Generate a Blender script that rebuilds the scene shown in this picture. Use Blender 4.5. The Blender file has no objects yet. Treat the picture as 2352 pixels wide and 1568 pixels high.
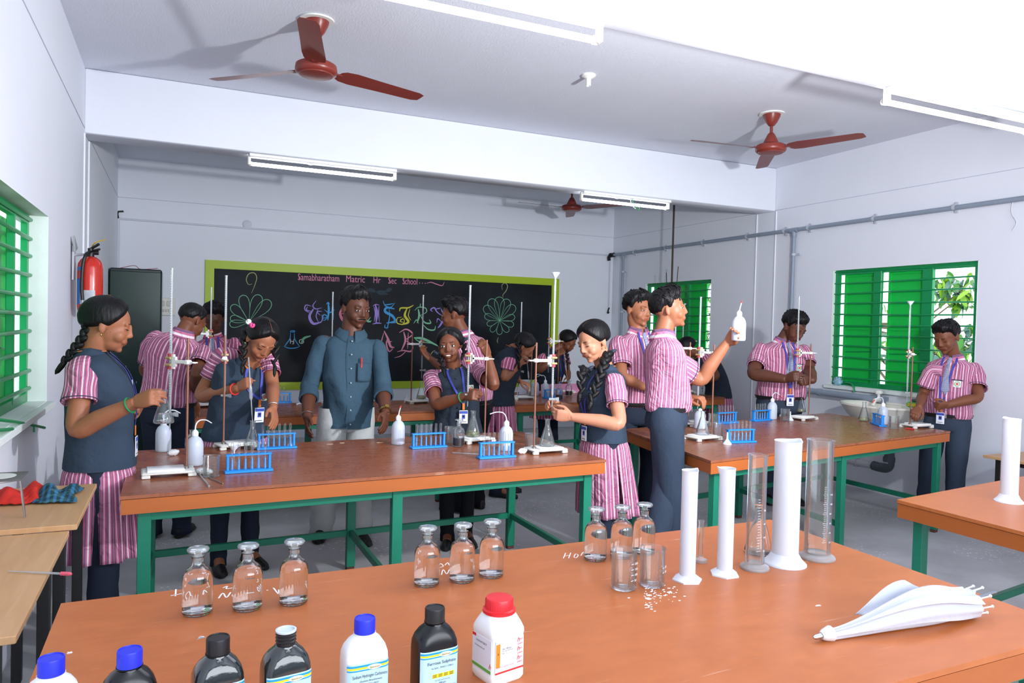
import bpy, bmesh, math, random
import numpy as np
from mathutils import Vector, Matrix
PI = math.pi
random.seed(7)
rng = np.random.default_rng(7)
S = bpy.context.scene
COL = S.collection

# ---------------------------------------------------------------- camera
F_PX, PITCH, ROLL, YAW, CAM_H = 1688.2, 0.0226, 0.02466, 0.4275, 1.47
_fw = np.array([math.sin(YAW)*math.cos(PITCH), math.cos(YAW)*math.cos(PITCH), -math.sin(PITCH)])
_r0 = np.array([math.cos(YAW), -math.sin(YAW), 0.0]); _u0 = np.cross(_r0, _fw)
_rt = math.cos(ROLL)*_r0 + math.sin(ROLL)*_u0
_up = -math.sin(ROLL)*_r0 + math.cos(ROLL)*_u0
cam_data = bpy.data.cameras.new('camera'); cam = bpy.data.objects.new('camera', cam_data); COL.objects.link(cam)
cam_data.sensor_fit = 'HORIZONTAL'; cam_data.sensor_width = 36.0; cam_data.lens = F_PX/2352*36.0
cam_data.clip_start = 0.05; cam_data.clip_end = 200
M = Matrix(((_rt[0], _up[0], -_fw[0], 0), (_rt[1], _up[1], -_fw[1], 0), (_rt[2], _up[2], -_fw[2], CAM_H), (0, 0, 0, 1)))
cam.matrix_world = M
S.camera = cam
C0 = np.array([0, 0, CAM_H])

# ---------------------------------------------------------------- world, exposure, lamps
S.view_settings.view_transform = 'Standard'; S.view_settings.look = 'None'
S.view_settings.gamma = 1.0; S.view_settings.use_curve_mapping = False
S.view_settings.exposure = 0.38
w = bpy.data.worlds.new('sky'); S.world = w; w.use_nodes = True
bg = w.node_tree.nodes['Background']; bg.inputs[0].default_value = (0.86, 0.93, 1.0, 1); bg.inputs[1].default_value = 2.2

def lamp(name, kind, loc, power, color=(1, 1, 1), **k):
    d = bpy.data.lights.new(name, kind); d.energy = power; d.color = color
    for a, v in k.items(): setattr(d, a, v)
    o = bpy.data.objects.new(name, d); COL.objects.link(o); o.location = loc
    return o
# the photographer's strobe on a stand, to the right of the camera and out of frame
FLASH = (2.60, 1.10, 1.98)
o = lamp('studio_strobe', 'SPOT', FLASH, 520, (0.93, 0.96, 1.0), shadow_soft_size=0.06, spot_size=math.radians(172), spot_blend=1.0)
o.rotation_euler = Vector((-.10, .88, .46)).to_track_quat('-Z', 'Y').to_euler()
# added fill: an unseen area lamp behind the camera that lifts the ambient light
o = lamp('rear_fill', 'AREA', (2.2, -2.2, 2.0), 170, (0.90, 0.94, 1.0), shape='RECTANGLE', size=5.0, size_y=1.6)
o.rotation_euler = (math.radians(98), 0, 0)

cy = S.cycles
cy.use_denoising = True
try: cy.denoiser = 'OPENIMAGEDENOISE'
except Exception: pass
cy.max_bounces = 14; cy.diffuse_bounces = 5; cy.glossy_bounces = 4; cy.transmission_bounces = 12; cy.transparent_max_bounces = 24
cy.caustics_reflective = False; cy.caustics_refractive = True; cy.blur_glossy = 0.6
cy.sample_clamp_indirect = 6.0

# ---------------------------------------------------------------- geometry helpers
def ray(px, py):
    return _fw + _rt*((px-1176)/F_PX) - _up*((py-784)/F_PX)
def at(px, py, x=None, y=None, z=None, d=None):
    """the point where the sight line through a photo pixel meets a real plane (or a depth)"""
    r = ray(px, py)
    if z is not None: t = (z-CAM_H)/r[2]
    elif y is not None: t = y/r[1]
    elif x is not None: t = x/r[0]
    else: t = d
    return C0 + r*t
def depth(p): return float((np.asarray(p, float)-C0) @ _fw)
def unit(v):
    v = np.asarray(v, float); n = np.linalg.norm(v)
    return v/n if n > 1e-9 else v
def sm(a, b, x):
    t = np.clip((x-a)/(b-a), 0, 1); return t*t*(3-2*t)
def srgb(c):
    if isinstance(c, str): c = [int(c[i:i+2], 16)/255 for i in (0, 2, 4)]
    return tuple(((v/12.92) if v <= .04045 else ((v+.055)/1.055)**2.4) for v in c)

class MB:
    """collects shapes and links them as ONE mesh object"""
    def __init__(s): s.v = []; s.f = []; s.uv = {}; s.mi = []; s.cur = 0; s.n = 0
    def add(s, vs, fs, uvs=None):
        o = s.n; s.v.append(np.asarray(vs, float).reshape(-1, 3)); s.n += len(s.v[-1])
        for i, f in enumerate(fs):
            if uvs is not None: s.uv[len(s.f)] = uvs[i]
            s.f.append(tuple(o+k for k in f)); s.mi.append(s.cur)
        return s
    def box(s, c, size, R=None, taper=1.0):
        x, y, z = [k/2 for k in size]; t = taper
        v = np.array([(-x, -y, -z), (x, -y, -z), (x, y, -z), (-x, y, -z), (-x*t, -y*t, z), (x*t, -y*t, z), (x*t, y*t, z), (-x*t, y*t, z)])
        if R is not None: v = v @ np.asarray(R).T
        return s.add(v+np.asarray(c), [(3, 2, 1, 0), (4, 5, 6, 7), (0, 1, 5, 4), (1, 2, 6, 5), (2, 3, 7, 6), (3, 0, 4, 7)])
    def rbox(s, c, size, b=.004, R=None):
        """box with chamfered edges"""
        x, y, z = [k/2 for k in size]; rings = []
        for zz, i in ((-z, b), (-z+b, 0), (z-b, 0), (z, b)):
            X, Y = x-i, y-i
            rings.append([(X-b, -Y, zz), (X, -Y+b, zz), (X, Y-b, zz), (X-b, Y, zz), (-X+b, Y, zz), (-X, Y-b, zz), (-X, -Y+b, zz), (-X+b, -Y, zz)])
        v = np.array(rings)
        if R is not None: v = v @ np.asarray(R).T
        return s.loft(v+np.asarray(c), caps=True)
    def prism(s, poly, z0, z1):
        n = len(poly); v = [(x, y, z0) for x, y in poly]+[(x, y, z1) for x, y in poly]
        return s.add(v, [tuple(range(n-1, -1, -1)), tuple(range(n, 2*n))]+[(i, (i+1) % n, n+(i+1) % n, n+i) for i in range(n)])
    def loft(s, rings, closed=True, caps=True, uv=None):
        """rings: (k, n, 3); uv: (k, n+1, 2) for closed rings"""
        r = np.asarray(rings, float); k, n = r.shape[:2]; f = []; u = []
        m = n if closed else n-1
        for i in range(k-1):
            for j in range(m):
                j2 = (j+1) % n
                f.append((i*n+j, i*n+j2, (i+1)*n+j2, (i+1)*n+j))
                if uv is not None: u.append((uv[i][j], uv[i][j+1], uv[i+1][j+1], uv[i+1][j]))
        if closed and caps:
            c0 = tuple(range(n-1, -1, -1)); c1 = tuple((k-1)*n+j for j in range(n))
            f += [c0, c1]
            if uv is not None: u += [tuple(uv[0][j] for j in range(n-1, -1, -1)), tuple(uv[k-1][j] for j in range(n))]
        return s.add(r.reshape(-1, 3), f, u if uv is not None else None)
    def lathe(s, prof, n=24, c=(0, 0, 0), sx=1.0, sy=1.0, caps=True, R=None):
        a = np.arange(n)*2*PI/n; rings = [[(r*math.cos(t)*sx, r*math.sin(t)*sy, z) for t in a] for r, z in prof]
        v = np.array(rings)
        if R is not None: v = v @ np.asarray(R).T
        return s.loft(v+np.asarray(c), caps=caps)
    def tube(s, path, rad, n=10, caps=True, flat=1.0, ref=None):
        p = np.asarray(path, float); k = len(p)
        rad = np.ones(k)*rad if np.isscalar(rad) else np.asarray(rad, float)
        t = np.gradient(p, axis=0) if k > 2 else np.tile(p[1]-p[0], (2, 1))
        t /= np.linalg.norm(t, axis=1)[:, None]+1e-12
        ref = np.asarray(ref if ref is not None else ((0, 0, 1) if abs(t[0][2]) < .9 else (1, 0, 0)), float)
        a = np.arange(n)*2*PI/n; rings = []
        for i in range(k):
            u = ref-t[i]*(ref@t[i]); u = unit(u); ref = u; w_ = np.cross(t[i], u)
            rings.append(p[i]+rad[i]*(np.cos(a)[:, None]*u*flat+np.sin(a)[:, None]*w_))
        return s.loft(np.array(rings), caps=caps)
    def ell(s, c, r, n=16, m=10, R=None, power=1.0):
        rings = []
        for i in range(m+1):
            ph = -PI/2+PI*i/m; ph = max(min(ph, PI/2-.02), -PI/2+.02)
            a = np.arange(n)*2*PI/n
            rings.append(np.stack([r[0]*math.cos(ph)*np.cos(a), r[1]*math.cos(ph)*np.sin(a), np.full(n, r[2]*math.sin(ph))], 1))
        v = np.array(rings)
        if R is not None: v = v @ np.asarray(R).T
        return s.loft(v+np.asarray(c), caps=True)
    def ribbon(s, path, w_, nrm, th=.0008):
        """flat stroke of given width lying on a plane with normal nrm"""
        p = np.asarray(path, float); k = len(p); nrm = unit(nrm)
        wd = np.ones(k)*w_ if np.isscalar(w_) else np.asarray(w_, float)
        t = np.gradient(p, axis=0); side = np.cross(t, nrm); side /= np.linalg.norm(side, axis=1)[:, None]+1e-12
        a = p+side*wd[:, None]/2; b = p-side*wd[:, None]/2
        rings = np.stack([a+nrm*th, b+nrm*th], 1)
        return s.loft(rings, closed=False)
    def build(s, name, mat, parent=None, smooth=True, origin=(0, 0, 0), angle=40):
        me = bpy.data.meshes.new(name)
        v = np.concatenate(s.v)-np.asarray(origin, float) if s.v else np.zeros((0, 3))
        me.from_pydata(v.tolist(), [], s.f)
        if s.uv:
            l = me.uv_layers.new(name='UVMap'); d = np.zeros((len(me.loops), 2), np.float32)
            for p in me.polygons:
                q = s.uv.get(p.index)
                if q is not None:
                    for k_, li in enumerate(p.loop_indices): d[li] = q[k_]
            l.data.foreach_set('uv', d.ravel())
        for m in (mat if isinstance(mat, (list, tuple)) else [mat]): me.materials.append(m)
        if len(me.materials) > 1: me.polygons.foreach_set('material_index', s.mi)
        bm = bmesh.new(); bm.from_mesh(me); bmesh.ops.recalc_face_normals(bm, faces=bm.faces); bm.to_mesh(me); bm.free()
        if smooth:
            me.polygons.foreach_set('use_smooth', [True]*len(me.polygons))
            if angle < 180: me.set_sharp_from_angle(angle=math.radians(angle))
        o = bpy.data.objects.new(name, me); COL.objects.link(o)
        if parent is not None: o.parent = parent
        return o

def tag(o, label=None, cat=None, group=None, kind=None):
    if label: o['label'] = label
    if cat: o['category'] = cat
    if group: o['group'] = group
    if kind: o['kind'] = kind
    return o
def thing(name, label, cat, loc=(0, 0, 0), rotz=0.0, group=None):
    o = bpy.data.objects.new(name, None); COL.objects.link(o); o.empty_display_size = .05
    o.location = tuple(float(k) for k in loc); o.rotation_euler = (0, 0, rotz)
    return tag(o, label, cat, group)
def struct(name, mb, mat, parent=None, **k):
    o = mb.build(name, mat, parent, **k)
    if parent is None: o['kind'] = 'structure'
    return o
def dup(root, loc, rotz=0.0, label=None, group=None):
    r = root.copy(); COL.objects.link(r); r.location = tuple(float(k) for k in loc); r.rotation_euler = (0, 0, rotz)
    if label: r['label'] = label
    if group: r['group'] = group
    for ch in list(root.children):
        c = ch.copy(); COL.objects.link(c); c.parent = r
        for g in ch.children:
            d = g.copy(); COL.objects.link(d); d.parent = c
    return r
def text_mb(mb, txt, size, origin, xdir, ydir, align='LEFT', lift=.0006, shear=0.0, squeeze=1.0, fit=None):
    """lettering as flat faces, laid out from origin along xdir with ydir up"""
    cu = bpy.data.curves.new('t', 'FONT'); cu.body = txt; cu.size = size; cu.align_x = align; cu.shear = shear; cu.resolution_u = 3
    ob = bpy.data.objects.new('t', cu); COL.objects.link(ob)
    me = bpy.data.meshes.new_from_object(ob.evaluated_get(bpy.context.evaluated_depsgraph_get()))
    xd, yd = np.asarray(xdir, float), np.asarray(ydir, float); nd = np.cross(xd, yd)
    v = np.array([q.co[:] for q in me.vertices]).reshape(-1, 3)
    if len(v):
        if fit: squeeze = fit/(v[:, 0].max()-min(0, v[:, 0].min()))
        w_ = np.asarray(origin)+v[:, :1]*xd*squeeze+v[:, 1:2]*yd+nd*lift
        mb.add(w_, [tuple(p.vertices) for p in me.polygons])
    bpy.data.objects.remove(ob); bpy.data.curves.remove(cu); bpy.data.meshes.remove(me)
    return mb
def spline(pts, n=8):
    """Catmull-Rom through points"""
    p = np.asarray(pts, float); p = np.vstack([2*p[0]-p[1], p, 2*p[-1]-p[-2]]); out = []
    for i in range(1, len(p)-2):
        for t in np.arange(n)/n:
            a, b, c, d = p[i-1], p[i], p[i+1], p[i+2]
            out.append(.5*((2*b)+(-a+c)*t+(2*a-5*b+4*c-d)*t*t+(-a+3*b-3*c+d)*t**3))
    out.append(p[-2]); return np.array(out)
def rotz(a): c, s = math.cos(a), math.sin(a); return np.array([[c, -s, 0], [s, c, 0], [0, 0, 1]])
def basis(x, y, z): return np.stack([unit(x), unit(y), unit(z)], 1)

# ---------------------------------------------------------------- materials
MATS = {}
def mat(name, col=None, rough=.5, metal=0.0, spec=.5, noise=0.0, nscale=8.0, bump=0.0, bscale=60.0, emit=None, estr=0.0,
        trans=0.0, ior=1.45, alpha=1.0, sss=0.0, coat=0.0, stretch=None, bdist=.01):
    if name in MATS: return MATS[name]
    m = bpy.data.materials.new(name); m.use_nodes = True; nt = m.node_tree; p = nt.nodes['Principled BSDF']
    c = srgb(col) if col is not None else (.8, .8, .8)
    p.inputs['Base Color'].default_value = (*c, 1); p.inputs['Roughness'].default_value = rough; p.inputs['Metallic'].default_value = metal
    p.inputs['Specular IOR Level'].default_value = spec; p.inputs['IOR'].default_value = ior
    p.inputs['Transmission Weight'].default_value = trans; p.inputs['Alpha'].default_value = alpha
    p.inputs['Coat Weight'].default_value = coat
    if sss: p.inputs['Subsurface Weight'].default_value = sss; p.inputs['Subsurface Radius'].default_value = (.012, .006, .004); p.inputs['Subsurface Scale'].default_value = 1.0
    if emit is not None:
        p.inputs['Emission Color'].default_value = (*srgb(emit), 1); p.inputs['Emission Strength'].default_value = estr
    m.diffuse_color = (*c, 1)
    if noise or bump:
        tc = nt.nodes.new('ShaderNodeTexCoord'); src = tc.outputs['Object']
        if stretch:
            mp = nt.nodes.new('ShaderNodeMapping'); nt.links.new(src, mp.inputs[0]); mp.inputs['Scale'].default_value = stretch; src = mp.outputs[0]
    if noise:
        n = nt.nodes.new('ShaderNodeTexNoise'); n.inputs['Scale'].default_value = nscale; n.inputs['Detail'].default_value = 6
        nt.links.new(src, n.inputs['Vector'])
        mx = nt.nodes.new('ShaderNodeMix'); mx.data_type = 'RGBA'
        a, b = [tuple(max(0, min(1, k*(1+s*noise))) for k in c) for s in (-1, 1)]
        mx.inputs[6].default_value = (*a, 1); mx.inputs[7].default_value = (*b, 1)
        nt.links.new(n.outputs[0], mx.inputs[0]); nt.links.new(mx.outputs[2], p.inputs['Base Color'])
    if bump:
        n = nt.nodes.new('ShaderNodeTexNoise'); n.inputs['Scale'].default_value = bscale; n.inputs['Detail'].default_value = 4
        nt.links.new(src, n.inputs['Vector'])
        b = nt.nodes.new('ShaderNodeBump'); b.inputs['Strength'].default_value = bump; b.inputs['Distance'].default_value = bdist
        nt.links.new(n.outputs[0], b.inputs['Height']); nt.links.new(b.outputs[0], p.inputs['Normal'])
    MATS[name] = m; return m

def stripe_mat(name, stops, period, rough=.85, horiz=False, bump=.5):
    """woven stripes along the cloth: stops = [(position, colour)...] over one period, constant"""
    m = bpy.data.materials.new(name); m.use_nodes = True; nt = m.node_tree; p = nt.nodes['Principled BSDF']; L = nt.links.new
    p.inputs['Roughness'].default_value = rough; p.inputs['Specular IOR Level'].default_value = .2
    uv = nt.nodes.new('ShaderNodeUVMap'); sp = nt.nodes.new('ShaderNodeSeparateXYZ'); L(uv.outputs[0], sp.inputs[0])
    a = nt.nodes.new('ShaderNodeMath'); a.operation = 'DIVIDE'; a.inputs[1].default_value = period; L(sp.outputs[1 if horiz else 0], a.inputs[0])
    b = nt.nodes.new('ShaderNodeMath'); b.operation = 'FRACT'; L(a.outputs[0], b.inputs[0])
    r = nt.nodes.new('ShaderNodeValToRGB'); r.color_ramp.interpolation = 'CONSTANT'; L(b.outputs[0], r.inputs[0])
    el = r.color_ramp.elements
    while len(el) < len(stops): el.new(.5)
    for e, (q, c) in zip(el, stops): e.position = q; e.color = (*srgb(c), 1)
    L(r.outputs[0], p.inputs['Base Color'])
    tc = nt.nodes.new('ShaderNodeTexCoord'); n = nt.nodes.new('ShaderNodeTexNoise'); n.inputs['Scale'].default_value = 11; n.inputs['Detail'].default_value = 2; n.inputs['Distortion'].default_value = 1.5
    L(tc.outputs['Object'], n.inputs['Vector'])
    bp = nt.nodes.new('ShaderNodeBump'); bp.inputs['Strength'].default_value = bump; bp.inputs['Distance'].default_value = .06
    L(n.outputs[0], bp.inputs['Height']); L(bp.outputs[0], p.inputs['Normal'])
    MATS[name] = m; return m

def glass_mat(name, tint=(1, 1, 1), rough=0.0, ior=1.45):
    m = bpy.data.materials.new(name); m.use_nodes = True; nt = m.node_tree; p = nt.nodes['Principled BSDF']
    p.inputs['Base Color'].default_value = (*tint, 1); p.inputs['Transmission Weight'].default_value = 1; p.inputs['Roughness'].default_value = rough; p.inputs['IOR'].default_value = ior
    MATS[name] = m; return m
def thin_glass_mat(name, tint=(.97, .985, .98), refl=1.25, haze=.03):
    """thin glass wall: clear with a Fresnel reflection that grows towards the rim"""
    m = bpy.data.materials.new(name); m.use_nodes = True; nt = m.node_tree; nt.nodes.clear(); L = nt.links.new
    out = nt.nodes.new('ShaderNodeOutputMaterial'); mx = nt.nodes.new('ShaderNodeMixShader')
    t = nt.nodes.new('ShaderNodeBsdfTransparent'); t.inputs[0].default_value = (*tint, 1)
    g = nt.nodes.new('ShaderNodeBsdfGlossy'); g.inputs['Roughness'].default_value = .03; g.inputs[0].default_value = (.95, .97, 1, 1)
    lw = nt.nodes.new('ShaderNodeLayerWeight'); lw.inputs[0].default_value = .28
    pw = nt.nodes.new('ShaderNodeMath'); pw.operation = 'MULTIPLY'; pw.inputs[1].default_value = refl*.6; L(lw.outputs['Fresnel'], pw.inputs[0])
    cl = nt.nodes.new('ShaderNodeClamp'); L(pw.outputs[0], cl.inputs[0])
    L(cl.outputs[0], mx.inputs[0]); L(t.outputs[0], mx.inputs[1]); L(g.outputs[0], mx.inputs[2]); df = nt.nodes.new('ShaderNodeBsdfDiffuse'); df.inputs[0].default_value = (.88, .92, .92, 1); m3 = nt.nodes.new('ShaderNodeMixShader'); m3.inputs[0].default_value = haze
    L(mx.outputs[0], m3.inputs[1]); L(df.outputs[0], m3.inputs[2]); L(m3.outputs[0], out.inputs[0])
    MATS[name] = m; return m
GLASS = glass_mat('clear_glass', (.985, .995, .99))
THIN = thin_glass_mat('thin_glass')
THICK = thin_glass_mat('thick_glass_foot', (.97, .99, .98), 2.6, .28)
FROST = thin_glass_mat('ground_glass', (.95, .98, .97), 1.8, .17)
WATER = glass_mat('water', (.97, .99, 1), ior=1.33)

# ================================================================ the room
XL, XR, YB, YN, ZC, ZB = -.63, 5.92, 9.42, -3.4, 3.245, 2.777
WT = .16
m_wall = mat('wall_paint', 'e4e7ef', .75, noise=.025, nscale=3, bump=.06, bscale=40)
m_ceil = mat('ceiling_paint', 'dfe2ec', .8, noise=.03, nscale=5, bump=.28, bscale=90, stretch=(1, .35, 1))
m_reveal = mat('reveal_paint', 'e4ece9', .8, noise=.06, nscale=9, bump=.1)
m_green = mat('green_gloss_paint', '0d8c4e', .32, noise=.10, nscale=10)
m_shutter = mat('shutter_green_paint', '0fbe4a', .35, noise=.06, nscale=3)

def floor_mat():
    m = bpy.data.materials.new('concrete_floor'); m.use_nodes = True; nt = m.node_tree; p = nt.nodes['Principled BSDF']; L = nt.links.new
    tc = nt.nodes.new('ShaderNodeTexCoord')
    n = nt.nodes.new('ShaderNodeTexNoise'); n.inputs['Scale'].default_value = 1.6; n.inputs['Detail'].default_value = 8; n.inputs['Roughness'].default_value = .65; L(tc.outputs['Object'], n.inputs[0])
    r = nt.nodes.new('ShaderNodeValToRGB'); L(n.outputs[0], r.inputs[0])
    r.color_ramp.elements[0].position = .32; r.color_ramp.elements[0].color = (*srgb('a4a6a8'), 1)
    r.color_ramp.elements[1].position = .66; r.color_ramp.elements[1].color = (*srgb('c3c5c7'), 1)
    v = nt.nodes.new('ShaderNodeTexVoronoi'); v.inputs['Scale'].default_value = 32; v.inputs['Randomness'].default_value = 1; L(tc.outputs['Object'], v.inputs[0])
    lt = nt.nodes.new('ShaderNodeMath'); lt.operation = 'LESS_THAN'; lt.inputs[1].default_value = .21; L(v.outputs['Distance'], lt.inputs[0])
    n2 = nt.nodes.new('ShaderNodeTexNoise'); n2.inputs['Scale'].default_value = .9; n2.inputs['Detail'].default_value = 3; L(tc.outputs['Object'], n2.inputs[0])
    gt = nt.nodes.new('ShaderNodeMath'); gt.operation = 'GREATER_THAN'; gt.inputs[1].default_value = .55; L(n2.outputs[0], gt.inputs[0])
    mu = nt.nodes.new('ShaderNodeMath'); mu.operation = 'MULTIPLY'; L(lt.outputs[0], mu.inputs[0]); L(gt.outputs[0], mu.inputs[1])
    mx = nt.nodes.new('ShaderNodeMix'); mx.data_type = 'RGBA'; L(mu.outputs[0], mx.inputs[0]); L(r.outputs[0], mx.inputs[6]); mx.inputs[7].default_value = (*srgb('e2e3e3'), 1)
    L(mx.outputs[2], p.inputs['Base Color']); p.inputs['Roughness'].default_value = .55
    return m
mb = MB(); mb.box(((XL+XR)/2, (YB+YN)/2, -.05), (XR-XL+.6, YB-YN+.6, .1)); struct('floor', mb, floor_mat())
mb = MB(); mb.box(((XL+XR)/2, (YB+YN)/2, ZC+.06), (XR-XL+.6, YB-YN+.6, .12)); struct('ceiling', mb, m_ceil)
mb = MB(); mb.box(((XL+XR)/2, YB+WT/2, ZC/2), (XR-XL+.6, WT, ZC)); struct('wall_back', mb, m_wall)
mb = MB(); mb.box(((XL+XR)/2, YN-WT/2, ZC/2), (XR-XL+.6, WT, ZC)); struct('wall_front', mb, m_wall)
# side walls, built round their window openings (y0, y1, z0, z1)
W1 = (2.72, 4.58, 1.0, 1.985); W3 = (3.885, 5.345, .955, 2.09); W2 = (7.17, 8.56, .955, 2.09)
def side_wall(name, x, sgn, holes):
    mb = MB(); ys = YN
    for (a, b, c, d) in sorted(holes):
        mb.box((x+sgn*WT/2, (ys+a)/2, ZC/2), (WT, a-ys, ZC))
        mb.box((x+sgn*WT/2, (a+b)/2, c/2), (WT, b-a, c)); mb.box((x+sgn*WT/2, (a+b)/2, (d+ZC)/2), (WT, b-a, ZC-d)); ys = b
    mb.box((x+sgn*WT/2, (ys+YB)/2, ZC/2), (WT, YB-ys, ZC))
    return struct(name, mb, m_wall)
side_wall('wall_left', XL, -1, [W1]); side_wall('wall_right', XR, 1, [W3, W2])
# concrete beams across the room, and the flush columns that carry them
for y in (2.55, 6.15):
    mb = MB(); mb.rbox(((XL+XR)/2, y+.125, (ZB+ZC)/2), (XR-XL, .25, ZC-ZB), .006); struct('ceiling_beam', mb, m_wall)
m_bead = mat('bead_white', 'eef0f6', .6)
k = 1
for x, s in ((XL, 1), (XR, -1)):                       # plaster beads beside the columns, lintel groove lines
    for y in (6.13, 6.42):
        mb = MB(); mb.rbox((x+s*.005, y, ZB/2), (.012, .012, ZB), .003); struct(f'trim_{k}', mb, m_bead); k += 1
m_groove = mat('groove_line', 'bfc2d4', .8)
for a, b in (((XR-.002, 2.8, 2.775), (XR-.002, YB, 2.80)), ((XL+.002, 2.8, 2.83), (XL+.002, YB, 2.80))):
    mb = MB(); mb.tube([a, b], .0025, 6); struct(f'trim_{k}', mb, m_groove); k += 1
mb = MB(); mb.tube([(XL, YB-.002, 2.80), (XR, YB-.002, 2.81)], .003, 6); struct(f'trim_{k}', mb, m_groove); k += 1

# ---------------------------------------------------------------- windows
def grille_window(name, x, sgn, hole, mulls, shutters, nb, bar_d=.012, reveal=.05, sill=True):
    """painted steel grille with cross bars, mullions and sheet shutters behind it"""
    y0, y1, z0, z1 = hole; xf = x+sgn*reveal
    fr = MB(); w_ = .05
    for yy in (y0+w_/2, y1-w_/2): fr.box((xf, yy, (z0+z1)/2), (.03, w_, z1-z0))
    for zz in (z0+w_/2, z1-w_/2): fr.box((xf, (y0+y1)/2, zz), (.0296, y1-y0, w_))
    f = struct(name, fr, m_green, smooth=False)
    for yy, ww in mulls:
        mb = MB(); mb.rbox((xf, yy, (z0+z1)/2), (.034, ww, z1-z0-.05), .003); mb.build('mullion', m_green, f)
    for i in range(nb):
        zz = z0+(i+.75)*(z1-z0)/nb; mb = MB(); pts = []
        for j in range(7):
            t = j/6; pts.append((xf-sgn*.022, y0+t*(y1-y0), zz+.006*math.sin(3*t+i*1.7)))
        mb.tube(pts, bar_d*.62, 8); mb.build('cross_bar', m_green, f)
    for (a, b, za, zb) in shutters:
        mb = MB(); xs = xf+sgn*.055
        mb.box((xs, (a+b)/2, (za+zb)/2), (.006, b-a, zb-za))
        for yy in (a+.012, b-.012): mb.box((xs-sgn*.008, yy, (za+zb)/2), (.014, .024, zb-za))
        for zz in (za+.012, zb-.012, (za+zb)/2): mb.box((xs-sgn*.008, (a+b)/2, zz), (.0136, b-a-.04, .022))
        sh = mb.build('shutter', m_shutter, f, smooth=False)
        rd = MB(); zc = za+.30*(zb-za); rd.tube([(xs-sgn*.02, a+.03, zc), (xs-sgn*.03, b-.05, zc-.015)], .004, 6); rd.build('stay_rod', m_green, sh)
    # white plastered reveal of the opening
    rv = MB(); t = .004; xo = x+sgn*WT/2
    rv.box((xo, y1-t/2, (z0+z1)/2), (WT+.004, t, z1-z0)); rv.box((xo, y0+t/2, (z0+z1)/2), (WT+.004, t, z1-z0))
    rv.box((xo, (y0+y1)/2, z1-t/2), (WT+.004, y1-y0, t)); rv.box((xo, (y0+y1)/2, z0+t/2), (WT+.004, y1-y0, t))
    rv.build('reveal', m_reveal, f, smooth=False)
    if sill:
        mb = MB(); mb.rbox((x-sgn*.012, (y0+y1)/2, z0-.018), (.05, y1-y0+.08, .034), .004); mb.build('window_sill', m_reveal, f)
    return f
grille_window('window_1', XL, -1, W1, [(4.2, .03), (3.83, .03), (3.45, .03), (3.07, .03)], [(4.16, 4.44, 1.03, 1.93), (3.72, 4.12, 1.03, 1.93), (3.22, 3.66, 1.03, 1.93), (2.8, 3.18, 1.03, 1.93)], 10, .017, .10)
def wy(px): return float(at(px, 760, x=XR+.05)[1])
grille_window('window_3', XR, 1, W3, [(wy(2014), .085), (wy(2129), .10)], [(wy(2004)-.02, wy(1930), .985, 2.045), (wy(2122)-.02, wy(2030), .985, 2.045)], 11)
grille_window('window_2', XR, 1, W2, [(7.66, .06), (8.1, .06)], [(8.1, 8.48, .985, 2.05), (7.36, 8.06, .985, 2.05)], 11)

# ---------------------------------------------------------------- outside the right-hand windows: a leafy tree
m_bark = mat('bark', '6b5a48', .9, noise=.2)
leaf_mats = [mat('leaf_sunlit', '8fb82e', .45, noise=.25, nscale=20), mat('leaf_green', '4f8a3a', .45, noise=.25, nscale=20), mat('leaf_shade', '5d7f72', .4, noise=.2, nscale=20), mat('leaf_ochre', 'c79a55', .5, noise=.2)]  # sunlit and shaded greens are put into the leaf colours
def leaf_mesh(L, W, mt):
    mb = MB(); rings = []
    for i in range(5):
        t = i/4; ww = W*math.sin(PI*min(1, .08+t*.92))**.8*.5; z = -.25*L*t*t
        rings.append([(-ww, t*L, z+.15*ww), (0, t*L, z-.12*ww), (ww, t*L, z+.15*ww)])
    mb.loft(np.array(rings), closed=False); o = mb.build('leaf', mt); me = o.data; bpy.data.objects.remove(o); return me
leaf_meshes = [leaf_mesh(.17, .07, m) for m in leaf_mats]
def tree(x, y, label, clusters, nleaf):
    t = thing('tree', label, 'tree', (x, y, 0))
    mb = MB(); mb.tube([(0, 0, 0), (.05, .03, 1.0), (0, .1, 2.0), (.1, .1, 2.8)], [.07, .06, .05, .03], 10); mb.build('trunk', m_bark, t)
    mb = MB()
    for (cy_, cz, r, w8) in clusters: mb.tube(spline([(0, .05, 1.2+.2*cz), (-.1, (cy_-y)*.5, cz*.8), (-.22, cy_-y, cz)], 4), np.linspace(.02, .007, 9), 6)
    mb.build('branch', m_bark, t)
    tot = sum(c[3] for c in clusters)
    for (cy_, cz, r, w8) in clusters:
        for i in range(int(nleaf*w8/tot)):
            d = rng.normal(size=3); d = d/np.linalg.norm(d)*r*rng.random()**.4
            o = bpy.data.objects.new('leaf', leaf_meshes[rng.choice(4, p=[.27, .40, .30, .03])]); COL.objects.link(o); o.parent = t
            o.location = (-.2+d[0]*.5, cy_-y+d[1], cz+d[2]); o.rotation_euler = (rng.uniform(-1.4, .1), rng.uniform(-.6, .6), rng.uniform(0, 6.3)); s_ = rng.uniform(.6, 1.05); o.scale = (s_, s_, s_)
def oc(px, py, r, w8, x): q = at(px, py, x=x); return (float(q[1]), float(q[2]), r, w8)
tree(7.6, 6.4, 'leafy green tree growing close outside the larger right-hand window', [oc(2170, 650, .16, 40, 7.4), oc(2215, 665, .20, 50, 7.4), oc(2200, 690, .14, 22, 7.4), oc(2235, 770, .18, 40, 7.4), oc(2165, 800, .20, 40, 7.4), oc(2220, 830, .22, 45, 7.4), oc(2190, 880, .25, 35, 7.4), oc(2016, 690, .25, 20, 7.4), oc(2016, 800, .25, 25, 7.4)], 295)
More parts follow.
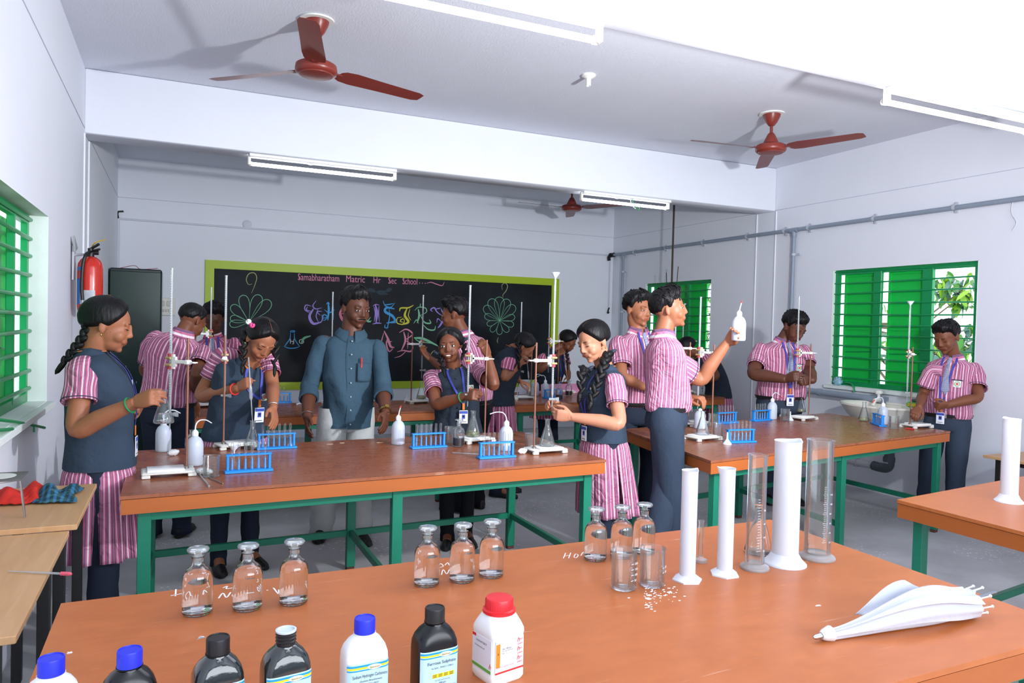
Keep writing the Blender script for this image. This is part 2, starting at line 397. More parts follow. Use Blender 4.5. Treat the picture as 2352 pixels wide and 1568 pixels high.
tree(8.3, 10.6, 'green tree growing outside the small window near the blackboard', [(9.85, 2.0, .4, 60), (9.8, 1.4, .45, 50), (9.5, 1.7, .4, 30)], 130)

# ---------------------------------------------------------------- grey water pipes on the right-hand wall
m_pvc = mat('grey_pvc', '8b97a6', .45, noise=.10, nscale=25); m_pvcw = mat('pale_pvc', 'c2c6cb', .4); m_blk = mat('black_plastic', '17181a', .4); m_clip = mat('pipe_clip', 'b9bdc6', .5)
t = thing('overhead_pipe', 'long grey water pipe clamped high along the right-hand wall', 'pipe', (XR-.04, 6, 2.53))
def rel(o, mb, name, m, **k): return mb.build(name, m, o, origin=o.location, **k)
mb = MB(); mb.tube([(XR-.04, 9.38, 2.545), (XR-.04, 1.0, 2.53)], .021, 12); rel(t, mb, 'pipe', m_pvc)
for px in (1457, 1528, 1614, 1715, 1801, 1856, 2005, 2189):
    p = at(px, 560, x=XR-.04); mb = MB(); mb.lathe([(.025, -.012), (.025, .012)], 12, (XR-.04, p[1], 2.54), R=basis((1, 0, 0), (0, 0, 1), (0, -1, 0))); mb.box((XR-.012, p[1], 2.54), (.02, .022, .09)); rel(t, mb, 'pipe_clamp', m_clip)
mb = MB()
mb.tube([(XR-.04, 9.41, 2.545), (XR-.04, 9.33, 2.545)], .034, 12); mb.tube([(XR-.06, 9.39, 2.56), (XR-.10, 9.38, 2.50), (XR-.09, 9.38, 2.46)], .025, 8); rel(t, mb, 'joint', m_blk)
for y in (5.83, 9.08):
    mb = MB(); mb.lathe([(.027, -.05), (.027, .05)], 12, (XR-.04, y, 2.535), R=basis((1, 0, 0), (0, 0, 1), (0, -1, 0))); mb.tube([(XR-.04, y, 2.53), (XR-.04, y, 2.47)], .026, 12); rel(t, mb, 'tee_joint', m_pvc)
    mb = MB(); mb.tube([(XR-.04, y, 2.5), (XR-.04, y+.01, .9)], .020, 12); dp = rel(t, mb, 'down_pipe', m_pvc)
    for zz in (2.28, 1.7):
        mb = MB(); mb.lathe([(.025, -.012), (.025, .012)], 12, (XR-.04, y, zz)); mb.box((XR-.02, y-.03, zz), (.02, .09, .022)); mb.build('pipe_clamp', m_clip, dp, origin=t.location)
p = at(2328, 480, x=XR-.03)
mb = MB(); mb.tube(spline([(XR-.04, p[1], 2.55), (XR-.02, p[1]+.02, 2.44), (XR-.02, p[1]-.02, 2.36), (XR-.015, p[1]+.01, 2.30)], 6), .004, 6)
tag(mb.build('string', mat('white_string', 'd9dbe2', .9)), 'loop of white string tied round the overhead pipe', 'string')

t = thing('waste_pipe', 'horizontal grey pipe under the right window sill ending in a white tap', 'pipe', (5.80, 5.6, .88))
mb = MB(); mb.tube([(5.80, 5.95, .885), (5.80, 4.62, .872)], .031, 14); rel(t, mb, 'pipe', m_pvc)
for y in (5.35, 4.68): mb = MB(); mb.lathe([(.036, -.02), (.036, .02)], 14, (5.80, y, .88), R=basis((1, 0, 0), (0, 0, 1), (0, -1, 0))); mb.box((5.87, y, .88), (.10, .03, .03)); rel(t, mb, 'pipe_clamp', m_pvc)
m_tap = mat('white_tap', 'e9e9e4', .3)
mb = MB(); mb.tube([(5.80, 4.66, .875), (5.74, 4.63, .88), (5.66, 4.60, .88), (5.62, 4.59, .83)], [.02, .02, .017, .014], 10); mb.lathe([(.012, 0), (.012, .04), (.03, .045), (.034, .06), (.02, .075)], 10, (5.73, 4.62, .89)); rel(t, mb, 'tap', m_tap)

# wash basin below the window with its trap
m_cer = mat('cream_ceramic', 'e8e6da', .25, noise=.04, nscale=12)
bx, by = 5.62, 4.50
t = thing('wash_basin', 'oval cream wash basin mounted on the wall under the right window', 'basin', (bx, by, .83))
mb = MB(); mb.lathe([(.10, -.17), (.17, -.15), (.25, -.07), (.285, -.01), (.30, .01), (.295, .025), (.275, .02), (.255, -.01), (.20, -.09), (.06, -.13), (.01, -.135)], 36, (0, 0, 0), sx=.92, sy=1.25); mb.box((.22, 0, -.03), (.12, .6, .08)); mb.build('bowl', m_cer, t)
mb = MB(); mb.lathe([(.02, 0), (.02, .006), (.001, .008)], 12, (0, 0, -.133)); mb.build('drain', mat('steel', 'b8bcc2', .3, 1.0), t)
mb = MB(); mb.tube(spline([(0, 0, -.16), (0, 0, -.30), (.05, .02, -.33), (.10, .02, -.36)], 4), .025, 10); mb.build('waste_tail', mat('dark_grey_pvc', '4d555e', .5), t)
t = thing('drain_pipe', 'white drain pipe with dark grey elbow below the wash basin', 'pipe', (5.74, 4.6, .28))
mb = MB(); mb.tube([(5.77, 4.66, .275), (5.77, 5.9, .26)], .034, 12); rel(t, mb, 'pipe', m_pvcw)
mb = MB(); mb.tube(spline([(5.76, 4.52, .47), (5.76, 4.51, .34), (5.76, 4.53, .285), (5.765, 4.60, .272), (5.77, 4.68, .275)], 4), .043, 12); mb.lathe([(.05, -.02), (.05, .02)], 14, (5.76, 4.515, .36)); rel(t, mb, 'elbow', mat('dark_grey_pvc', '4d555e', .5))
for z in (.335, .45): mb = MB(); mb.lathe([(.0445, -.008), (.0445, .008)], 14, (5.76, 4.515, z)); rel(t, mb, 'collar', m_pvcw)
mb = MB(); mb.lathe([(.042, -.015), (.042, .015)], 12, (5.77, 4.86, .272), R=basis((1, 0, 0), (0, 0, 1), (0, -1, 0))); mb.tube([(5.77, 4.86, .30), (5.77, 4.86, .35)], .008, 6); rel(t, mb, 'pipe_clamp', m_clip)

# sill clutter
p = at(1920, 873, x=XR-.02); mb = MB()
mb.ell((0, 0, .035), (.035, .055, .04), 12, 8); me = mb
o = mb.build('plastic_packet', mat('blue_white_plastic', '9ccbe6', .35, noise=.5, nscale=22)); o.location = (XR-.0, p[1], .96)
for v in o.data.vertices: v.co += Vector(rng.normal(size=3)*.007)
tag(o, 'crumpled blue and white plastic packet on the corner of the window sill', 'packet')
for q, lab in (((1955, 878), 'bent green steel stay hanging over the right window sill'),):
    p = at(*q, x=XR-.03); mb = MB(); mb.tube(spline([(XR+.03, p[1]+.12, .985), (XR-.03, p[1], .99), (XR-.04, p[1]-.04, .96), (XR-.04, p[1]-.05, .91)], 4), .012, 8, flat=.5); tag(mb.build('window_stay', m_green), lab, 'stay')
t = thing('soap_packet', 'green soap packet with a yellow stripe on the rim of the wash basin', 'packet', (5.66, 4.19, .856), .3)
mb = MB(); mb.rbox((0, 0, .025), (.075, .15, .045), .01); mb.build('wrapper', mat('lime_wrapper', '3bb53a', .35), t)
mb = MB(); mb.rbox((-.036, 0, .025), (.006, .13, .028), .002); mb.build('label_band', mat('red_yellow_print', 'd8c83a', .4, noise=.6, nscale=40), t)
mb = MB(); mb.ell((.01, .0, .062), (.03, .055, .017), 10, 6); mb.build('scrubber', mat('steel_wool', '6a6e70', .7, bump=.6, bscale=200), t)

# green sill rods by the left-hand window
mb = MB(); mb.tube(spline([at(-20, 961, x=XL+.03), at(50, 971, x=XL+.03), at(102, 982, x=XL+.03)], 4), .007, 8); mb.tube([at(78, 978, x=XL+.03), at(78, 992, x=XL+.03)], .004, 6)
tag(mb.build('window_stay', m_green), 'long thin green steel stay below the left-hand window', 'stay')
mb = MB(); mb.tube([at(-20, 990, x=XL+.03), at(28, 985, x=XL+.03)], .007, 8); tag(mb.build('window_stay', m_green), 'short green rod under the long stay at the left edge of the photo', 'stay')

# ---------------------------------------------------------------- cable casings, socket plate, disc
m_cas = mat('pvc_casing', 'd0d2dc', .5)
t = thing('cable_casing', 'thin white cable casing running along the back wall above the blackboard', 'casing', (XL, YB, 2.5))
a, b = at(272, 502, y=YB-.01), at(1395, 586, y=YB-.01)
mb = MB(); mb.tube([a, b], .011, 6); rel(t, mb, 'casing_run', m_cas)
mb = MB(); mb.tube([a, (a[0], a[1], 1.9)], .014, 6); rel(t, mb, 'casing_drop', m_cas)
mb = MB(); mb.tube([(b[0]+.05, b[1], b[2]), (b[0]+.05, b[1], b[2]-.78)], .014, 6); d = rel(t, mb, 'casing_drop', m_cas)
mb = MB(); mb.tube([(b[0]+.05, b[1]-.01, b[2]-.78), (b[0]+.03, b[1]-.015, b[2]-.83)], .012, 6); mb.ell((b[0]+.03, b[1]-.02, b[2]-.85), (.02, .015, .02), 8, 6); mb.build('wire_end', m_blk, d, origin=t.location)
mb = MB(); mb.tube([(a[0], a[1], a[2]), (a[0]-.01, a[1]-.01, a[2]+.05), (a[0], a[1], a[2]+.08), (a[0]+.05, a[1]-.01, a[2]+.085)], .010, 6); rel(t, mb, 'wire_end', m_blk)
p = at(568, 515, y=YB-.01); mb = MB(); mb.lathe([(.052, -.008), (.052, .004), (.04, .010), (.005, .011)], 20, p, R=basis((1, 0, 0), (0, 0, 1), (0, -1, 0))); tag(mb.build('junction_disc', m_cas), 'small round white cover plate on the back wall above the blackboard', 'cover plate')
p0, p1 = at(362, 683, y=YB-.02), at(403, 725, y=YB-.02)
t = thing('switch_board', 'white electrical switch board on the wall beside the green cabinet', 'switch board', ((p0[0]+p1[0])/2, YB-.02, (p0[2]+p1[2])/2))
mb = MB(); mb.rbox((0, 0, 0), (p1[0]-p0[0], .035, p0[2]-p1[2]), .006); mb.build('plate', mat('switch_plate', 'e4e2d8', .4), t)
m_sw = mat('switch_white', 'c9c8c4', .35)
for i in range(5): mb = MB(); mb.rbox((-.06+.03*i, -.021, -.045), (.02, .014, .032), .003); mb.build('switch', m_sw, t)
for i in range(2): mb = MB(); mb.rbox((-.045+.07*i, -.020, .035), (.05, .010, .055), .004); mb.build('socket', m_sw, t)

# ---------------------------------------------------------------- fans
m_fan = mat('maroon_enamel', '7c3027', .35, noise=.05); m_rim = mat('canopy_plate', 'e7e8e2', .5)
def ceiling_fan(label, x, y, zhub, angs, L=.60):
    t = thing('ceiling_fan', label, 'fan', (x, y, ZC), 0, 'maroon ceiling fans')
    h = zhub-ZC
    mb = MB(); mb.lathe([(.10, -.012), (.10, -.002), (.02, 0)], 24); mb.build('ceiling_plate', m_rim, t)
    mb = MB(); mb.lathe([(.070, -.012), (.066, -.03), (.045, -.075), (.025, -.10), (.016, -.105)], 20); mb.build('canopy', m_fan, t)
    mb = MB(); mb.tube([(0, 0, -.09), (0, 0, h+.07)], .0125, 10); mb.build('down_rod', m_fan, t)
    mb = MB(); mb.lathe([(.018, h+.13), (.028, h+.12), (.05, h+.075), (.062, h+.05), (.062, h+.042)], 20); mb.build('rod_cover', m_fan, t)
    mb = MB(); mb.lathe([(.06, h+.04), (.10, h+.036), (.118, h+.025), (.122, h+.005), (.122, h-.012), (.112, h-.024), (.10, h-.028), (.097, h-.034), (.05, h-.040), (.005, h-.041)], 32); mb.build('motor', m_fan, t)
    for a in angs:
        R = rotz(a); mb = MB(); rings = []
        for s_, w_, tilt in ((.0, .05, -.1), (.03, .062, -.19), (.10, .068, -.22), (.3, .062, -.19), (L*.93, .056, -.16), (L, .040, -.15)):
            r_ = .145+s_*((L-.02)/L); c, sn = math.cos(tilt), math.sin(tilt)
            rings.append([(r_, -w_*c, -w_*sn), (r_, 0, .004), (r_, w_*c, w_*sn), (r_, 0, -.001)])
        v = (np.array(rings)+np.array([0, 0, h])) @ R.T
        mb.loft(v); bl = mb.build('blade', m_fan, t)
        mb = MB(); mb.box((.125, 0, h+.002), (.08, .032, .007)); mb.v[0] = mb.v[0] @ R.T; mb.build('blade_arm', m_fan, bl)
def fan_angle(cx, cy_, z, px, py): p = at(px, py, z=z); return math.atan2(p[1]-cy_, p[0]-cx)
a0 = fan_angle(.728, 4.488, 2.95, 903, 208)
ceiling_fan('maroon three-blade ceiling fan nearest the left wall', .728, 4.488, 2.95, [a0, a0+2*PI/3, a0-2*PI/3], .62)
a0 = fan_angle(4.387, 4.631, 2.955, 1953, 315)
ceiling_fan('maroon ceiling fan hanging near the right wall above the right-hand bench', 4.387, 4.631, 2.955, [a0, a0+2*PI/3, a0-2*PI/3])
p = at(1313, 478, y=7.9); a0 = fan_angle(p[0], p[1], p[2], 1422, 470)
ceiling_fan('maroon ceiling fan in the far bay beyond the beam', p[0], p[1], p[2], [a0, a0+2*PI/3, a0-2*PI/3])

# ---------------------------------------------------------------- tube lights
m_tube = mat('lit_tube', 'ffffff', .4, emit='f4f8ff', estr=11); m_bat = mat('batten_white', 'eef0ee', .4); m_hold = mat('tube_holder', 'eceade', .4); m_lab = mat('batten_sticker', '6f86b8', .5); m_wire = mat('green_wire', '2f9a55', .5); m_wirew = mat('white_wire', 'e8e8e8', .5)
def tube_light(label, x0, x1, y, wires):
    t = thing('tube_light', label, 'light', ((x0+x1)/2, y, ZB), 0, 'fluorescent tube lights under the beams'); h = (x1-x0)/2
    mb = MB(); mb.rbox((0, -.02, -.016), (2*h-.02, .075, .028), .004); ba = mb.build('batten', m_bat, t)
    mb = MB(); mb.tube([(-h+.03, .02, -.075), (h-.03, .02, -.075)], .0145, 14); mb.build('tube', m_tube, t)
    for s_ in (-1, 1):
        mb = MB(); mb.rbox((s_*(h-.012), .0, -.05), (.022, .04, .085), .006); mb.tube([(s_*(h-.012), .02, -.075), (s_*(h-.03), .02, -.075)], .02, 12); mb.build('tube_holder', m_hold, t)
    mb = MB(); mb.rbox((-.12, -.025, -.034), (.035, .03, .012), .003); mb.build('starter', m_hold, ba)
    mb = MB(); mb.rbox((.05, -.03, -.0308), (.045, .02, .002), .0005); mb.build('sticker', m_lab, ba)
    if wires:
        mb = MB(); mb.tube(spline([(.05, -.03, -.03), (.10, -.02, -.10), (.14, -.02, -.13), (.16, -.03, -.07)], 5), .004, 6); mb.build('wire', m_wire, t)
        mb = MB(); mb.tube(spline([(.03, -.03, -.03), (.06, -.02, -.09), (.11, -.01, -.12)], 5), .004, 6); mb.build('wire', m_wirew, t)
tube_light('fluorescent tube light at the top edge under the near beam', .42, 1.64, 2.75, False)
tube_light('fluorescent tube light near the right wall under the near beam', 3.38, 4.63, 2.75, False)
tube_light('fluorescent tube light under the far beam left of the blackboard fan', .49, 1.70, 6.22, False)
tube_light('fluorescent tube light under the far beam with hanging green wire', 3.52, 4.56, 6.22, True)
p = at(1352, 172, z=ZC)
t = thing('bulb_holder', 'empty white bulb holder on the ceiling between the two nearer fans', 'bulb holder', p)
mb = MB(); mb.lathe([(.05, 0), (.05, -.012), (.03, -.022), (.018, -.03)], 20); mb.build('rose', m_rim, t)
mb = MB(); mb.lathe([(.018, -.028), (.018, -.075), (.015, -.078), (.012, -.06)], 16); mb.build('socket', m_rim, t)

# hanging rod with an arched frame in front of the small window
m_rust = mat('dark_rusty_steel', '4a4038', .6, .6, noise=.3)
p = at(1543, 650, x=5.6); t = thing('hanging_frame', 'dark steel rod hanging from the ceiling with an arched frame at its end', 'hanger', (p[0], p[1], ZC))
mb = MB(); mb.tube([(0, 0, 0), (0, 0, p[2]-ZC)], .012, 8); mb.build('rod', m_rust, t)
h = p[2]-ZC; mb = MB()
for yy in (0, .10): mb.tube(spline([(0, .14+yy*.3, h-.42), (0, .15, h-.22), (0, .12, h-.06), (0, 0, h), (0, -.12, h-.06), (0, -.15, h-.22), (0, -.14-yy*.3, h-.42)], 5), .011, 8)
mb.tube([(0, .15, h-.18), (0, -.15, h-.18)], .008, 8); mb.tube([(0, -.1, h-.04), (0, -.12, h+.2)], .005, 6); mb.tube([(0, .1, h-.04), (0, .12, h+.14)], .005, 6); mb.build('arched_frame', m_rust, t)

# ================================================================ tables
TZ = .76
def top_mat(name, cols, rough):
    m = bpy.data.materials.new(name); m.use_nodes = True; nt = m.node_tree; p = nt.nodes['Principled BSDF']; L = nt.links.new
    tc = nt.nodes.new('ShaderNodeTexCoord'); mp = nt.nodes.new('ShaderNodeMapping'); mp.inputs['Scale'].default_value = (1, 2.5, 1); L(tc.outputs['Object'], mp.inputs[0])
    n = nt.nodes.new('ShaderNodeTexNoise'); n.inputs['Scale'].default_value = 11; n.inputs['Detail'].default_value = 9; n.inputs['Roughness'].default_value = .62; L(mp.outputs[0], n.inputs[0])
    r = nt.nodes.new('ShaderNodeValToRGB'); L(n.outputs[0], r.inputs[0])
    r.color_ramp.elements[0].position = .30; r.color_ramp.elements[0].color = (*srgb(cols[0]), 1); r.color_ramp.elements[1].position = .72; r.color_ramp.elements[1].color = (*srgb(cols[1]), 1)
    # pale scuffs: thin scratches and rubbed spots
    n2 = nt.nodes.new('ShaderNodeTexNoise'); n2.inputs['Scale'].default_value = 9; n2.inputs['Detail'].default_value = 10; n2.inputs['Roughness'].default_value = .75; n2.inputs['Distortion'].default_value = 1.2; L(mp.outputs[0], n2.inputs[0])
    r2 = nt.nodes.new('ShaderNodeValToRGB'); L(n2.outputs[0], r2.inputs[0]); r2.color_ramp.elements[0].position = .63; r2.color_ramp.elements[0].color = (0, 0, 0, 1); r2.color_ramp.elements[1].position = .78; r2.color_ramp.elements[1].color = (.5, .5, .5, 1)
    m4 = nt.nodes.new('ShaderNodeMapping'); m4.inputs['Scale'].default_value = (5, 75, 1); m4.inputs['Rotation'].default_value = (0, 0, .5); L(tc.outputs['Object'], m4.inputs[0])
    n4 = nt.nodes.new('ShaderNodeTexNoise'); n4.inputs['Scale'].default_value = 1.0; n4.inputs['Detail'].default_value = 3; L(m4.outputs[0], n4.inputs[0])
    r4 = nt.nodes.new('ShaderNodeValToRGB'); L(n4.outputs[0], r4.inputs[0]); r4.color_ramp.elements[0].position = .69; r4.color_ramp.elements[0].color = (0, 0, 0, 1); r4.color_ramp.elements[1].position = .76; r4.color_ramp.elements[1].color = (.45, .45, .45, 1)
    ad = nt.nodes.new('ShaderNodeMath'); ad.operation = 'MAXIMUM'; L(r2.outputs[0], ad.inputs[0]); L(r4.outputs[0], ad.inputs[1])
    mx = nt.nodes.new('ShaderNodeMix'); mx.data_type = 'RGBA'; L(ad.outputs[0], mx.inputs[0]); L(r.outputs[0], mx.inputs[6]); mx.inputs[7].default_value = (*srgb('dbb59c'), 1)
    L(mx.outputs[2], p.inputs['Base Color']); p.inputs['Roughness'].default_value = rough; p.inputs['Specular IOR Level'].default_value = .45
    rr = nt.nodes.new('ShaderNodeMapRange'); L(n.outputs[0], rr.inputs[0]); rr.inputs[3].default_value = rough-.04; rr.inputs[4].default_value = rough+.06; L(rr.outputs[0], p.inputs['Roughness'])
    MATS[name] = m; return m
m_top = top_mat('orange_brown_laminate', ('ae5f2b', 'bc6b36'), .36)
m_top2 = top_mat('red_brown_laminate', ('8a4c30', '985a3c'), .27)
m_edge = mat('orange_brown_edge', 'aa5a24', .42, noise=.08, nscale=6, stretch=(1, 1, 6))
m_leg = mat('teal_green_enamel', '14755a', .38, noise=.10, nscale=18, bump=.05); m_foot = mat('rusty_foot', '5e352c', .8)
def lab_table(label, fl, fr, br, bl, mtop, mids=True, low=.22, legs=True):
    """top with a deep orange edge band on a teal tube frame; corner points of the top in plan"""
    P_ = [np.array(q, float) for q in (fl, fr, br, bl)]; c = sum(P_)/4
    t = thing('lab_table', label, 'table', (c[0], c[1], 0)); Q = [q-c for q in P_]
    mb = MB(); mb.prism([tuple(q) for q in Q], TZ-.014, TZ); mb.build('tabletop', mtop, t, smooth=False)
    mb = MB(); E = [q*(1-.004/np.linalg.norm(q)) for q in Q]; I = [q*(1-.06/np.linalg.norm(q)) for q in Q]
    for i in range(4):
        j = (i+1) % 4; mb.prism([tuple(E[i]), tuple(E[j]), tuple(I[j]), tuple(I[i])], TZ-.075, TZ-.0165)
    mb.build('edge_band', m_edge, t, smooth=False)
    def ins(a, b, k): return Q[a]+(Q[b]-Q[a])*k
    pos = []
    dx = unit(Q[1]-Q[0]); dy = unit(Q[3]-Q[0])
    for q, sx, sy in ((Q[0], 1, 1), (Q[1], -1, 1), (Q[2], -1, -1), (Q[3], 1, -1)): pos.append(q+dx*sx*.085+dy*sy*.065)
    if mids: pos += [(pos[0]+pos[1])/2, (pos[3]+pos[2])/2]
    a = math.atan2(dx[1], dx[0]); R = rotz(a)
    if legs:
        for q in pos:
            mb = MB(); mb.rbox((q[0], q[1], (TZ-.075)/2+.01), (.05, .04, TZ-.095), .002, R=R); l = mb.build('leg', m_leg, t, smooth=False)
            mb = MB(); mb.rbox((q[0], q[1], .010), (.046, .036, .02), .003, R=R); mb.build('foot_cap', m_foot, l)
        def rail(p, q, z):
            d = q-p; L_ = np.linalg.norm(d); m_ = (p+q)/2; mb = MB(); mb.rbox((m_[0], m_[1], z), (L_-.04, .026, .036), .002, R=rotz(math.atan2(d[1], d[0]))); mb.build('rail', m_leg, t, smooth=False)
        rail(pos[3], pos[2], low); rail(pos[0], pos[3], low); rail(pos[1], pos[2], low); rail(pos[3], pos[2], TZ-.10)
        if mids: rail(pos[4], pos[5], low)
        rail(pos[0], pos[1], TZ-.10)
    return t
T1 = lab_table('orange brown laboratory table in the foreground carrying stoppered bottles and an umbrella', (-.25, 1.0), (2.02, 1.03), (2.045, 2.10), (-.251, 2.08), m_top, mids=False, legs=True)
T2 = lab_table('long red brown laboratory table in the middle where the smiling girl works', (-.197, 3.238), (2.104, 3.362), (2.095, 4.44), (-.201, 4.318), m_top2)
T3 = lab_table('long brown laboratory table at the right in front of the wash basin', (2.642, 3.16), (5.243, 3.604), (5.245, 4.745), (2.84, 4.34), m_top2)
T4 = lab_table('orange brown laboratory table at the right edge carrying one white measuring cylinder', (2.82, 1.05), (5.0, 1.33), (5.0, 2.46), (2.826, 2.17), m_top, mids=False)
T5 = lab_table('dark brown laboratory table in the back row behind the man in the blue shirt', (.0, 5.62), (2.06, 5.66), (2.05, 6.48), (.0, 6.44), m_top2)
T6 = lab_table('brown laboratory table in the back row with dark reagent bottles and a pink sheet', (2.764, 5.966), (5.28, 6.12), (5.25, 7.15), (2.75, 7.0), m_top2)

# plywood desks at the left wall and a small one at the right wall
def ply_mat(name, a, b):
    m = mat(name, a, .45); nt = m.node_tree; p = nt.nodes['Principled BSDF']; L = nt.links.new
    tc = nt.nodes.new('ShaderNodeTexCoord'); mp = nt.nodes.new('ShaderNodeMapping'); mp.inputs['Scale'].default_value = (14, 1.2, 1); L(tc.outputs['Object'], mp.inputs[0])
    n = nt.nodes.new('ShaderNodeTexNoise'); n.inputs['Scale'].default_value = 2.2; n.inputs['Detail'].default_value = 8; n.inputs['Distortion'].default_value = .6; L(mp.outputs[0], n.inputs[0])
    r = nt.nodes.new('ShaderNodeValToRGB'); L(n.outputs[0], r.inputs[0]); r.color_ramp.elements[0].position = .3; r.color_ramp.elements[0].color = (*srgb(a), 1); r.color_ramp.elements[1].position = .7; r.color_ramp.elements[1].color = (*srgb(b), 1)
    L(r.outputs[0], p.inputs['Base Color']); return m
m_ply = ply_mat('plywood', 'b98e62', 'c89f74'); m_iron = mat('black_iron', '1b1a1b', .5, noise=.2, nscale=30)
def ply_desk(label, x0, x1, y0, y1, z, group=None):
    t = thing('plywood_desk', label, 'desk', ((x0+x1)/2, (y0+y1)/2, 0)); hx, hy = (x1-x0)/2, (y1-y0)/2
    mb = MB(); mb.rbox((0, 0, z-.0095), (2*hx, 2*hy, .019), .002); mb.build('desktop', m_ply, t, smooth=False)
    for sx in (-1, 1):
        for sy in (-1, 1): mb = MB(); mb.rbox((sx*(hx-.06), sy*(hy-.08), (z-.019)/2), (.035, .035, z-.019), .002); mb.build('leg', m_iron, t, smooth=False)
        mb = MB(); mb.rbox((sx*(hx-.06), 0, z-.04), (.025, 2*hy-.18, .025), .002); mb.build('rail', m_iron, t, smooth=False)
    mb = MB(); mb.rbox((hx-.06, 0, .16), (.025, 2*hy-.18, .025), .002); mb.build('footrest', m_iron, t, smooth=False)
    return t
ply_desk('pale plywood desk at the left edge nearest the camera', XL+.005, -.322, 1.95, 2.845, .742)
ply_desk('pale plywood desk under the left window carrying the folded cloths', XL+.005, -.30, 2.85, 3.52, .76)
p = at(2281, 1040, z=.62)
ply_desk('small pale plywood desk with dark legs against the right wall', 5.28, 5.90, 2.2, 3.38, .62)

# ---------------------------------------------------------------- steel cabinet
m_cab = mat('dark_green_enamel', '0d3029', .24, noise=.10, nscale=4); m_cabd = mat('dark_enamel_edge', '0a211e', .3)
t = thing('steel_cabinet', 'tall glossy dark green steel cabinet in the back left corner', 'cabinet', (-.385, 8.5, 0))
mb = MB(); mb.rbox((0, 0, .97), (.47, .46, 1.94), .012); mb.build('body', m_cabd, t)
for x0, x1 in ((-.228, .228),):
    mb = MB(); mb.rbox(((x0+x1)/2, -.235, .97), (x1-x0, .016, 1.88), .005); d = mb.build('door', m_cab, t)
    mb = MB(); mb.tube([(x1-.04, -.25, .85), (x1-.04, -.25, .99)], .007, 8); mb.build('handle', mat('chrome', 'c8ccd2', .15, 1.0), d)
mb = MB(); mb.tube(spline([(-.15, -.1, 1.945), (-.02, -.12, 1.975), (.03, -.1, 1.945), (.12, -.1, 1.95), (.19, -.05, 1.965)], 5), .003, 6); tag(mb.build('loose_wire', mat('red_wire', '9c3a48', .5), origin=(0, 0, 0)), 'thin loose wire lying on top of the green cabinet', 'wire').location = (-.385, 8.5, 0)

# ---------------------------------------------------------------- fire extinguisher
m_red = mat('red_gloss_paint', 'c32a1c', .25, coat=.4)
ez = at(215, 705, x=-.52); ey = 5.5
t = thing('fire_extinguisher', 'red fire extinguisher with black hose hanging on the left wall', 'fire extinguisher', (-.52, ey, 0))
mb = MB(); mb.lathe([(.03, 1.475), (.064, 1.48), (.072, 1.50), (.074, 1.52), (.074, 1.77), (.070, 1.80), (.056, 1.825), (.035, 1.842), (.022, 1.846)], 32); mb.build('cylinder', m_red, t)
mb = MB(); mb.lathe([(.022, 1.842), (.022, 1.875), (.017, 1.88), (.017, 1.90)], 14); mb.tube([(0, 0, 1.895), (.05, -.05, 1.925)], .009, 8); mb.tube([(0, 0, 1.88), (.055, -.05, 1.893)], .008, 8); mb.lathe([(.016, -.02), (.016, .02)], 12, (.025, .015, 1.875), R=basis((0, 1, 0), (0, 0, 1), (1, 0, 0))); mb.build('valve', m_blk, t)
mb = MB(); mb.tube(spline([(0, -.02, 1.875), (-.02, -.07, 1.85), (-.035, -.080, 1.78), (-.040, -.080, 1.65), (-.035, -.080, 1.56)], 6), .011, 10); h = mb.build('hose', m_blk, t)
mb = MB(); mb.tube([(-.035, -.080, 1.565), (-.033, -.080, 1.52)], [.010, .007], 10); mb.build('nozzle', mat('chrome', 'c8ccd2', .15, 1.0), h)
def cyl_label(r, a0, a1, z0, z1, m, name):
    mb = MB(); a = np.linspace(a0, a1, 10); mb.loft(np.array([[(r*math.cos(q), r*math.sin(q), z) for q in a] for z in (z0, z1)]), closed=False); return mb.build(name, m, t)
cyl_label(.0748, -2.35, -1.1, 1.535, 1.625, mat('grey_label', 'b9c0c6', .5, noise=.15, nscale=60), 'instruction_label')
cyl_label(.0748, -2.9, -2.37, 1.535, 1.70, mat('blue_label', '2d74b8', .5), 'blue_label'); cyl_label(.0748, -2.7, -2.2, 1.75, 1.775, mat('blue_label', '2d74b8', .5), 'blue_label')
mb = MB(); mb.box((-.095, 0, 1.80), (.012, .05, .22)); mb.tube([(-.09, 0, 1.85), (0, .0, 1.862)], .008, 8); mb.build('wall_bracket', m_clip, t)
mb = MB(); mb.tube(spline([(.0, .02, 1.90), (.03, -.04, 1.935), (.09, -.07, 1.955)], 4), .0035, 6); mb.build('safety_tag', mat('yellow_plastic', 'c9a520', .5), t)
p = at(222, 572, x=-.60); mb = MB(); mb.prism([(-.0, -.10), (.0, .10), (-.0, .10)], 0, .001); mb = MB(); mb.add([(-.605, ey-.05, 1.97), (-.605, ey+.13, 1.905), (-.60, ey-.04, 1.87), (-.615, ey-.05, 1.97), (-.615, ey+.13, 1.905), (-.61, ey-.04, 1.87)], [(0, 1, 2), (5, 4, 3), (0, 3, 4, 1), (1, 4, 5, 2), (2, 5, 3, 0)]); tag(mb.build('wall_plate', mat('grey_card', '9a9da0', .5), smooth=False), 'small grey torn card hanging on the left wall behind the extinguisher', 'card')

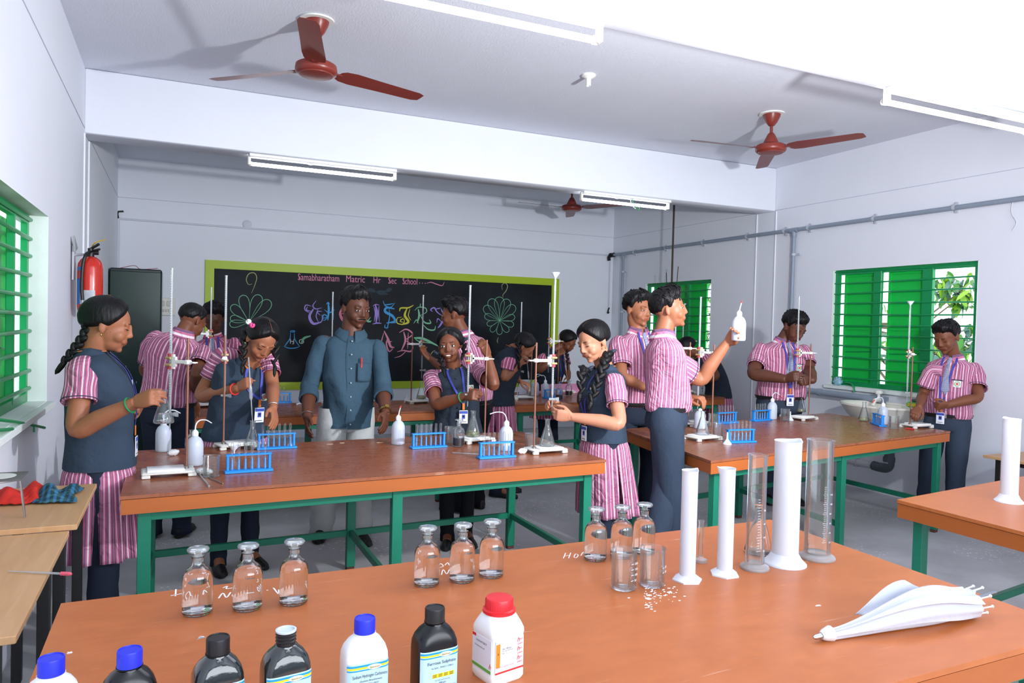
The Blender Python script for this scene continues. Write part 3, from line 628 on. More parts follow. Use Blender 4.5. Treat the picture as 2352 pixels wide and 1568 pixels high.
# ---------------------------------------------------------------- blackboard
m_lime = mat('lime_yellow_paint', 'a9c21c', .45, noise=.05, nscale=4)
def board_mat():
    m = mat('blackboard_paint', '0e1117', .6, spec=.25); nt = m.node_tree; p = nt.nodes['Principled BSDF']; L = nt.links.new
    tc = nt.nodes.new('ShaderNodeTexCoord'); n = nt.nodes.new('ShaderNodeTexNoise'); n.inputs['Scale'].default_value = 1.3; n.inputs['Detail'].default_value = 7; n.inputs['Roughness'].default_value = .6; L(tc.outputs['Object'], n.inputs[0])
    r = nt.nodes.new('ShaderNodeValToRGB'); L(n.outputs[0], r.inputs[0]); r.color_ramp.elements[0].position = .42; r.color_ramp.elements[0].color = (*srgb('0d1016'), 1); r.color_ramp.elements[1].position = .80; r.color_ramp.elements[1].color = (*srgb('222b33'), 1)
    L(r.outputs[0], p.inputs['Base Color']); return m
BX0, BX1, BZ0, BZ1 = .29, 5.005, .60, 2.148; ix0, ix1, iz0, iz1 = .388, 4.888, .694, 2.05
t = thing('blackboard', 'wide blackboard in a lime yellow frame covered with coloured chalk lettering', 'blackboard', ((BX0+BX1)/2, YB, 1.3)); org = t.location
BY = YB-.012
mb = MB(); mb.box(((ix0+ix1)/2, YB-.006, (iz0+iz1)/2), (ix1-ix0, .012, iz1-iz0)); rel(t, mb, 'board_surface', board_mat(), smooth=False)
for c, s_ in ((((BX0+BX1)/2, YB-.014, (iz1+BZ1)/2), (BX1-BX0, .028, BZ1-iz1)), (((BX0+BX1)/2, YB-.014, (iz0+BZ0)/2), (BX1-BX0, .028, iz0-BZ0)), (((BX0+ix0)/2, YB-.014, (iz0+iz1)/2), (ix0-BX0, .028, iz1-iz0)), (((BX1+ix1)/2, YB-.014, (iz0+iz1)/2), (BX1-ix1, .028, iz1-iz0))):
    mb = MB(); mb.box(c, s_); rel(t, mb, 'frame_board', m_lime, smooth=False)
def bz(x, y): return at(440+x*.3741, 580+y*.3743, y=BY-.0005)
CH = {k: mat('chalk_'+k, v, .95) for k, v in dict(pink='d98aa6', purple='a08ad6', blue='4f9fd8', yellow='cdc94a', green='7fc09a', olive='a9ad74', rose='c9758a', white='d8d8d8', dim='34424c').items()}
CHN = [0]
def chalk(name, colour, strokes, w_=.018):
    mb = MB()
    for st in strokes:
        ww = w_
        if isinstance(st, tuple): ww, st = st
        p = np.array([bz(*q) for q in st]); p = spline(p, 7) if len(p) > 2 else np.linspace(p[0], p[1], 6); tp = np.sin(np.linspace(.35, PI-.35, len(p)))
        mb.ribbon(p, ww*tp, (0, -1, 0), .0006+.00025*CHN[0]); CHN[0] = (CHN[0]+1) % 40
    o = rel(t, mb, name, CH[colour], smooth=False); o['kind'] = 'stuff' if False else 'part'; del o['kind']; return o
W = .034; N = .013
chalk('chalk_letter', 'purple', [(N, [(765, 295), (745, 325), (762, 345), (800, 338)]), (N, [(735, 328), (702, 322), (696, 350), (728, 372)]), (N, [(712, 330), (706, 352), (735, 360)]), (W, [(748, 345), (724, 392), (748, 435), (798, 425)]), (N, [(775, 348), (765, 390), (778, 425)]), (N, [(800, 380), (803, 410), (790, 432)]), (N, [(800, 360), (770, 362), (790, 385)])])
chalk('chalk_letter', 'blue', [(W*.8, [(838, 310), (842, 350), (836, 415)]), (W*.8, [(868, 310), (866, 360), (869, 412)]), (N, [(815, 350), (845, 368), (878, 350)]), (N, [(832, 395), (806, 402), (812, 380), (832, 392), (820, 412), (806, 415)]), (N, [(826, 318), (838, 306), (848, 318)])])
chalk('chalk_letter', 'rose', [(W, [(930, 330), (912, 375), (935, 420), (968, 412)]), (N, [(920, 375), (955, 370)]), (N, [(930, 330), (965, 335)])])
chalk('chalk_letter', 'green', [(W*.8, [(1012, 335), (1008, 380), (1012, 425)]), (N, [(1012, 335), (1036, 390), (1060, 335)]), (W*.8, [(1062, 335), (1068, 380), (1078, 418), (1100, 425)]), (N, [(1098, 395), (1084, 420), (1106, 418)])])
chalk('chalk_letter', 'purple', [(W, [(1128, 320), (1137, 370), (1132, 432)]), (N, [(1118, 330), (1127, 370), (1120, 425)]), (N, [(1150, 325), (1148, 370), (1152, 425)]), (N, [(1112, 328), (1130, 318), (1152, 322)]), (N*1.3, [(1110, 438), (1138, 432), (1166, 434)])])
chalk('chalk_letter', 'blue', [(W, [(1245, 345), (1198, 338), (1188, 362), (1232, 388), (1246, 420), (1196, 432)]), (N, [(1175, 295), (1188, 325), (1222, 335), (1248, 308)]), (N, [(1180, 320), (1210, 318), (1238, 312)]), (N, [(1212, 345), (1215, 390), (1206, 440), (1198, 470)]), (N, [(1188, 440), (1186, 460), (1210, 458)]), (N, [(1225, 432), (1258, 425), (1246, 400)])])
chalk('chalk_letter', 'yellow', [(N*1.6, [(1276, 360), (1284, 340), (1330, 338), (1362, 322)]), (W, [(1322, 342), (1308, 385), (1330, 425), (1288, 442)]), (N, [(1340, 345), (1330, 385), (1345, 415)]), (N, [(1290, 395), (1262, 402), (1262, 432), (1296, 438), (1305, 412), (1280, 408)]), (N, [(1300, 400), (1280, 420), (1300, 428)])])
chalk('chalk_letter', 'green', [(W*.8, [(1390, 345), (1396, 385), (1384, 432)]), (N, [(1368, 355), (1392, 335), (1434, 340), (1440, 365), (1402, 385)]), (N*1.5, [(1404, 385), (1430, 428), (1466, 432), (1458, 410)]), (N, [(1362, 435), (1380, 412), (1392, 435)]), (N*1.4, [(1418, 440), (1450, 470), (1488, 474), (1496, 450)]), (N, [(1406, 312), (1402, 335)])])
chalk('chalk_letter', 'purple', [(N*1.4, [(1480, 362), (1468, 350), (1490, 338), (1508, 365), (1540, 388)]), (W*.8, [(1532, 345), (1548, 395), (1530, 440), (1512, 462)]), (N, [(1505, 430), (1512, 405), (1538, 428)]), (N, [(1500, 345), (1530, 340)])])
chalk('chalk_letter', 'pink', [(W, [(1060, 480), (1045, 540), (1060, 595), (1110, 588)]), (N, [(1040, 590), (1030, 560), (1050, 560)])])
chalk('chalk_letter', 'pink', [(W*.9, [(1182, 480), (1206, 530), (1222, 575), (1245, 582)]), (N*1.5, [(1205, 520), (1196, 560), (1212, 605), (1236, 590)]), (N, [(1195, 550), (1230, 545)]), (N, [(1180, 490), (1165, 545), (1150, 600)])])
chalk('chalk_letter', 'pink', [(W*.8, [(1302, 485), (1312, 540), (1288, 600)]), (N*1.5, [(1275, 490), (1318, 470), (1356, 500), (1310, 538)]), (N*1.5, [(1312, 538), (1354, 568), (1346, 605), (1300, 600), (1262, 608)]), (N, [(1330, 490), (1325, 590)]), (N, [(1320, 600), (1285, 632), (1245, 645)])])
chalk('chalk_swoosh', 'green', [(.028, [(674, 556), (690, 525), (732, 510)]), (.035, [(1365, 522), (1425, 530), (1512, 572)]), (.012, [(1365, 522), (1400, 545), (1500, 560)])])
chalk('chalk_curl', 'olive', [(.010, [(1466, 628), (1478, 610), (1494, 598)]), (.010, [(1882, 520), (1876, 540), (1880, 555)])])
chalk('chalk_flask', 'blue', [(N, [(603, 482), (618, 478), (634, 482), (618, 487), (603, 482)]), (N, [(606, 485), (604, 525), (585, 555), (568, 578)]), (N, [(630, 485), (632, 525), (648, 555), (664, 575)]), (N, [(568, 576), (600, 586), (640, 584), (664, 574)])])
ROSE = (438, 425); PT = [(232, 420, 26), (245, 318, 26), (318, 262, 26), (412, 260, 26), (480, 300, 26), (240, 470, 22)]
def petals(c, tips, wf):
    out = []
    for tx, ty in tips:
        dx, dy = tx-c[0], ty-c[1]; px_, py_ = -dy*wf, dx*wf
        out.append([c, (c[0]+dx*.6+px_*.8, c[1]+dy*.6+py_*.8), (c[0]+dx*.9+px_*.7, c[1]+dy*.9+py_*.7), (tx, ty), (c[0]+dx*.9-px_*.7, c[1]+dy*.9-py_*.7), (c[0]+dx*.6-px_*.8, c[1]+dy*.6-py_*.8), c])
    return out
chalk('chalk_flower', 'green', petals((352, 425), [(234, 440), (245, 325), (312, 262), (416, 260), (482, 296), (238, 400)], .22), .008)
chalk('chalk_flower', 'green', petals((1890, 418), [(1796, 330), (1834, 285), (1888, 272), (1940, 286), (1982, 325), (1982, 392), (1975, 445), (1942, 486), (1888, 502), (1838, 484), (1814, 440), (1800, 385)], .24), .007)
chalk('chalk_curl', 'olive', [(.010, [(372, 192), (350, 195), (336, 165), (352, 130), (385, 125), (400, 155), (386, 205), (368, 248)]), (.010, [(1908, 228), (1905, 200), (1925, 187), (1940, 205), (1930, 235), (1912, 258), (1912, 275)])])
mb = MB()
for px, py, wd in ((1090, 225, 60), (1125, 240, 70), (1170, 245, 70), (1205, 232, 50)): pass
for px, txt, s_ in ((651, '$amabharatham', 1.0), (945, 'Matric', 1.0), (1113, 'Hr', 1.0), (1206, '$ec', 1.0), (1293, '$chool', 1.0)):
    yb = 165+(px-651)*.0385; o_ = bz(px, yb+3); xd = unit(bz(px+100, yb+3+3.9)-o_); xd = np.array([xd[0], 0, xd[2]])
    mb = MB(); wpx = {'$amabharatham': 255, 'Matric': 119, 'Hr': 47, '$ec': 52, '$chool': 92}[txt]; text_mb(mb, txt.replace('$', 'S'), .12, o_, xd, (0, 0, 1), fit=float(np.linalg.norm(bz(px+wpx, yb+3)-o_)), lift=.0009); rel(t, mb, 'chalk_word', CH['pink'], smooth=False)
chalk('chalk_swoosh', 'pink', [(.016, [(1398, 186), (1402, 187)]), (.016, [(1415, 187), (1419, 188)]), (.016, [(1432, 188), (1436, 189)]), (.012, [(1442, 188), (1470, 182), (1500, 192), (1538, 202), (1552, 180)])] + [(.010, [(655+d, 130+e), (664+d, 168+e)]) for d, e in ((0, 0), (556, 23), (644, 26))])
mb = MB(); text_mb(mb, 'H  O', .085, bz(601, 558), (1, 0, 0), (0, 0, 1)); text_mb(mb, '2', .05, bz(616, 562), (1, 0, 0), (0, 0, 1)); rel(t, mb, 'chalk_formula', CH['white'], smooth=False)
chalk('chalk_smudge', 'dim', [(.05, [(1085, 222), (1110, 232), (1130, 240)]), (.06, [(1135, 240), (1160, 245), (1190, 238)]), (.05, [(1190, 240), (1212, 228), (1228, 222)]), (.03, [(1150, 258), (1180, 252), (1205, 255)])])

# ---------------------------------------------------------------- things on the left desks
m_redc = mat('red_cloth', 'c22a20', .9, noise=.3, nscale=10, bump=.4, bscale=40)
def plaid_mat():
    m = mat('blue_plaid_cloth', '1e3b66', .9); nt = m.node_tree; p = nt.nodes['Principled BSDF']; L = nt.links.new
    tc = nt.nodes.new('ShaderNodeTexCoord')
    ramps = []
    for d, cols in (('X', ('17304f', '2f6fa8')), ('Y', ('123a3a', '3c6f5c'))):
        wv = nt.nodes.new('ShaderNodeTexWave'); wv.bands_direction = d; wv.inputs['Scale'].default_value = 14; L(tc.outputs['Object'], wv.inputs[0])
        r = nt.nodes.new('ShaderNodeValToRGB'); L(wv.outputs[0], r.inputs[0]); r.color_ramp.elements[0].position = .55; r.color_ramp.elements[1].position = .62; r.color_ramp.elements[0].color = (*srgb(cols[0]), 1); r.color_ramp.elements[1].color = (*srgb(cols[1]), 1); ramps.append(r)
    mx = nt.nodes.new('ShaderNodeMix'); mx.data_type = 'RGBA'; mx.inputs[0].default_value = .5; L(ramps[0].outputs[0], mx.inputs[6]); L(ramps[1].outputs[0], mx.inputs[7]); L(mx.outputs[2], p.inputs['Base Color']); return m
def cloth(label, name, c, sx, sy, h, m, seed):
    r_ = np.random.default_rng(seed); mb = MB(); n = 22; ph = r_.uniform(0, 6, 6); g = []
    for i in range(n):
        row = []
        for j in range(n):
            u, v = i/(n-1)*2-1, j/(n-1)*2-1; e = max(abs(u), abs(v))
            k = 1+.13*math.sin(3*math.atan2(v, u)+ph[0])+.08*math.sin(5*math.atan2(v, u)+ph[1])
            z = .005+h*max(0, 1-e**2)*(.55+.45*math.sin(5*u+ph[2]+2*v))+.35*h*abs(math.sin(9*u*v+7*v+ph[3]))*(1-e*.75)
            row.append((u*sx*k, v*sy*k, z))
        g.append(row)
    mb.loft(np.array(g), closed=False); o = mb.build(name, m, angle=180); o.location = c
    md = o.modifiers.new('s', 'SOLIDIFY'); md.thickness = .003; md.offset = 1
    return tag(o, label, 'cloth')
p = at(15, 1142, z=.765); cloth('red cloth with small yellow marks crumpled on the left desk', 'red_cloth', (XL+.10, p[1]-.02, .762), .085, .11, .05, m_redc, 3)
p = at(92, 1143, z=.765); cloth('blue and green plaid cloth lying folded on the left desk', 'plaid_cloth', (-.42, p[1], .762), .075, .105, .045, plaid_mat(), 5)
t = thing('tripod_stand', 'low steel tripod with wire gauze on top at the left edge', 'tripod', (XL+.085, 2.98, .76))
mb = MB(); mb.rbox((0, 0, .15), (.15, .15, .004), .001); mb.build('wire_gauze', mat('grey_gauze', '6c6a68', .7, .4), t)
mb = MB(); mb.lathe([(.05, .1525), (.05, .1535), (.001, .1535)], 20); mb.build('ceramic_disc', mat('pale_disc', 'd7d8d2', .8), t)
mb = MB(); mb.tube([(.06*math.cos(a), .06*math.sin(a), .143) for a in np.linspace(0, 2*PI, 25)], .004, 6); mb.build('ring', mat('steel', 'b8bcc2', .3, 1.0), t)
for a in (.3, .3+2*PI/3, .3-2*PI/3): mb = MB(); mb.tube([(.06*math.cos(a), .06*math.sin(a), .143), (.075*math.cos(a), .075*math.sin(a), .003)], .004, 6); mb.build('leg', mat('steel', 'b8bcc2', .3, 1.0), t)

# ================================================================ laboratory ware
m_pp = mat('white_polythene', 'e9edf6', .38, trans=.12, sss=.25); m_ppw = mat('translucent_polythene', 'dfe8f5', .35, trans=.35, sss=.2)
m_cap = mat('white_cap', 'eef0f4', .4); m_redp = mat('red_plastic', 'c23434', .4); m_rackb = mat('rack_blue', '1f8ade', .38)
m_bur = mat('burette_glass', 'ccd2d6', .12, trans=.55, alpha=.75, coat=.5); m_print = mat('white_print', 'f2f4f6', .6); m_rod = mat('rusty_rod', '8b5f4e', .45, .5, noise=.2, nscale=60)
m_rods = mat('dull_steel_rod', '8f8a84', .35, .8); m_base = mat('cream_enamel', 'dcdcd4', .4, noise=.05, nscale=30); m_tile = mat('white_tile', 'f4f4f2', .25); m_tileedge = mat('tile_edge', '8e5f46', .6)
m_clamp = mat('white_clamp', 'ecebe6', .4); m_cork = mat('pink_cork', 'b8444e', .6); m_amber = mat('brass_screw', 'c9b27a', .35, .4)
m_cot = mat('cotton_wool', 'f3f4f8', 1.0, bump=1.0, bscale=150, sss=.3)
m_dark = mat('dark_violet_liquid', '120a18', .1, coat=.5); m_gold = mat('pale_liquid', 'd8dba0', .1, trans=.8)

def place(o, p, rz=0.0): o.location = tuple(float(k) for k in p); o.rotation_euler = (0, 0, rz); return o
PROTO = {}
def inst(kind, label, p, rz=0.0, group=None):
    """the first of a kind is the prototype itself; the rest are copies of it and of each of its parts"""
    f = PROTO[kind]
    if callable(f):
        o = f(); PROTO[kind] = o; place(o, p, rz); tag(o, label, o['category'], group); return o
    return dup(f, p, rz, label, group)
def on(px, py, z=None): return at(px, py, z=TZ if z is None else z)

# --- stands, clamps, burettes
def mk_stand():
    t = thing('retort_stand', 'x', 'stand')
    mb = MB(); mb.rbox((.075, 0, .020), (.215, .135, .012), .004)
    for sx in (-.02, .165):
        for sy in (-.058, .058): mb.rbox((sx, sy, .008), (.035, .018, .016), .003)
    mb.build('base', m_base, t)
    mb = MB(); mb.tube([(0, 0, .02), (0, 0, .615)], .0055, 10); mb.build('rod', m_rod, t)
    mb = MB(); mb.lathe([(.011, .024), (.011, .036), (.006, .038)], 12); mb.build('rod_nut', m_rods, t)
    return t
PROTO['stand'] = mk_stand
def mk_tile():
    mb = MB(); mb.rbox((0, 0, .004), (.15, .115, .008), .0015); o = mb.build('white_tile', m_tile); o['category'] = 'tile'; return o
PROTO['tile'] = mk_tile
def mk_clamp():
    """butterfly clamp: boss on the rod at the origin, jaws at x = .105"""
    t = thing('burette_clamp', 'x', 'clamp')
    mb = MB(); mb.rbox((0, 0, 0), (.026, .026, .022), .004); mb.tube([(-.012, 0, 0), (-.045, 0, 0)], .004, 8); mb.tube([(-.043, -.014, 0), (-.043, .014, 0)], .003, 6); mb.build('boss', m_clamp, t)
    mb = MB(); mb.rbox((.048, 0, 0), (.08, .012, .017), .003); mb.prism([(.075, -.006), (.092, -.006), (.092, .006), (.075, .006)], -.022, .022); mb.box((.093, 0, 0), (.012, .012, .066)); mb.tube([(.04, -.007, 0), (.04, -.010, 0)], .006, 10); mb.build('arm', m_clamp, t)
    for z in (-.016, .016): mb = MB(); mb.tube([(.095, -.013, z), (.126, -.013, z)], .006, 8); mb.tube([(.095, .013, z), (.126, .013, z)], .006, 8); mb.build('finger', m_amber, t)
    for z in (-.029, .029): mb = MB(); mb.lathe([(.008, -.006), (.0135, -.006), (.0135, .006), (.008, .006)], 12, (.110, 0, z), caps=False); mb.build('cork_grip', m_cork, t)
    return t
PROTO['clamp'] = mk_clamp
def mk_burette(funnel=False):
    t = thing('burette', 'x', 'burette')                # the origin is the tip
    mb = MB(); mb.tube([(0, 0, .10), (0, 0, .74)], .0062, 14); mb.tube([(0, 0, .735), (0, 0, .742)], .0078, 14); mb.build('graduated_tube', m_bur, t)
    mb = MB()
    for i in range(50): mb.box((0, -.0064, .16+i*.0112), (.0060 if i % 5 == 0 else .0032, .0006, .0012))
    o = mb.build('scale_marks', m_print, t, smooth=False)
    mb = MB(); mb.tube([(0, 0, .105), (0, 0, .085)], [.0062, .0035], 12); mb.tube([(0, 0, .085), (0, 0, .012), (0, 0, 0)], [.0032, .003, .0014], 10); mb.build('tip', m_bur, t)
    mb = MB(); mb.tube([(-.018, 0, .075), (.018, 0, .075)], .0072, 12); mb.tube([(.018, 0, .075), (.026, 0, .075)], .010, 12); mb.box((.032, 0, .075), (.012, .004, .022)); mb.build('stopcock', m_bur, t)
    return t
PROTO['burette'] = mk_burette
def mk_funnel():
    mb = MB(); mb.lathe([(.0035, -.035), (.0045, 0), (.025, .030), (.0255, .033), (.024, .032), (.0035, .002), (.0028, -.034)], 20); o = mb.build('funnel', m_pp); o['category'] = 'funnel'; return o
PROTO['funnel'] = mk_funnel
# --- flasks, beakers, tubes
def glassware(name, prof, m, cat, n=28):
    mb = MB(); mb.lathe(prof, n, caps=True); o = mb.build(name, m, angle=60); o['category'] = cat; return o
FL = [(.001, .002), (.040, .002), (.044, .006), (.044, .012), (.040, .030), (.022, .092), (.014, .115), (.0135, .145), (.0165, .152), (.0165, .154), (.0145, .152), (.0125, .146), (.0125, .115), (.0205, .092), (.0388, .030), (.0428, .012), (.040, .005), (.001, .0045)]
PROTO['flask'] = lambda: glassware('conical_flask', FL, THIN, 'flask')
PROTO['flask_near'] = lambda: glassware('conical_flask', FL, GLASS, 'flask', 40)
def mk_flask_liquid(m, hz):
    def f():
        t = thing('conical_flask', 'x', 'flask')
        mb = MB(); mb.lathe(FL, 28); mb.build('glass', THIN, t, angle=60)
        pr = [(.001, .005), (.040, .0055), (.0425, .012), (.0385, .030)]; zz = min(hz, .09)
        pr = [q for q in pr if q[1] <= zz]+[(np.interp(zz, [.012, .03, .092], [.0425, .0385, .0203]), zz), (.001, zz)]
        mb = MB(); mb.lathe(pr, 28); mb.build('liquid', m, t, angle=50); return t
    return f
PROTO['flask_water'] = mk_flask_liquid(WATER, .045); PROTO['flask_pale'] = mk_flask_liquid(m_gold, .03)
BK = [(.001, .001), (.032, .001), (.0345, .005), (.0345, .098), (.0375, .104), (.037, .105), (.033, .099), (.033, .006), (.031, .004), (.001, .004)]
PROTO['beaker'] = lambda: glassware('beaker', [(r, z*.9) for r, z in BK], THIN, 'beaker')
def mk_tube():
    pr = [(.0068, 0), (.0078, .0005), (.0068, .003), (.0066, .118)]+[(.0066*math.cos(a), .118+.0066*math.sin(a)) for a in np.linspace(.3, PI/2-.02, 5)]
    mb = MB(); mb.lathe(pr, 14, caps=False); o = mb.build('test_tube', THIN, angle=80); o['category'] = 'test tube'; return o
PROTO['tube'] = mk_tube
def mk_rack():
    t = thing('test_tube_rack', 'x', 'rack')
    mb = MB(); mb.rbox((0, 0, .006), (.212, .055, .012), .002); mb.build('base', m_rackb, t)
    holes = [(-.0725+i*.029) for i in range(6)]
    mb = MB(); xs = [-.1]+[h+s*.0085 for h in holes for s in (-1, 1)]+[.1]
    for i in range(0, len(xs), 2): mb.box(((xs[i]+xs[i+1])/2, 0, .082), (xs[i+1]-xs[i], .03, .007))
    for y in (-.012, .012): mb.box((0, y, .082), (.2, .007, .0068))
    mb.build('top_rail', m_rackb, t, smooth=False)
    for x in (-.092, .092): mb = MB(); mb.rbox((x, 0, .046), (.012, .022, .07), .002); mb.build('post', m_rackb, t)
    for h in holes: mb = MB(); mb.tube([(h, 0, .011), (h, 0, .058), (h, 0, .062)], [.0042, .0038, .002], 8); mb.build('peg', m_rackb, t)
    return t
PROTO['rack'] = mk_rack
RACK_N = [0]
def rack(label, p, rz, tubes=6, where='', skip=()):
    o = inst('rack', label, p, rz, 'blue test tube racks'); c, s = math.cos(rz), math.sin(rz)
    for i in range(tubes):
        x = -.0725+i*.029; nth = ('first', 'second', 'third', 'fourth', 'fifth', 'sixth')[i]
        inst('tube', f'{nth} test tube from left, rack {where}', (p[0]+c*x, p[1]+s*x, p[2]+.014), rng.uniform(0, 6), 'test tubes in the rack '+where)
    return o
def mk_wash(tip_path, red):
    def f():
        t = thing('wash_bottle', 'x', 'wash bottle')
        mb = MB(); mb.lathe([(.034, 0), (.0375, .004), (.0385, .012), (.0385, .095), (.036, .112), (.028, .128), (.016, .138), (.013, .142), (.013, .15)], 28); mb.build('body', m_ppw, t, angle=50)
        mb = MB(); mb.lathe([(.0150, .142), (.0155, .158), (.012, .164), (.004, .172)], 16); mb.build('cap', m_cap, t)
        mb = MB(); pth = spline(tip_path, 7); mb.tube(pth, np.linspace(.0036, .0024, len(pth)), 8); sp = mb.build('spout', m_pp, t)
        if red: mb = MB(); k = len(pth); mb.tube(pth[int(k*.80):], .0042, 8); mb.build('red_tip', m_redp, sp)
        return t
    return f
PROTO['wash_bent'] = mk_wash([(0, 0, .165), (.004, 0, .195), (.022, 0, .213), (.055, 0, .212), (.085, 0, .195)], False)
PROTO['wash_redbent'] = mk_wash([(0, 0, .165), (.006, 0, .20), (.030, 0, .213), (.068, 0, .200), (.098, 0, .168)], True)
PROTO['wash_redstraight'] = mk_wash([(0, 0, .165), (.003, 0, .185), (.008, 0, .205), (.013, 0, .225)], True)
PROTO['wash_long'] = mk_wash([(0, 0, .165), (-.006, 0, .19), (-.03, 0, .215), (-.08, 0, .222), (-.13, 0, .215)], False)
RB = [(.001, .002), (.031, .002), (.0345, .006), (.0345, .084), (.0335, .093), (.030, .102), (.024, .109), (.017, .114), (.0135, .119), (.0130, .134), (.0155, .138), (.0145, .139), (.0107, .134), (.0110, .119), (.0155, .1125), (.0225, .107), (.0285, .100), (.0317, .092), (.0325, .084), (.0325, .010), (.029, .006), (.001, .006)]
def mk_reagent(liq, level, near):
    def f():
        g = GLASS if near else THIN
        t = thing('reagent_bottle', 'x', 'bottle')
        mb = MB(); mb.lathe(RB, 40 if near else 24); mb.build('glass', g, t, angle=60)
        e = .0002; zs = [z for z in (.0075, .010, .084, .092, .100, .107) if z < level]+[level]
        rr = np.interp(zs, [.0075, .010, .084, .092, .100, .107, .1125], [.029, .0325, .0325, .0317, .0285, .0225, .0155])+e
        mb = MB(); mb.lathe([(.001, .0065)]+list(zip(rr, zs))+[(.001, level)], 40 if near else 24); mb.build('liquid', liq, t, angle=50)
        mb = MB(); mb.lathe([(.001, .120), (.0088, .120), (.0103, .136), (.0085, .144), (.0095, .148), (.0235, .1505), (.0255, .1545), (.0235, .158), (.001, .1595)], 32); mb.build('stopper', FROST, t, angle=60)
        return t
    return f
PROTO['reagent_water'] = mk_reagent(WATER, .106, True); PROTO['reagent_dark'] = mk_reagent(m_dark, .052, False)
def mk_cotton():
    mb = MB(); mb.ell((0, 0, .016), (.032, .015, .015), 20, 12); o = mb.build('cotton_wad', m_cot, angle=180)
    for v in o.data.vertices: v.co += Vector(rng.normal(size=3)*.0016)
    o['category'] = 'cotton'; return o
PROTO['cotton'] = mk_cotton

def station(label_where, rod, top, side, tilt=0.0, funnel=False, zc=.50, burette=True, base_rz=0.0, clamp_rz=None, blen=1.0, tile=True, steel=False, tip=None):
    """one titration set: stand, clamp and burette as three things. side = direction (plan angle) of the clamp arm"""
    p = np.array(rod, float); o = inst('stand', 'retort stand '+label_where, p, base_rz, 'retort stands')
    if not burette: return
    inst('clamp', 'burette clamp '+label_where, p+np.array([0, 0, zc]), side, 'burette clamps')
    b = p+np.array([math.cos(side)*.110, math.sin(side)*.110, 0]); b[2] = p[2]+top-.742*blen
    bo = inst('burette', 'glass burette '+label_where, b, -.4, 'burettes'); bo.scale = (1, 1, blen)
    if funnel: inst('funnel', 'small white funnel on the burette '+label_where, b+np.array([0, 0, .742*blen+.012]), 0, 'funnels on burettes')
    if tile:
        d = base_rz; inst('tile', 'white tile on the stand '+label_where, (p[0]+math.cos(d)*.085, p[1]+math.sin(d)*.085, p[2]+.026), d, 'white tiles on stand bases')
# --- table 2 (middle)
A = on(428, 1088); station('of the girl holding a flask', A, .93, 2.28, zc=.505, base_rz=PI+.05)
B = on(513, 1030); station('of the girl with the pink flower', B, .945, 1.5, zc=.49, base_rz=.25, tile=True)
Cs = on(1113, 1012); station('beside the smiling girl', Cs, .945, 2.6, zc=.50, base_rz=PI+.3)
D = on(1226, 1040); station('of the girl with long braids at the table end', D, .965, .05, zc=.515, base_rz=.05, funnel=True)
inst('flask', 'empty conical flask on the white tile under the funnel-topped burette', D+np.array([.085, .006, .034]))
inst('flask_pale', 'conical flask with a little pale liquid on the stand beside the smiling girl', Cs+np.array([-.085, -.02, .034]))
inst('flask', 'conical flask receiving the pipette of the girl looking down', on(580, 1030))
rack('blue test tube rack at the front left of the middle table', on(571, 1083), .05, where='at the front left of the middle table')
rack('blue test tube rack beside the girl looking down, behind the front left rack', on(635, 1030), .05, where='beside the girl looking down')
rack('blue test tube rack in front of the smiling girl', on(984, 1028), .05, where='in front of the smiling girl')
rack('blue test tube rack near the right end of the middle table', on(1140, 1051), .0, where='near the right end of the middle table')
inst('wash_bent', 'wash bottle with bent spout next to the leftmost stand', on(447, 1068), .5, 'wash bottles')
inst('wash_redstraight', 'wash bottle with a straight red-tipped spout standing alone mid table', on(914, 1020), 0, 'wash bottles')
inst('wash_long', 'wash bottle with a long curved spout right of the smiling girl', on(1162, 1034), .35, 'wash bottles')
def mk_plainbottle():
    t = thing('polythene_bottle', 'x', 'bottle'); mb = MB(); mb.lathe([(.034, 0), (.040, .004), (.041, .012), (.041, .09), (.038, .108), (.028, .122), (.014, .130)], 28); mb.build('body', m_ppw, t, angle=50)
    mb = MB(); mb.lathe([(.0145, .128), (.0145, .14), (.004, .146)], 14); mb.build('cap', m_cap, t); return t
PROTO['plain'] = mk_plainbottle
inst('wash_bent', 'wash bottle under the flask held by the girl at the left', on(375, 1036), .35, 'wash bottles')
inst('beaker', 'small beaker beside the cotton roll at the left front of the middle table', on(485, 1094), 0, 'beakers')
inst('beaker', 'small beaker behind the dark reagent bottle', on(1034, 1016), 0, 'beakers')
inst('beaker', 'small beaker behind the funnel-topped burette stand', on(1219, 1033), 0, 'beakers')
inst('reagent_dark', 'stoppered bottle of black liquid in front of the smiling girl', on(1053, 1025), 0, 'dark reagent bottles')
def mk_bottle_back():
    o = glassware('glass_bottle', [(r, z*.9) for r, z in RB], THIN, 'bottle'); return o
PROTO['gbottle'] = mk_bottle_back
inst('gbottle', 'open clear glass bottle behind the wash bottle at the left of the middle table', on(441, 1042))
inst('cotton', 'small white cotton wad in front of the translucent bottle', on(398, 1046), .6, 'cotton wads'); o = inst('cotton', 'white cotton roll lying by the leftmost beaker', on(469, 1090), -.6, 'cotton wads'); o.scale = (1.35, 1.1, 1.0)
inst('cotton', 'white cotton wad left of the funnel-topped burette stand', on(1200, 1042), .3, 'cotton wads')
def rod_on(label, p, q, r, m, name='glass_rod', cat='rod', z=.004):
    mb = MB(); a, b = np.array(on(*p)), np.array(on(*q)); a[2] += z; b[2] += z; mb.tube([a, b], r, 8); o = mb.build(name, m, origin=(a+b)/2); o.location = (a+b)/2; return tag(o, label, cat)
rod_on('glass stirring rod lying in front of the stand at the left front', (452, 1083), (480, 1118), .004, m_bur); rod_on('thin steel rod lying across the cotton roll', (480, 1098), (512, 1112), .0022, m_rods, 'steel_rod')
rod_on('long thin glass rod lying in front of the smiling girl', (1040, 1041), (1108, 1045), .003, m_bur)
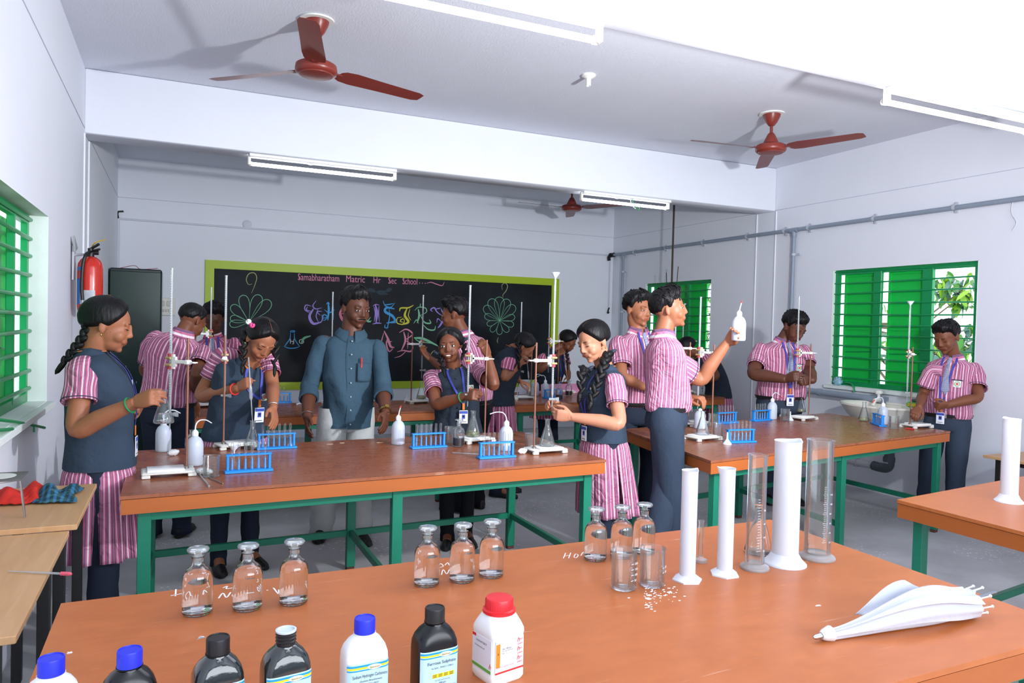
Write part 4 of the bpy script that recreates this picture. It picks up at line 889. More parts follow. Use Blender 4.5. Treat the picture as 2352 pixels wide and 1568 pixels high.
def cone_funnel(label, p, s=1.0):
    mb = MB(); mb.lathe([(.028*s, 0), (.0285*s, .003), (.006*s, .034*s), (.004*s, .075*s), (.003*s, .075*s), (.004*s, .034*s), (.026*s, .003)], 20); o = mb.build('funnel', m_pp); o.location = p; return tag(o, label, 'funnel', 'small white funnels')
cone_funnel('small white funnel standing upside down behind the rack of the girl looking down', on(668, 1027), .95)
mb = MB(); mb.lathe([(.003, .0), (.006, .03), (.028, .055), (.0285, .058), (.026, .056), (.004, .031)], 20); o = mb.build('funnel', m_pp); o.location = on(537, 1048); tag(o, 'small white funnel standing upright behind the front left rack', 'funnel', 'small white funnels')
# chips of paper and dried spots on the middle table
m_chip = mat('cream_paper', 'd7c6a4', .8)
for i, (px, py, w_, h_) in enumerate(((758, 1020, .045, .014), (785, 1017, .03, .02), (872, 1016, .05, .014))):
    p = on(px, py); mb = MB(); a = np.linspace(0, 2*PI, 9)[:-1]; mb.prism([(w_/2*math.cos(q)*rng.uniform(.7, 1.1), h_/2*math.sin(q)*rng.uniform(.7, 1.2)) for q in a], .0003, .0012); o = mb.build('paper_scrap', m_chip, smooth=False); o.location = p; tag(o, ['leftmost cream paper scrap lying in front of the man', 'middle cream paper scrap lying in front of the man', 'cream paper scrap lying left of the lone wash bottle'][i], 'paper scrap', 'paper scraps on the middle table')
# --- table 3 (right)
E_ = on(1634, 1008); station('by the tall boy holding up a bottle', E_, .925, 1.9, zc=.56, base_rz=PI+.1, clamp_rz=0)
inst('flask', 'conical flask on the white tile below the tall boy', E_+np.array([-.082, -.01, .034]))
inst('plain', 'white bottle standing behind the flask of the tall boy', on(1607, 984))
K1 = on(1580, 978); station('at the back left corner of the right-hand table', K1, .93, 2.4, zc=.57, base_rz=.2)
Fs = on(1857, 962); station('of the heavy-set boy looking down', Fs, 1.0, 2.75, zc=.54, base_rz=PI+.2)
inst('flask_pale', 'conical flask in front of the heavy-set boy looking down', on(1838, 953)+np.array([0, 0, .026]))
Gs = on(2090, 982); station('of the barefoot boy beside the window', Gs, .925, .9, zc=.56, base_rz=.0, funnel=True, tile=True)
rack('blue test tube rack at the near left corner of the right-hand table', on(1700, 1016), -.10, where='at the near left corner of the right-hand table')
rack('blue test tube rack behind the near left rack of the right-hand table', on(1668, 972), .1, where='behind the near left rack of the right-hand table')
rack('blue test tube rack beside the red-tipped wash bottle', on(1748, 966), .15, 5, where='beside the red-tipped wash bottle')
rack('blue test tube rack seen end on near the wash basin', on(2017, 976), 1.0, 5, where='seen end on near the wash basin')
inst('wash_redbent', 'wash bottle with bent red-tipped spout in front of the heavy-set boy', on(1773, 962), .0, 'wash bottles')
inst('wash_redbent', 'wash bottle with red-tipped spout in front of the wash basin', on(2027, 974), 2.9, 'wash bottles')
inst('beaker', 'small beaker behind the stand of the tall boy', on(1638, 979), 0, 'beakers'); inst('beaker', 'small beaker right of the stand of the tall boy', on(1648, 1003), 0, 'beakers')
inst('beaker', 'small beaker between the wash bottle and the heavy-set boy', on(1803, 966), 0, 'beakers'); inst('beaker', 'small beaker near the right end of the right-hand table', on(2053, 984), 0, 'beakers')
inst('flask_pale', 'conical flask with yellowish liquid in front of the wash basin', on(1984, 966))
cone_funnel('small white funnel standing upside down beside the near left rack of the right-hand table', on(1670, 1020)); cone_funnel('small white funnel standing upside down beside the beaker of the heavy-set boy', on(1815, 965), .95)
rod_on('red dropper bulb lying in front of the stand by the window', (2080, 985), (2100, 987), .006, m_redp, 'dropper', 'dropper', .006)
rod_on('glass rod lying behind the rack near the wash basin', (2040, 978), (2075, 982), .0025, m_bur); rod_on('thin glass rod lying right of the small funnel', (1825, 968), (1862, 974), .0025, m_bur)
# --- back tables
Js = on(944, 926); station('on the back table beside the man in blue', Js, .955, .35, zc=.52, base_rz=.15)
inst('flask_pale', 'conical flask on the stand right of the man in the blue shirt', Js+np.array([.095, .01, .034])); cone_funnel('small white funnel standing upside down left of the back table stand', on(935, 920), .95)
Ns = on(447, 935); station('behind the boy seen from the back', Ns, .95, .0, zc=.58, base_rz=.1); inst('flask', 'conical flask on the stand behind the boy seen from the back', Ns+np.array([.10, .0, .034]))
Os = on(790, 925); station('hidden behind the man in the blue shirt', Os, .955, 3.0, zc=.52, base_rz=2.8)
rack('blue test tube rack on the back table beside the girl looking down', on(640, 925), .0, 5, where='on the back table beside the girl looking down'); rod_on('white paper twist lying on the back table', (682, 930), (700, 927), .008, m_pp, 'paper_twist', 'paper', .008)
Hs = on(1219, 916); station('of the girl bending with a pipette', Hs, .93, 2.7, zc=.52, base_rz=PI-.1); inst('flask', 'conical flask under the pipette of the bending girl', on(1216, 916)+np.array([0, -.03, .034]))
Is = on(1281, 902); station('right of the blackboard on the back table', Is, .955, 2.9, zc=.55, base_rz=.0)
inst('wash_bent', 'wash bottle with bent spout behind the stand of the bending girl', on(1229, 908), .2, 'wash bottles'); inst('wash_bent', 'wash bottle standing left of the blue rack on the back table', on(1252, 911), 2.6, 'wash bottles')
rack('blue test tube rack between the wash bottles and dark bottles on the back table', on(1270, 914), .1, 4, where='on the back table beside the dark bottles')
inst('reagent_dark', 'bottle of black liquid on the back table, the nearer of the two', on(1284, 919), 0, 'dark reagent bottles'); inst('reagent_dark', 'bottle of black liquid on the back table, the farther of the two', on(1306, 909), 0, 'dark reagent bottles')
inst('flask', 'conical flask behind the blue rack on the back table', on(1271, 905))
mb = MB(); mb.rbox((0, 0, .05), (.52, .004, .10), .001); mb.rbox((0, .14, .0015), (.52, .28, .003), .0005); o = mb.build('pink_sheet', mat('pink_card', 'd98fb6', .7), smooth=False); p = on(1290, 903); place(o, p, .1); tag(o, 'pink card sheet folded up along the back of the far right table', 'sheet')
mb = MB(); mb.rbox((0, 0, .075), (.115, .004, .15), .001, R=None); mb.rbox((0, .035, .002), (.115, .07, .004), .001); o = mb.build('paper_card', mat('printed_paper', 'c9cede', .7, noise=.15, nscale=40), smooth=False); place(o, on(1203, 905), .1); tag(o, 'white printed card standing behind the bending girl', 'card')
K2 = on(1588, 902); station('on the back table behind the tall boy', K2, .95, 2.6, zc=.58, base_rz=2.9, funnel=True); inst('flask', 'conical flask on the back table behind the tall boy', on(1581, 915)+np.array([0, .1, .0]))

# ================================================================ foreground table
WB = [(453, 1408, 'first'), (568, 1397, 'second'), (674, 1384, 'third'), (980, 1342, 'fourth'), (1061, 1333, 'fifth'), (1128, 1322, 'sixth'), (1367, 1284, 'seventh'), (1427, 1278, 'eighth'), (1478, 1270, 'ninth')]
names = ['leftmost of the left three stoppered bottles of clear water', 'middle of the left three stoppered bottles of clear water', 'rightmost of the left three stoppered bottles of clear water', 'leftmost of the middle three stoppered bottles of clear water', 'middle of the middle three stoppered bottles of clear water', 'rightmost of the middle three stoppered bottles of clear water', 'stoppered bottle of clear water nearest the two beakers at left', 'stoppered bottle of clear water behind the front beaker', 'stoppered bottle of clear water behind the rear beaker']
for (px, py, n_), lab in zip(WB, names): inst('reagent_water', lab, on(px, py), rng.uniform(0, 6), 'stoppered water bottles')
def mk_nbeaker(label, p, marks, rz):
    t = thing('beaker', label, 'beaker', p, rz, 'large beakers'); mb = MB(); mb.lathe(BK, 48); o = mb.build('glass', THIN, t, angle=60)
    mb = MB()
    for k_, (z, tx) in enumerate(marks):
        y = -.0347; mb.box((-.006, -.0343, z), (.010, .0006, .0012)); text_mb(mb, tx, .0085, (.002, y+.0003, z-.003), (1, 0, 0), (0, 0, 1))
    mb.build('volume_marks', m_print, t, smooth=False); return t
mk_nbeaker('front glass beaker with white volume marks beside the stoppered bottles', on(1432, 1350), ((.075, '200'), (.060, '150'), (.045, '100'), (.030, '50')), .3)
mk_nbeaker('rear glass beaker with white volume marks by the white crumbs', on(1497, 1343), ((.055, '150'), (.042, '100')), .6)
def hexbase(r, z0, z1, r2):
    a = np.arange(6)*PI/3+.5; return [[(r*math.cos(q), r*math.sin(q), z0) for q in a], [(r*math.cos(q), r*math.sin(q), z1) for q in a], [(r2*math.cos(q), r2*math.sin(q), z1+.006) for q in a]]
def plastic_cyl(label, p, r, h, hexa, rz, rb):
    t = thing('measuring_cylinder', label, 'measuring cylinder', p, rz)
    n = 32; a = np.arange(n)*2*PI/n; rings = []
    for rr, z in ((r, .010), (r, h*.93), (r*1.01, h*.985), (r*1.05, h), (r*.97, h-.001), (r*.93, h*.93), (r*.93, .02)):
        ring = []
        for q in a:
            k = max(0, math.cos(q))**14 if z > h*.95 else 0; ring.append((rr*math.cos(q)*(1+.30*k), rr*math.sin(q), z+.004*k*(z > h*.97)))
        rings.append(ring)
    mb = MB(); mb.loft(np.array(rings)); mb.build('tube', m_pp, t, angle=50)
    mb = MB()
    if hexa: mb.loft(np.array(hexbase(rb, 0, .004, rb*.8)+[[(r*1.05*math.cos(q), r*1.05*math.sin(q), .018) for q in np.arange(6)*PI/3+.5]]))
    else: mb.lathe([(rb, 0), (rb, .004), (rb*.93, .008), (r*1.25, .018), (r*1.02, .034)], 32)
    mb.build('foot', m_pp, t, angle=50)
    mb = MB()
    for i in range(36): z = .05+i*(h*.82-.05)/35; mb.box((-.0, -r*.995, z), (r*(.5 if i % 5 == 0 else .28), .0016, .0006))
    mb.build('scale_marks', mat('faint_mark', 'd2d6e2', .6), t, smooth=False); return t
plastic_cyl('slim white plastic measuring cylinder with a hexagonal foot, the left one', on(1578, 1332), .0225, .313, True, .2, .043)
plastic_cyl('slim white plastic measuring cylinder with a hexagonal foot, the right one', on(1664, 1319), .0225, .311, True, 2.6, .043)
plastic_cyl('thick tall white plastic measuring cylinder between the two glass cylinders', on(1802, 1294), .0395, .378, False, .1, .064)
plastic_cyl('white plastic measuring cylinder alone on the table at the right edge', on(2317, 1152), .034, .360, False, 1.2, .056)
def glass_cyl(label, p, r, h, rb, marks, water=0):
    t = thing('measuring_cylinder', label, 'measuring cylinder', p)
    wt = .0022 if r > .02 else .0012
    mb = MB(); mb.lathe([(r, .018), (r, h-.006), (r+.0025, h-.002), (r+.001, h), (r-wt, h-.004), (r-wt, .020)], 44, caps=False); mb.build('tube', THIN, t, angle=50)
    mb = MB(); mb.lathe([(.001, .0), (rb, 0), (rb*1.02, .004), (rb*.98, .009), (r*1.15, .013), (r, .0185), (r*.6, .0185), (.001, .018)], 44); mb.build('foot', THICK, t, angle=50)
    if marks:
        mb = MB()
        for i in range(marks): z = .06+i*(h*.62-.06)/(marks-1); mb.box((-.012, -r*.925, z), ((.016 if i % 5 == 0 else .009), .0005, .0009), R=None)
        for i in range(0, marks, 5): z = .06+i*(h*.62-.06)/(marks-1); text_mb(mb, str(20*(i//5+1)), .007, (.003, -r-.0004, z-.0025), (1, 0, 0), (0, 0, 1))
        mb.build('scale_marks', m_print, t, smooth=False)
    if water: mb = MB(); mb.lathe([(.001, .0205), (r*.6, .0205), (r-wt+.0002, .0245), (r-wt+.0002, water), (.001, water)], 44); mb.build('liquid', WATER, t, angle=50)
    return t
glass_cyl('slim glass measuring cylinder with droplets in front of a conical flask', on(1733, 1305), .0275, .343, .042, 20, 0)
glass_cyl('wide tall glass measuring cylinder with white graduations, rightmost of the foreground row', on(1876, 1281), .040, .375, .054, 30)
glass_cyl('tiny glass measuring cylinder standing behind the hexagonal cylinders', on(1608, 1290), .0075, .128, .020, 0)
inst('flask_near', 'conical flask standing behind the slim glass measuring cylinder', on(1742, 1270))

# --- chemical bottles in the front row
m_hdw = mat('white_hdpe', 'eef1f1', .32, sss=.15); m_hdb = mat('black_hdpe', '0b0d10', .26); m_hdd = mat('smoked_wrapped_plastic', '1d2424', .12, coat=.8, bump=.25, bscale=22)
m_capb = mat('blue_cap', '2430c8', .38); m_capk = mat('black_cap', '1a1a1b', .4); m_capr = mat('red_cap', 'd8272e', .32)
m_lb = mat('pale_blue_label', 'b5dced', .5); m_lbb = mat('label_blue', '1b9ad2', .5); m_lby = mat('label_yellow', 'f0dc2c', .5); m_lbo = mat('label_cream', 'f3ecc4', .5); m_ink = mat('label_ink', '232a35', .6); m_inkr = mat('label_red_ink', 'd03030', .6); m_lw = mat('label_white', 'e6e9f2', .5); m_lor = mat('label_orange', 'e08a28', .5); m_lgr = mat('label_green', '5fb04a', .5)
def rrect(hx, hy, e, n=40):
    a = np.arange(n)*2*PI/n; c, s = np.cos(a), np.sin(a); return np.stack([hx*np.sign(c)*np.abs(c)**(2/e), hy*np.sign(s)*np.abs(s)**(2/e)], 1)
def chem_bottle(label, px, py, rz, mbody, mcap, lab=None, hx=.041, hy=.031, cap=True, sub=None):
    p = at(px, py, z=TZ+.155); t = thing('chemical_bottle', label, 'bottle', (p[0], p[1], TZ), rz)
    mb = MB(); rings = []
    for kx, ky, z, e in ((.88, .86, 0, 5), (.97, .96, .004, 5), (1, 1, .010, 5), (1, 1, .085, 5), (.985, .98, .098, 4.5), (.90, .90, .110, 3.6), (.72, .76, .121, 2.8), (.52, .60, .128, 2.2), (.46, .58, .131, 2), (.40, .53, .1315, 2), (.40, .53, .142, 2)):
        q = rrect(hx*kx, hy*ky, e); rings.append(np.column_stack([q, np.full(len(q), z)]))
    mb.loft(np.array(rings)); mb.build('body', mbody, t, angle=50)
    if cap:
        mb = MB(); a = np.arange(48)*2*PI/48; rr = .0195; rings = []
        for k_, z, rib in ((1.0, .1335, 0), (1.0, .135, .02), (1.0, .157, .02), (.95, .1595, 0), (.86, .1598, 0), (.84, .1585, 0), (.01, .1588, 0)): rings.append([(rr*(k_-rib*(i % 2))*math.cos(q), rr*(k_-rib*(i % 2))*math.sin(q), z) for i, q in enumerate(a)])
        mb.loft(np.array(rings)); mb.build('cap', mcap, t, angle=35)
        mb = MB(); mb.lathe([(.0205, .1318), (.0205, .1330)], 32); mb.build('tamper_ring', mbody if mbody is not m_hdd else m_capk, t)
    else:
        mb = MB()
        for z in (.138, .144, .150): mb.lathe([(.0165, z-.0015), (.0182, z), (.0165, z+.0015)], 28, caps=False)
        mb.lathe([(.0165, .131), (.0165, .155), (.015, .155), (.015, .140)], 28, caps=False); mb.build('threaded_neck', m_capk, t)
        mb = MB(); mb.lathe([(.0178, .154), (.0182, .157), (.0150, .1575), (.0145, .1535), (.002, .153)], 28); mb.build('inner_plug', mat('grey_white_plug', 'c6d2d8', .4), t)
    if lab:
        y = -hy-.0006; w_ = hx*.93
        def strip(mb, x0, x1, z0, z1, off):
            xs = np.linspace(x0, x1, 21); ys = [-(hy+off)*max(0, 1-abs(x/(hx+off))**5)**.2 for x in xs]
            mb.loft(np.array([[(x, yv, z) for x, yv in zip(xs, ys)] for z in (z0, z1)]), closed=False)
        w_ = hx*.955; mb = MB(); strip(mb, -w_, w_, .006, .088, .0005); lo = mb.build('label', m_lb, t, angle=180); y -= .0006
        mb = MB(); strip(mb, -w_, w_, .0817, .0853, .0009); strip(mb, -w_, w_, .0744, .0766, .0009); mb.build('blue_band', m_lbb, lo, angle=180)
        mb = MB(); strip(mb, -w_, w_, .0779, .0815, .0010); strip(mb, -.017, .029, .036, .044, .0010); mb.build('yellow_band', m_lby, lo, angle=180)
        mb = MB(); mb.lathe([(.0135, -.0002), (.0135, .0003), (.001, .0003)], 28, (.010, y-.0003, .0797), sy=.33, R=basis((1, 0, 0), (0, 0, 1), (0, -1, 0))); mb.build('oval_emblem', m_lbo, lo, smooth=False)
        mb = MB(); X, Z = (1, 0, 0), (0, 0, 1); yy = y-.0009
        text_mb(mb, 'Spectrum', .0048, (.010, yy, .0782), X, Z, 'CENTER', shear=.25)
        text_mb(mb, lab, .0086, (.002, y-.0003, .0625), X, Z, 'CENTER', squeeze=1.0 if len(lab) < 20 else .64)
        for k_, (s_, z, tx) in enumerate(sub): text_mb(mb, s_, z, (.004, y-.0003, tx), X, Z, 'CENTER')
        for r_ in range(3):
            for c_ in range(4): mb.box((-.012+c_*.0115, y-.0005, .0425-r_*.0022), (.008, .0003, .0007))
        text_mb(mb, 'For Laboratory use only', .0032, (.004, y-.0003, .0305), X, Z, 'CENTER'); text_mb(mb, '500 gm', .0050, (.004, y-.0003, .0245), X, Z, 'CENTER')
        text_mb(mb, 'Spectrum Reagents and Chemicals Pvt Ltd', .0043, (0, y-.0003, .0175), X, Z, 'CENTER', squeeze=.85); text_mb(mb, 'Edayar, Cochin', .0035, (.004, y-.0003, .0125), X, Z, 'CENTER')
        mb.build('lettering', m_ink, lo, smooth=False)
    return t
fs = (('Fe SO4 . 7H2O = 278.01', .0045, .054),); sh = (('(Sodium Bicarbonate)', .0048, .0545), ('NaHCO3 = 84.01', .0042, .0485))
chem_bottle('white chemical bottle with blue cap at the bottom left corner', 118, 1515, .25, m_hdw, m_capb)
chem_bottle('black chemical bottle with blue cap, second from the left of the front row', 298, 1497, .2, m_hdb, m_capb)
chem_bottle('dark plastic-wrapped chemical bottle with black cap', 501, 1468, .15, m_hdd, m_capk, 'Ferrous Sulphate', sub=fs)
chem_bottle('dark chemical bottle without a cap showing its threaded neck', 657, 1447, .15, m_hdd, m_capk, 'Ferrous Sulphate', cap=False, sub=fs)
chem_bottle('white chemical bottle with blue cap and pale blue label', 838, 1423, .06, m_hdw, m_capb, 'Sodium Hydrogen Carbonate', sub=sh)
chem_bottle('black chemical bottle with black cap and pale blue label', 999, 1399, .10, m_hdb, m_capk, 'Ferrous Sulphate', sub=fs)
p = at(1147, 1370, z=TZ+.16); t = thing('chemical_bottle', 'square white chemical jar with a large red screw cap', 'jar', (p[0], p[1], TZ), .22); hx = .041
mb = MB(); rings = []
for k_, z, e in ((.93, 0, 7), (1, .006, 8), (1, .018, 8), (.975, .021, 8), (.975, .090, 8), (1.0, .094, 8), (1, .102, 7), (.93, .112, 5), (.80, .126, 3), (.70, .132, 2.2), (.66, .137, 2)):
    q = rrect(hx*k_, hx*.95*k_, e, 48); rings.append(np.column_stack([q, np.full(len(q), z)]))
mb.loft(np.array(rings)); mb.build('body', m_hdw, t, angle=40)
mb = MB(); a = np.arange(72)*2*PI/72; rings = []
for r_, z, rib in ((.0315, .130, 0), (.0335, .1315, 0), (.0335, .137, 0), (.0295, .138, .0), (.0290, .139, .03), (.0285, .156, .03), (.0265, .1595, 0), (.02, .1605, 0), (.001, .1605, 0)): rings.append([(r_*(1-rib*(i % 2))*math.cos(q), r_*(1-rib*(i % 2))*math.sin(q), z) for i, q in enumerate(a)])
mb.loft(np.array(rings)); mb.build('screw_cap', m_capr, t, angle=35)
yf = -hx*.95*.975-.0005; xl = -hx*.975-.0005
mb = MB(); mb.box((0, yf, .056), (.069, .0008, .066)); lo = mb.build('front_label', m_lw, t, smooth=False)
mb = MB(); mb.box((-.0285, yf-.0006, .060), (.010, .0004, .046)); mb.build('orange_panel', m_lor, lo, smooth=False)
mb = MB(); mb.box((0, yf-.0006, .0255), (.069, .0004, .0035))
for z in (.078, .060, .042): text_mb(mb, 'h', .014, (.017, yf-.0008, z), (1, 0, 0), (0, 0, 1), shear=.3); text_mb(mb, 'pci', .006, (.025, yf-.0008, z+.003), (1, 0, 0), (0, 0, 1)); text_mb(mb, 'Laxm', .006, (.018, yf-.0008, z-.006), (1, 0, 0), (0, 0, 1), shear=.3)
text_mb(mb, 'Important: for laboratory use only', .0032, (-.034, yf-.0008, .036), (1, 0, 0), (0, 0, 1)); mb.build('red_print', m_inkr, lo, smooth=False)
mb = MB(); text_mb(mb, 'X', .006, (-.0285, yf-.001, .062), (1, 0, 0), (0, 0, 1), 'CENTER'); text_mb(mb, 'Qty. 500 gm', .0045, (-.019, yf-.0008, .070), (1, 0, 0), (0, 0, 1)); text_mb(mb, 'Prod. No. 876 00 500', .0030, (-.019, yf-.0008, .066), (1, 0, 0), (0, 0, 1)); text_mb(mb, 'India', .0030, (-.019, yf-.0008, .062), (1, 0, 0), (0, 0, 1))
mb.build('black_print', m_ink, lo, smooth=False)
mb = MB(); mb.box((xl, 0, .056), (.0008, .065, .066)); ls = mb.build('side_label', m_lw, t, smooth=False)
mb = MB(); mb.box((xl-.0006, 0, .027), (.0004, .065, .006)); mb.build('green_band', m_lgr, ls, smooth=False)
mb = MB(); mb.box((xl-.0006, .026, .086), (.0004, .012, .006)); text_mb(mb, 'h', .016, (xl-.0008, -.026, .034), (0, -1, 0), (0, 0, 1), shear=.3); mb.build('red_print', m_inkr, ls, smooth=False)
mb = MB(); text_mb(mb, 'SODIUM SALT', .0058, (xl-.0008, .018, .076), (0, -1, 0), (0, 0, 1)); text_mb(mb, 'for laboratory use', .0045, (xl-.0008, .022, .066), (0, -1, 0), (0, 0, 1)); mb.build('black_print', m_ink, ls, smooth=False)

# --- folded white umbrella
m_umb = mat('white_nylon', 'bdc1cb', .75, bump=.3, bscale=14, bdist=.02); m_umbw = mat('white_plastic_tip', 'dcdcde', .4)
ua, ub = np.array([1.339, 1.224, TZ+.012]), np.array([1.931, 1.19, TZ+.052]); ax = unit(ub-ua); sd = unit(np.cross((0, 0, 1), ax)); upv = np.cross(ax, sd); Lu = np.linalg.norm(ub-ua)
t = thing('umbrella', 'folded white umbrella lying on the foreground table', 'umbrella', (ua+ub)/2)
def uax(s_, r_, a_): return ua+ax*s_*Lu+(sd*math.cos(a_)+upv*math.sin(a_))*r_
mb = MB(); rings = []; n = 96; NS = 44
for i in range(NS):
    s_ = .055+i/(NS-1)*.80; u = (s_-.055)/.80
    R0 = .011+.036*sm(0, .70, u)-.010*sm(.72, 1, u); cen = ua+ax*s_*Lu; cen[2] = TZ+.003+R0*(.80+.12*u); ring = []
    for j in range(n):
        q = 2*PI*j/n+.95*u; w_ = (j % 16)/15
        r_ = R0*(.76+.34*w_**1.4*(1-.35*u)+.06*math.sin(2*q+7*u)+.035*math.sin(3*PI*w_+4*u)); pt = cen+(sd*math.cos(q)+upv*math.sin(q))*r_; pt[2] = max(pt[2], TZ+.0015); ring.append(pt)
    rings.append(ring)
mb.loft(np.array(rings), caps=False); rel(t, mb, 'canopy', m_umb, angle=60)
# loose panel of cloth folded up behind the roll
mb = MB(); g = []
for i in range(22):
    u = i/21; row = []; base = ua+ax*(.32+.34*u)*Lu
    hgt = .002+.052*math.sin(PI*min(1, u*.72+.02))**1.4*(1 if u < .8 else 1-(u-.8)*1.8)
    for j in range(8):
        v = j/7; pt = base+sd*(.012+.030*v+.010*math.sin(PI*v)); pt[2] = TZ+.028+.03*u+hgt*(v if v < .9 else .9+(v-.9)*.4); pt += ax*(-.03*v); row.append(pt)
    g.append(row)
mb.loft(np.array(g), closed=False); o = rel(t, mb, 'loose_panel', m_umb, angle=180); md = o.modifiers.new('s', 'SOLIDIFY'); md.thickness = .0012
mb = MB(); mb.tube([uax(.84, 0, 0)+np.array([0, 0, -.004]), ub+ax*.0], .0042, 10); rel(t, mb, 'shaft', mat('grey_steel_shaft', '8a9098', .3, .9))
mb = MB(); p0 = ua+ax*.018; mb.tube([ua+ax*.018, ua+ax*.026, ua+ax*.046, ua+ax*.05], [.008, .013, .018, .012], 16); rel(t, mb, 'ferrule_cup', m_umbw)
mb = MB(); mb.tube([ua-ax*.005, ua, ua+ax*.020], [.002, .0055, .006], 12); rel(t, mb, 'ferrule_tip', mat('chrome', 'c8ccd2', .15, 1.0))
ce = ua+ax*.855*Lu; ce[2] = TZ+.003+.038*.9
for k_ in range(8):
    q = k_*PI/4+.2; d = sd*math.cos(q)+upv*math.sin(q); a_ = ce+d*.030; b_ = ce+d*.033+ax*.030
    if min(a_[2], b_[2]) < TZ+.004: a_[2] = max(a_[2], TZ+.005); b_[2] = max(b_[2], TZ+.006)
    mb = MB(); mb.tube([a_-ax*.01, b_], .0022, 6); mb.ell(b_, (.0042, .0042, .0042), 8, 6); rel(t, mb, 'rib_tip', m_umbw)

# --- dropper on the plywood desk, chips on the foreground table
a_, b_ = at(20, 1311, z=.747), at(165, 1318, z=.747)
t = thing('dropper', 'glass dropper with a pink rubber bulb lying over the edge of the plywood desk', 'dropper', (a_+b_)/2); dv = b_-a_
mb = MB(); mb.tube([a_, a_+dv*.84], [.0014, .0034], 10); rel(t, mb, 'glass_tube', m_bur); mb = MB(); mb.tube(spline([a_+dv*.83, a_+dv*.86, a_+dv*.95, a_+dv], 3), [.0055]*8+[.004, .002], 12); rel(t, mb, 'rubber_bulb', mat('pink_rubber', 'd8586a', .5))
mb = MB()
for i in range(70):
    q = on(1510+rng.normal()*28, 1362+rng.normal()*13); s_ = rng.uniform(.0008, .0032) if i > 4 else .006; mb.ell((q[0], q[1], TZ+.0006), (s_*1.4, s_, .0008), 6, 4)
for i in range(12): q = on(1492+rng.normal()*6, 1395+rng.normal()*5); mb.ell((q[0], q[1], TZ+.0006), (.004, .0016, .0008), 6, 4)
tag(mb.build('powder_crumbs', mat('white_powder', 'f4f4f4', .9)), 'white powder crumbs spilled in front of the rear beaker', 'powder', kind='stuff')
m_wt = mat('white_paint_marks', 'efeeee', .8)
def scrawl(label, strokes, w_=.004):
    mb = MB()
    for st in strokes: q = np.array([on(*s_) for s_ in st]); q = spline(q, 5) if len(q) > 2 else np.linspace(q[0], q[1], 4); mb.ribbon(q, w_, (0, 0, 1), .0005)
    o = mb.build('paint_writing', m_wt, T1, smooth=False, origin=T1.location); return o
scrawl('', [[(392, 1368), (424, 1362)], [(404, 1353), (403, 1369)], [(430, 1372), (436, 1364), (444, 1372)], [(465, 1370), (478, 1360), (486, 1368), (472, 1376)], [(512, 1350), (522, 1346), (520, 1352), (534, 1350)], [(502, 1374), (512, 1362), (520, 1372), (530, 1360)], [(534, 1366), (542, 1360), (546, 1368), (536, 1370), (534, 1366)], [(560, 1366), (570, 1364)], [(628, 1350), (640, 1364), (640, 1354)], [(612, 1356), (616, 1355)]])
scrawl('', [[(1008, 1300), (1012, 1294), (1018, 1300), (1010, 1303)], [(1022, 1298), (1028, 1292), (1032, 1298)], [(1014, 1320), (1018, 1308), (1026, 1318), (1032, 1308)], [(1294, 1282), (1299, 1270)], [(1306, 1282), (1311, 1269)], [(1297, 1277), (1309, 1275)], [(1318, 1279), (1322, 1272), (1328, 1275), (1323, 1281), (1318, 1279)], [(1334, 1276), (1340, 1268), (1346, 1276)]], .003)
for px, py, a_, L_, lab in ((462, 1465, .5, .011, 'crumpled clear plastic scrap behind the dark wrapped bottle'), (1879, 1391, -.2, .009, 'small white paper scrap in front of the thick white cylinder'), (160, 1500, .1, .006, 'small cream fleck on the table behind the leftmost bottle')):
    p = on(px, py); mb = MB(); a = np.linspace(0, 2*PI, 10)[:-1]; rr = rng.uniform(.55, 1.15, 9)*L_; n_ = [(r*math.cos(q), r*.5*math.sin(q)) for r, q in zip(rr, a)]
    mb.prism(n_, .0003, .001); mb.add([(x*.8, y*.8, .001+rng.uniform(0, .003)) for x, y in n_]+[(0, 0, .003)], [(k_, (k_+1) % 9, 9) for k_ in range(9)]); o = mb.build('scrap', THICK if L_ > .01 else m_print, smooth=False); place(o, p, a_); tag(o, lab, 'scrap')

# ================================================================ people
SKIN = {}
def skin_mat(name, col):
    m = mat(name, col, .48, sss=.0, spec=.4, bump=.05, bscale=120); nt = m.node_tree; p = nt.nodes['Principled BSDF']; L = nt.links.new
    a = nt.nodes.new('ShaderNodeAttribute'); a.attribute_name = 'lip'; mx = nt.nodes.new('ShaderNodeMix'); mx.data_type = 'RGBA'
    c = srgb(col); n = nt.nodes.new('ShaderNodeTexNoise'); n.inputs['Scale'].default_value = 9; tc = nt.nodes.new('ShaderNodeTexCoord'); L(tc.outputs['Object'], n.inputs[0])
    m2 = nt.nodes.new('ShaderNodeMix'); m2.data_type = 'RGBA'; L(n.outputs[0], m2.inputs[0]); m2.inputs[6].default_value = (*[k*.86 for k in c], 1); m2.inputs[7].default_value = (*[min(1, k*1.12) for k in c], 1)
    L(a.outputs['Fac'], mx.inputs[0]); L(m2.outputs[2], mx.inputs[6]); mx.inputs[7].default_value = (c[0]*.82, c[1]*.58, c[2]*.62, 1); L(mx.outputs[2], p.inputs['Base Color']); return m
skin_fair = skin_mat('skin_light_brown', 'ba8064'); skin_mid = skin_mat('skin_brown', '9a6246'); skin_dark = skin_mat('skin_dark_brown', '74452f'); skin_deep = skin_mat('skin_deep_brown', '5a3526')
m_hair = mat('black_hair', '0c0b0d', .5, spec=.32, bump=.5, bscale=70, stretch=(1, 1, .18)); m_braid = mat('black_braid', '0d0c0e', .5, spec=.35, bump=.4, bscale=120)
m_eye = mat('eye_white', 'd3cbc2', .2); m_iris = mat('dark_iris', '140c08', .1); m_teeth = mat('teeth', 'eee9e0', .3)
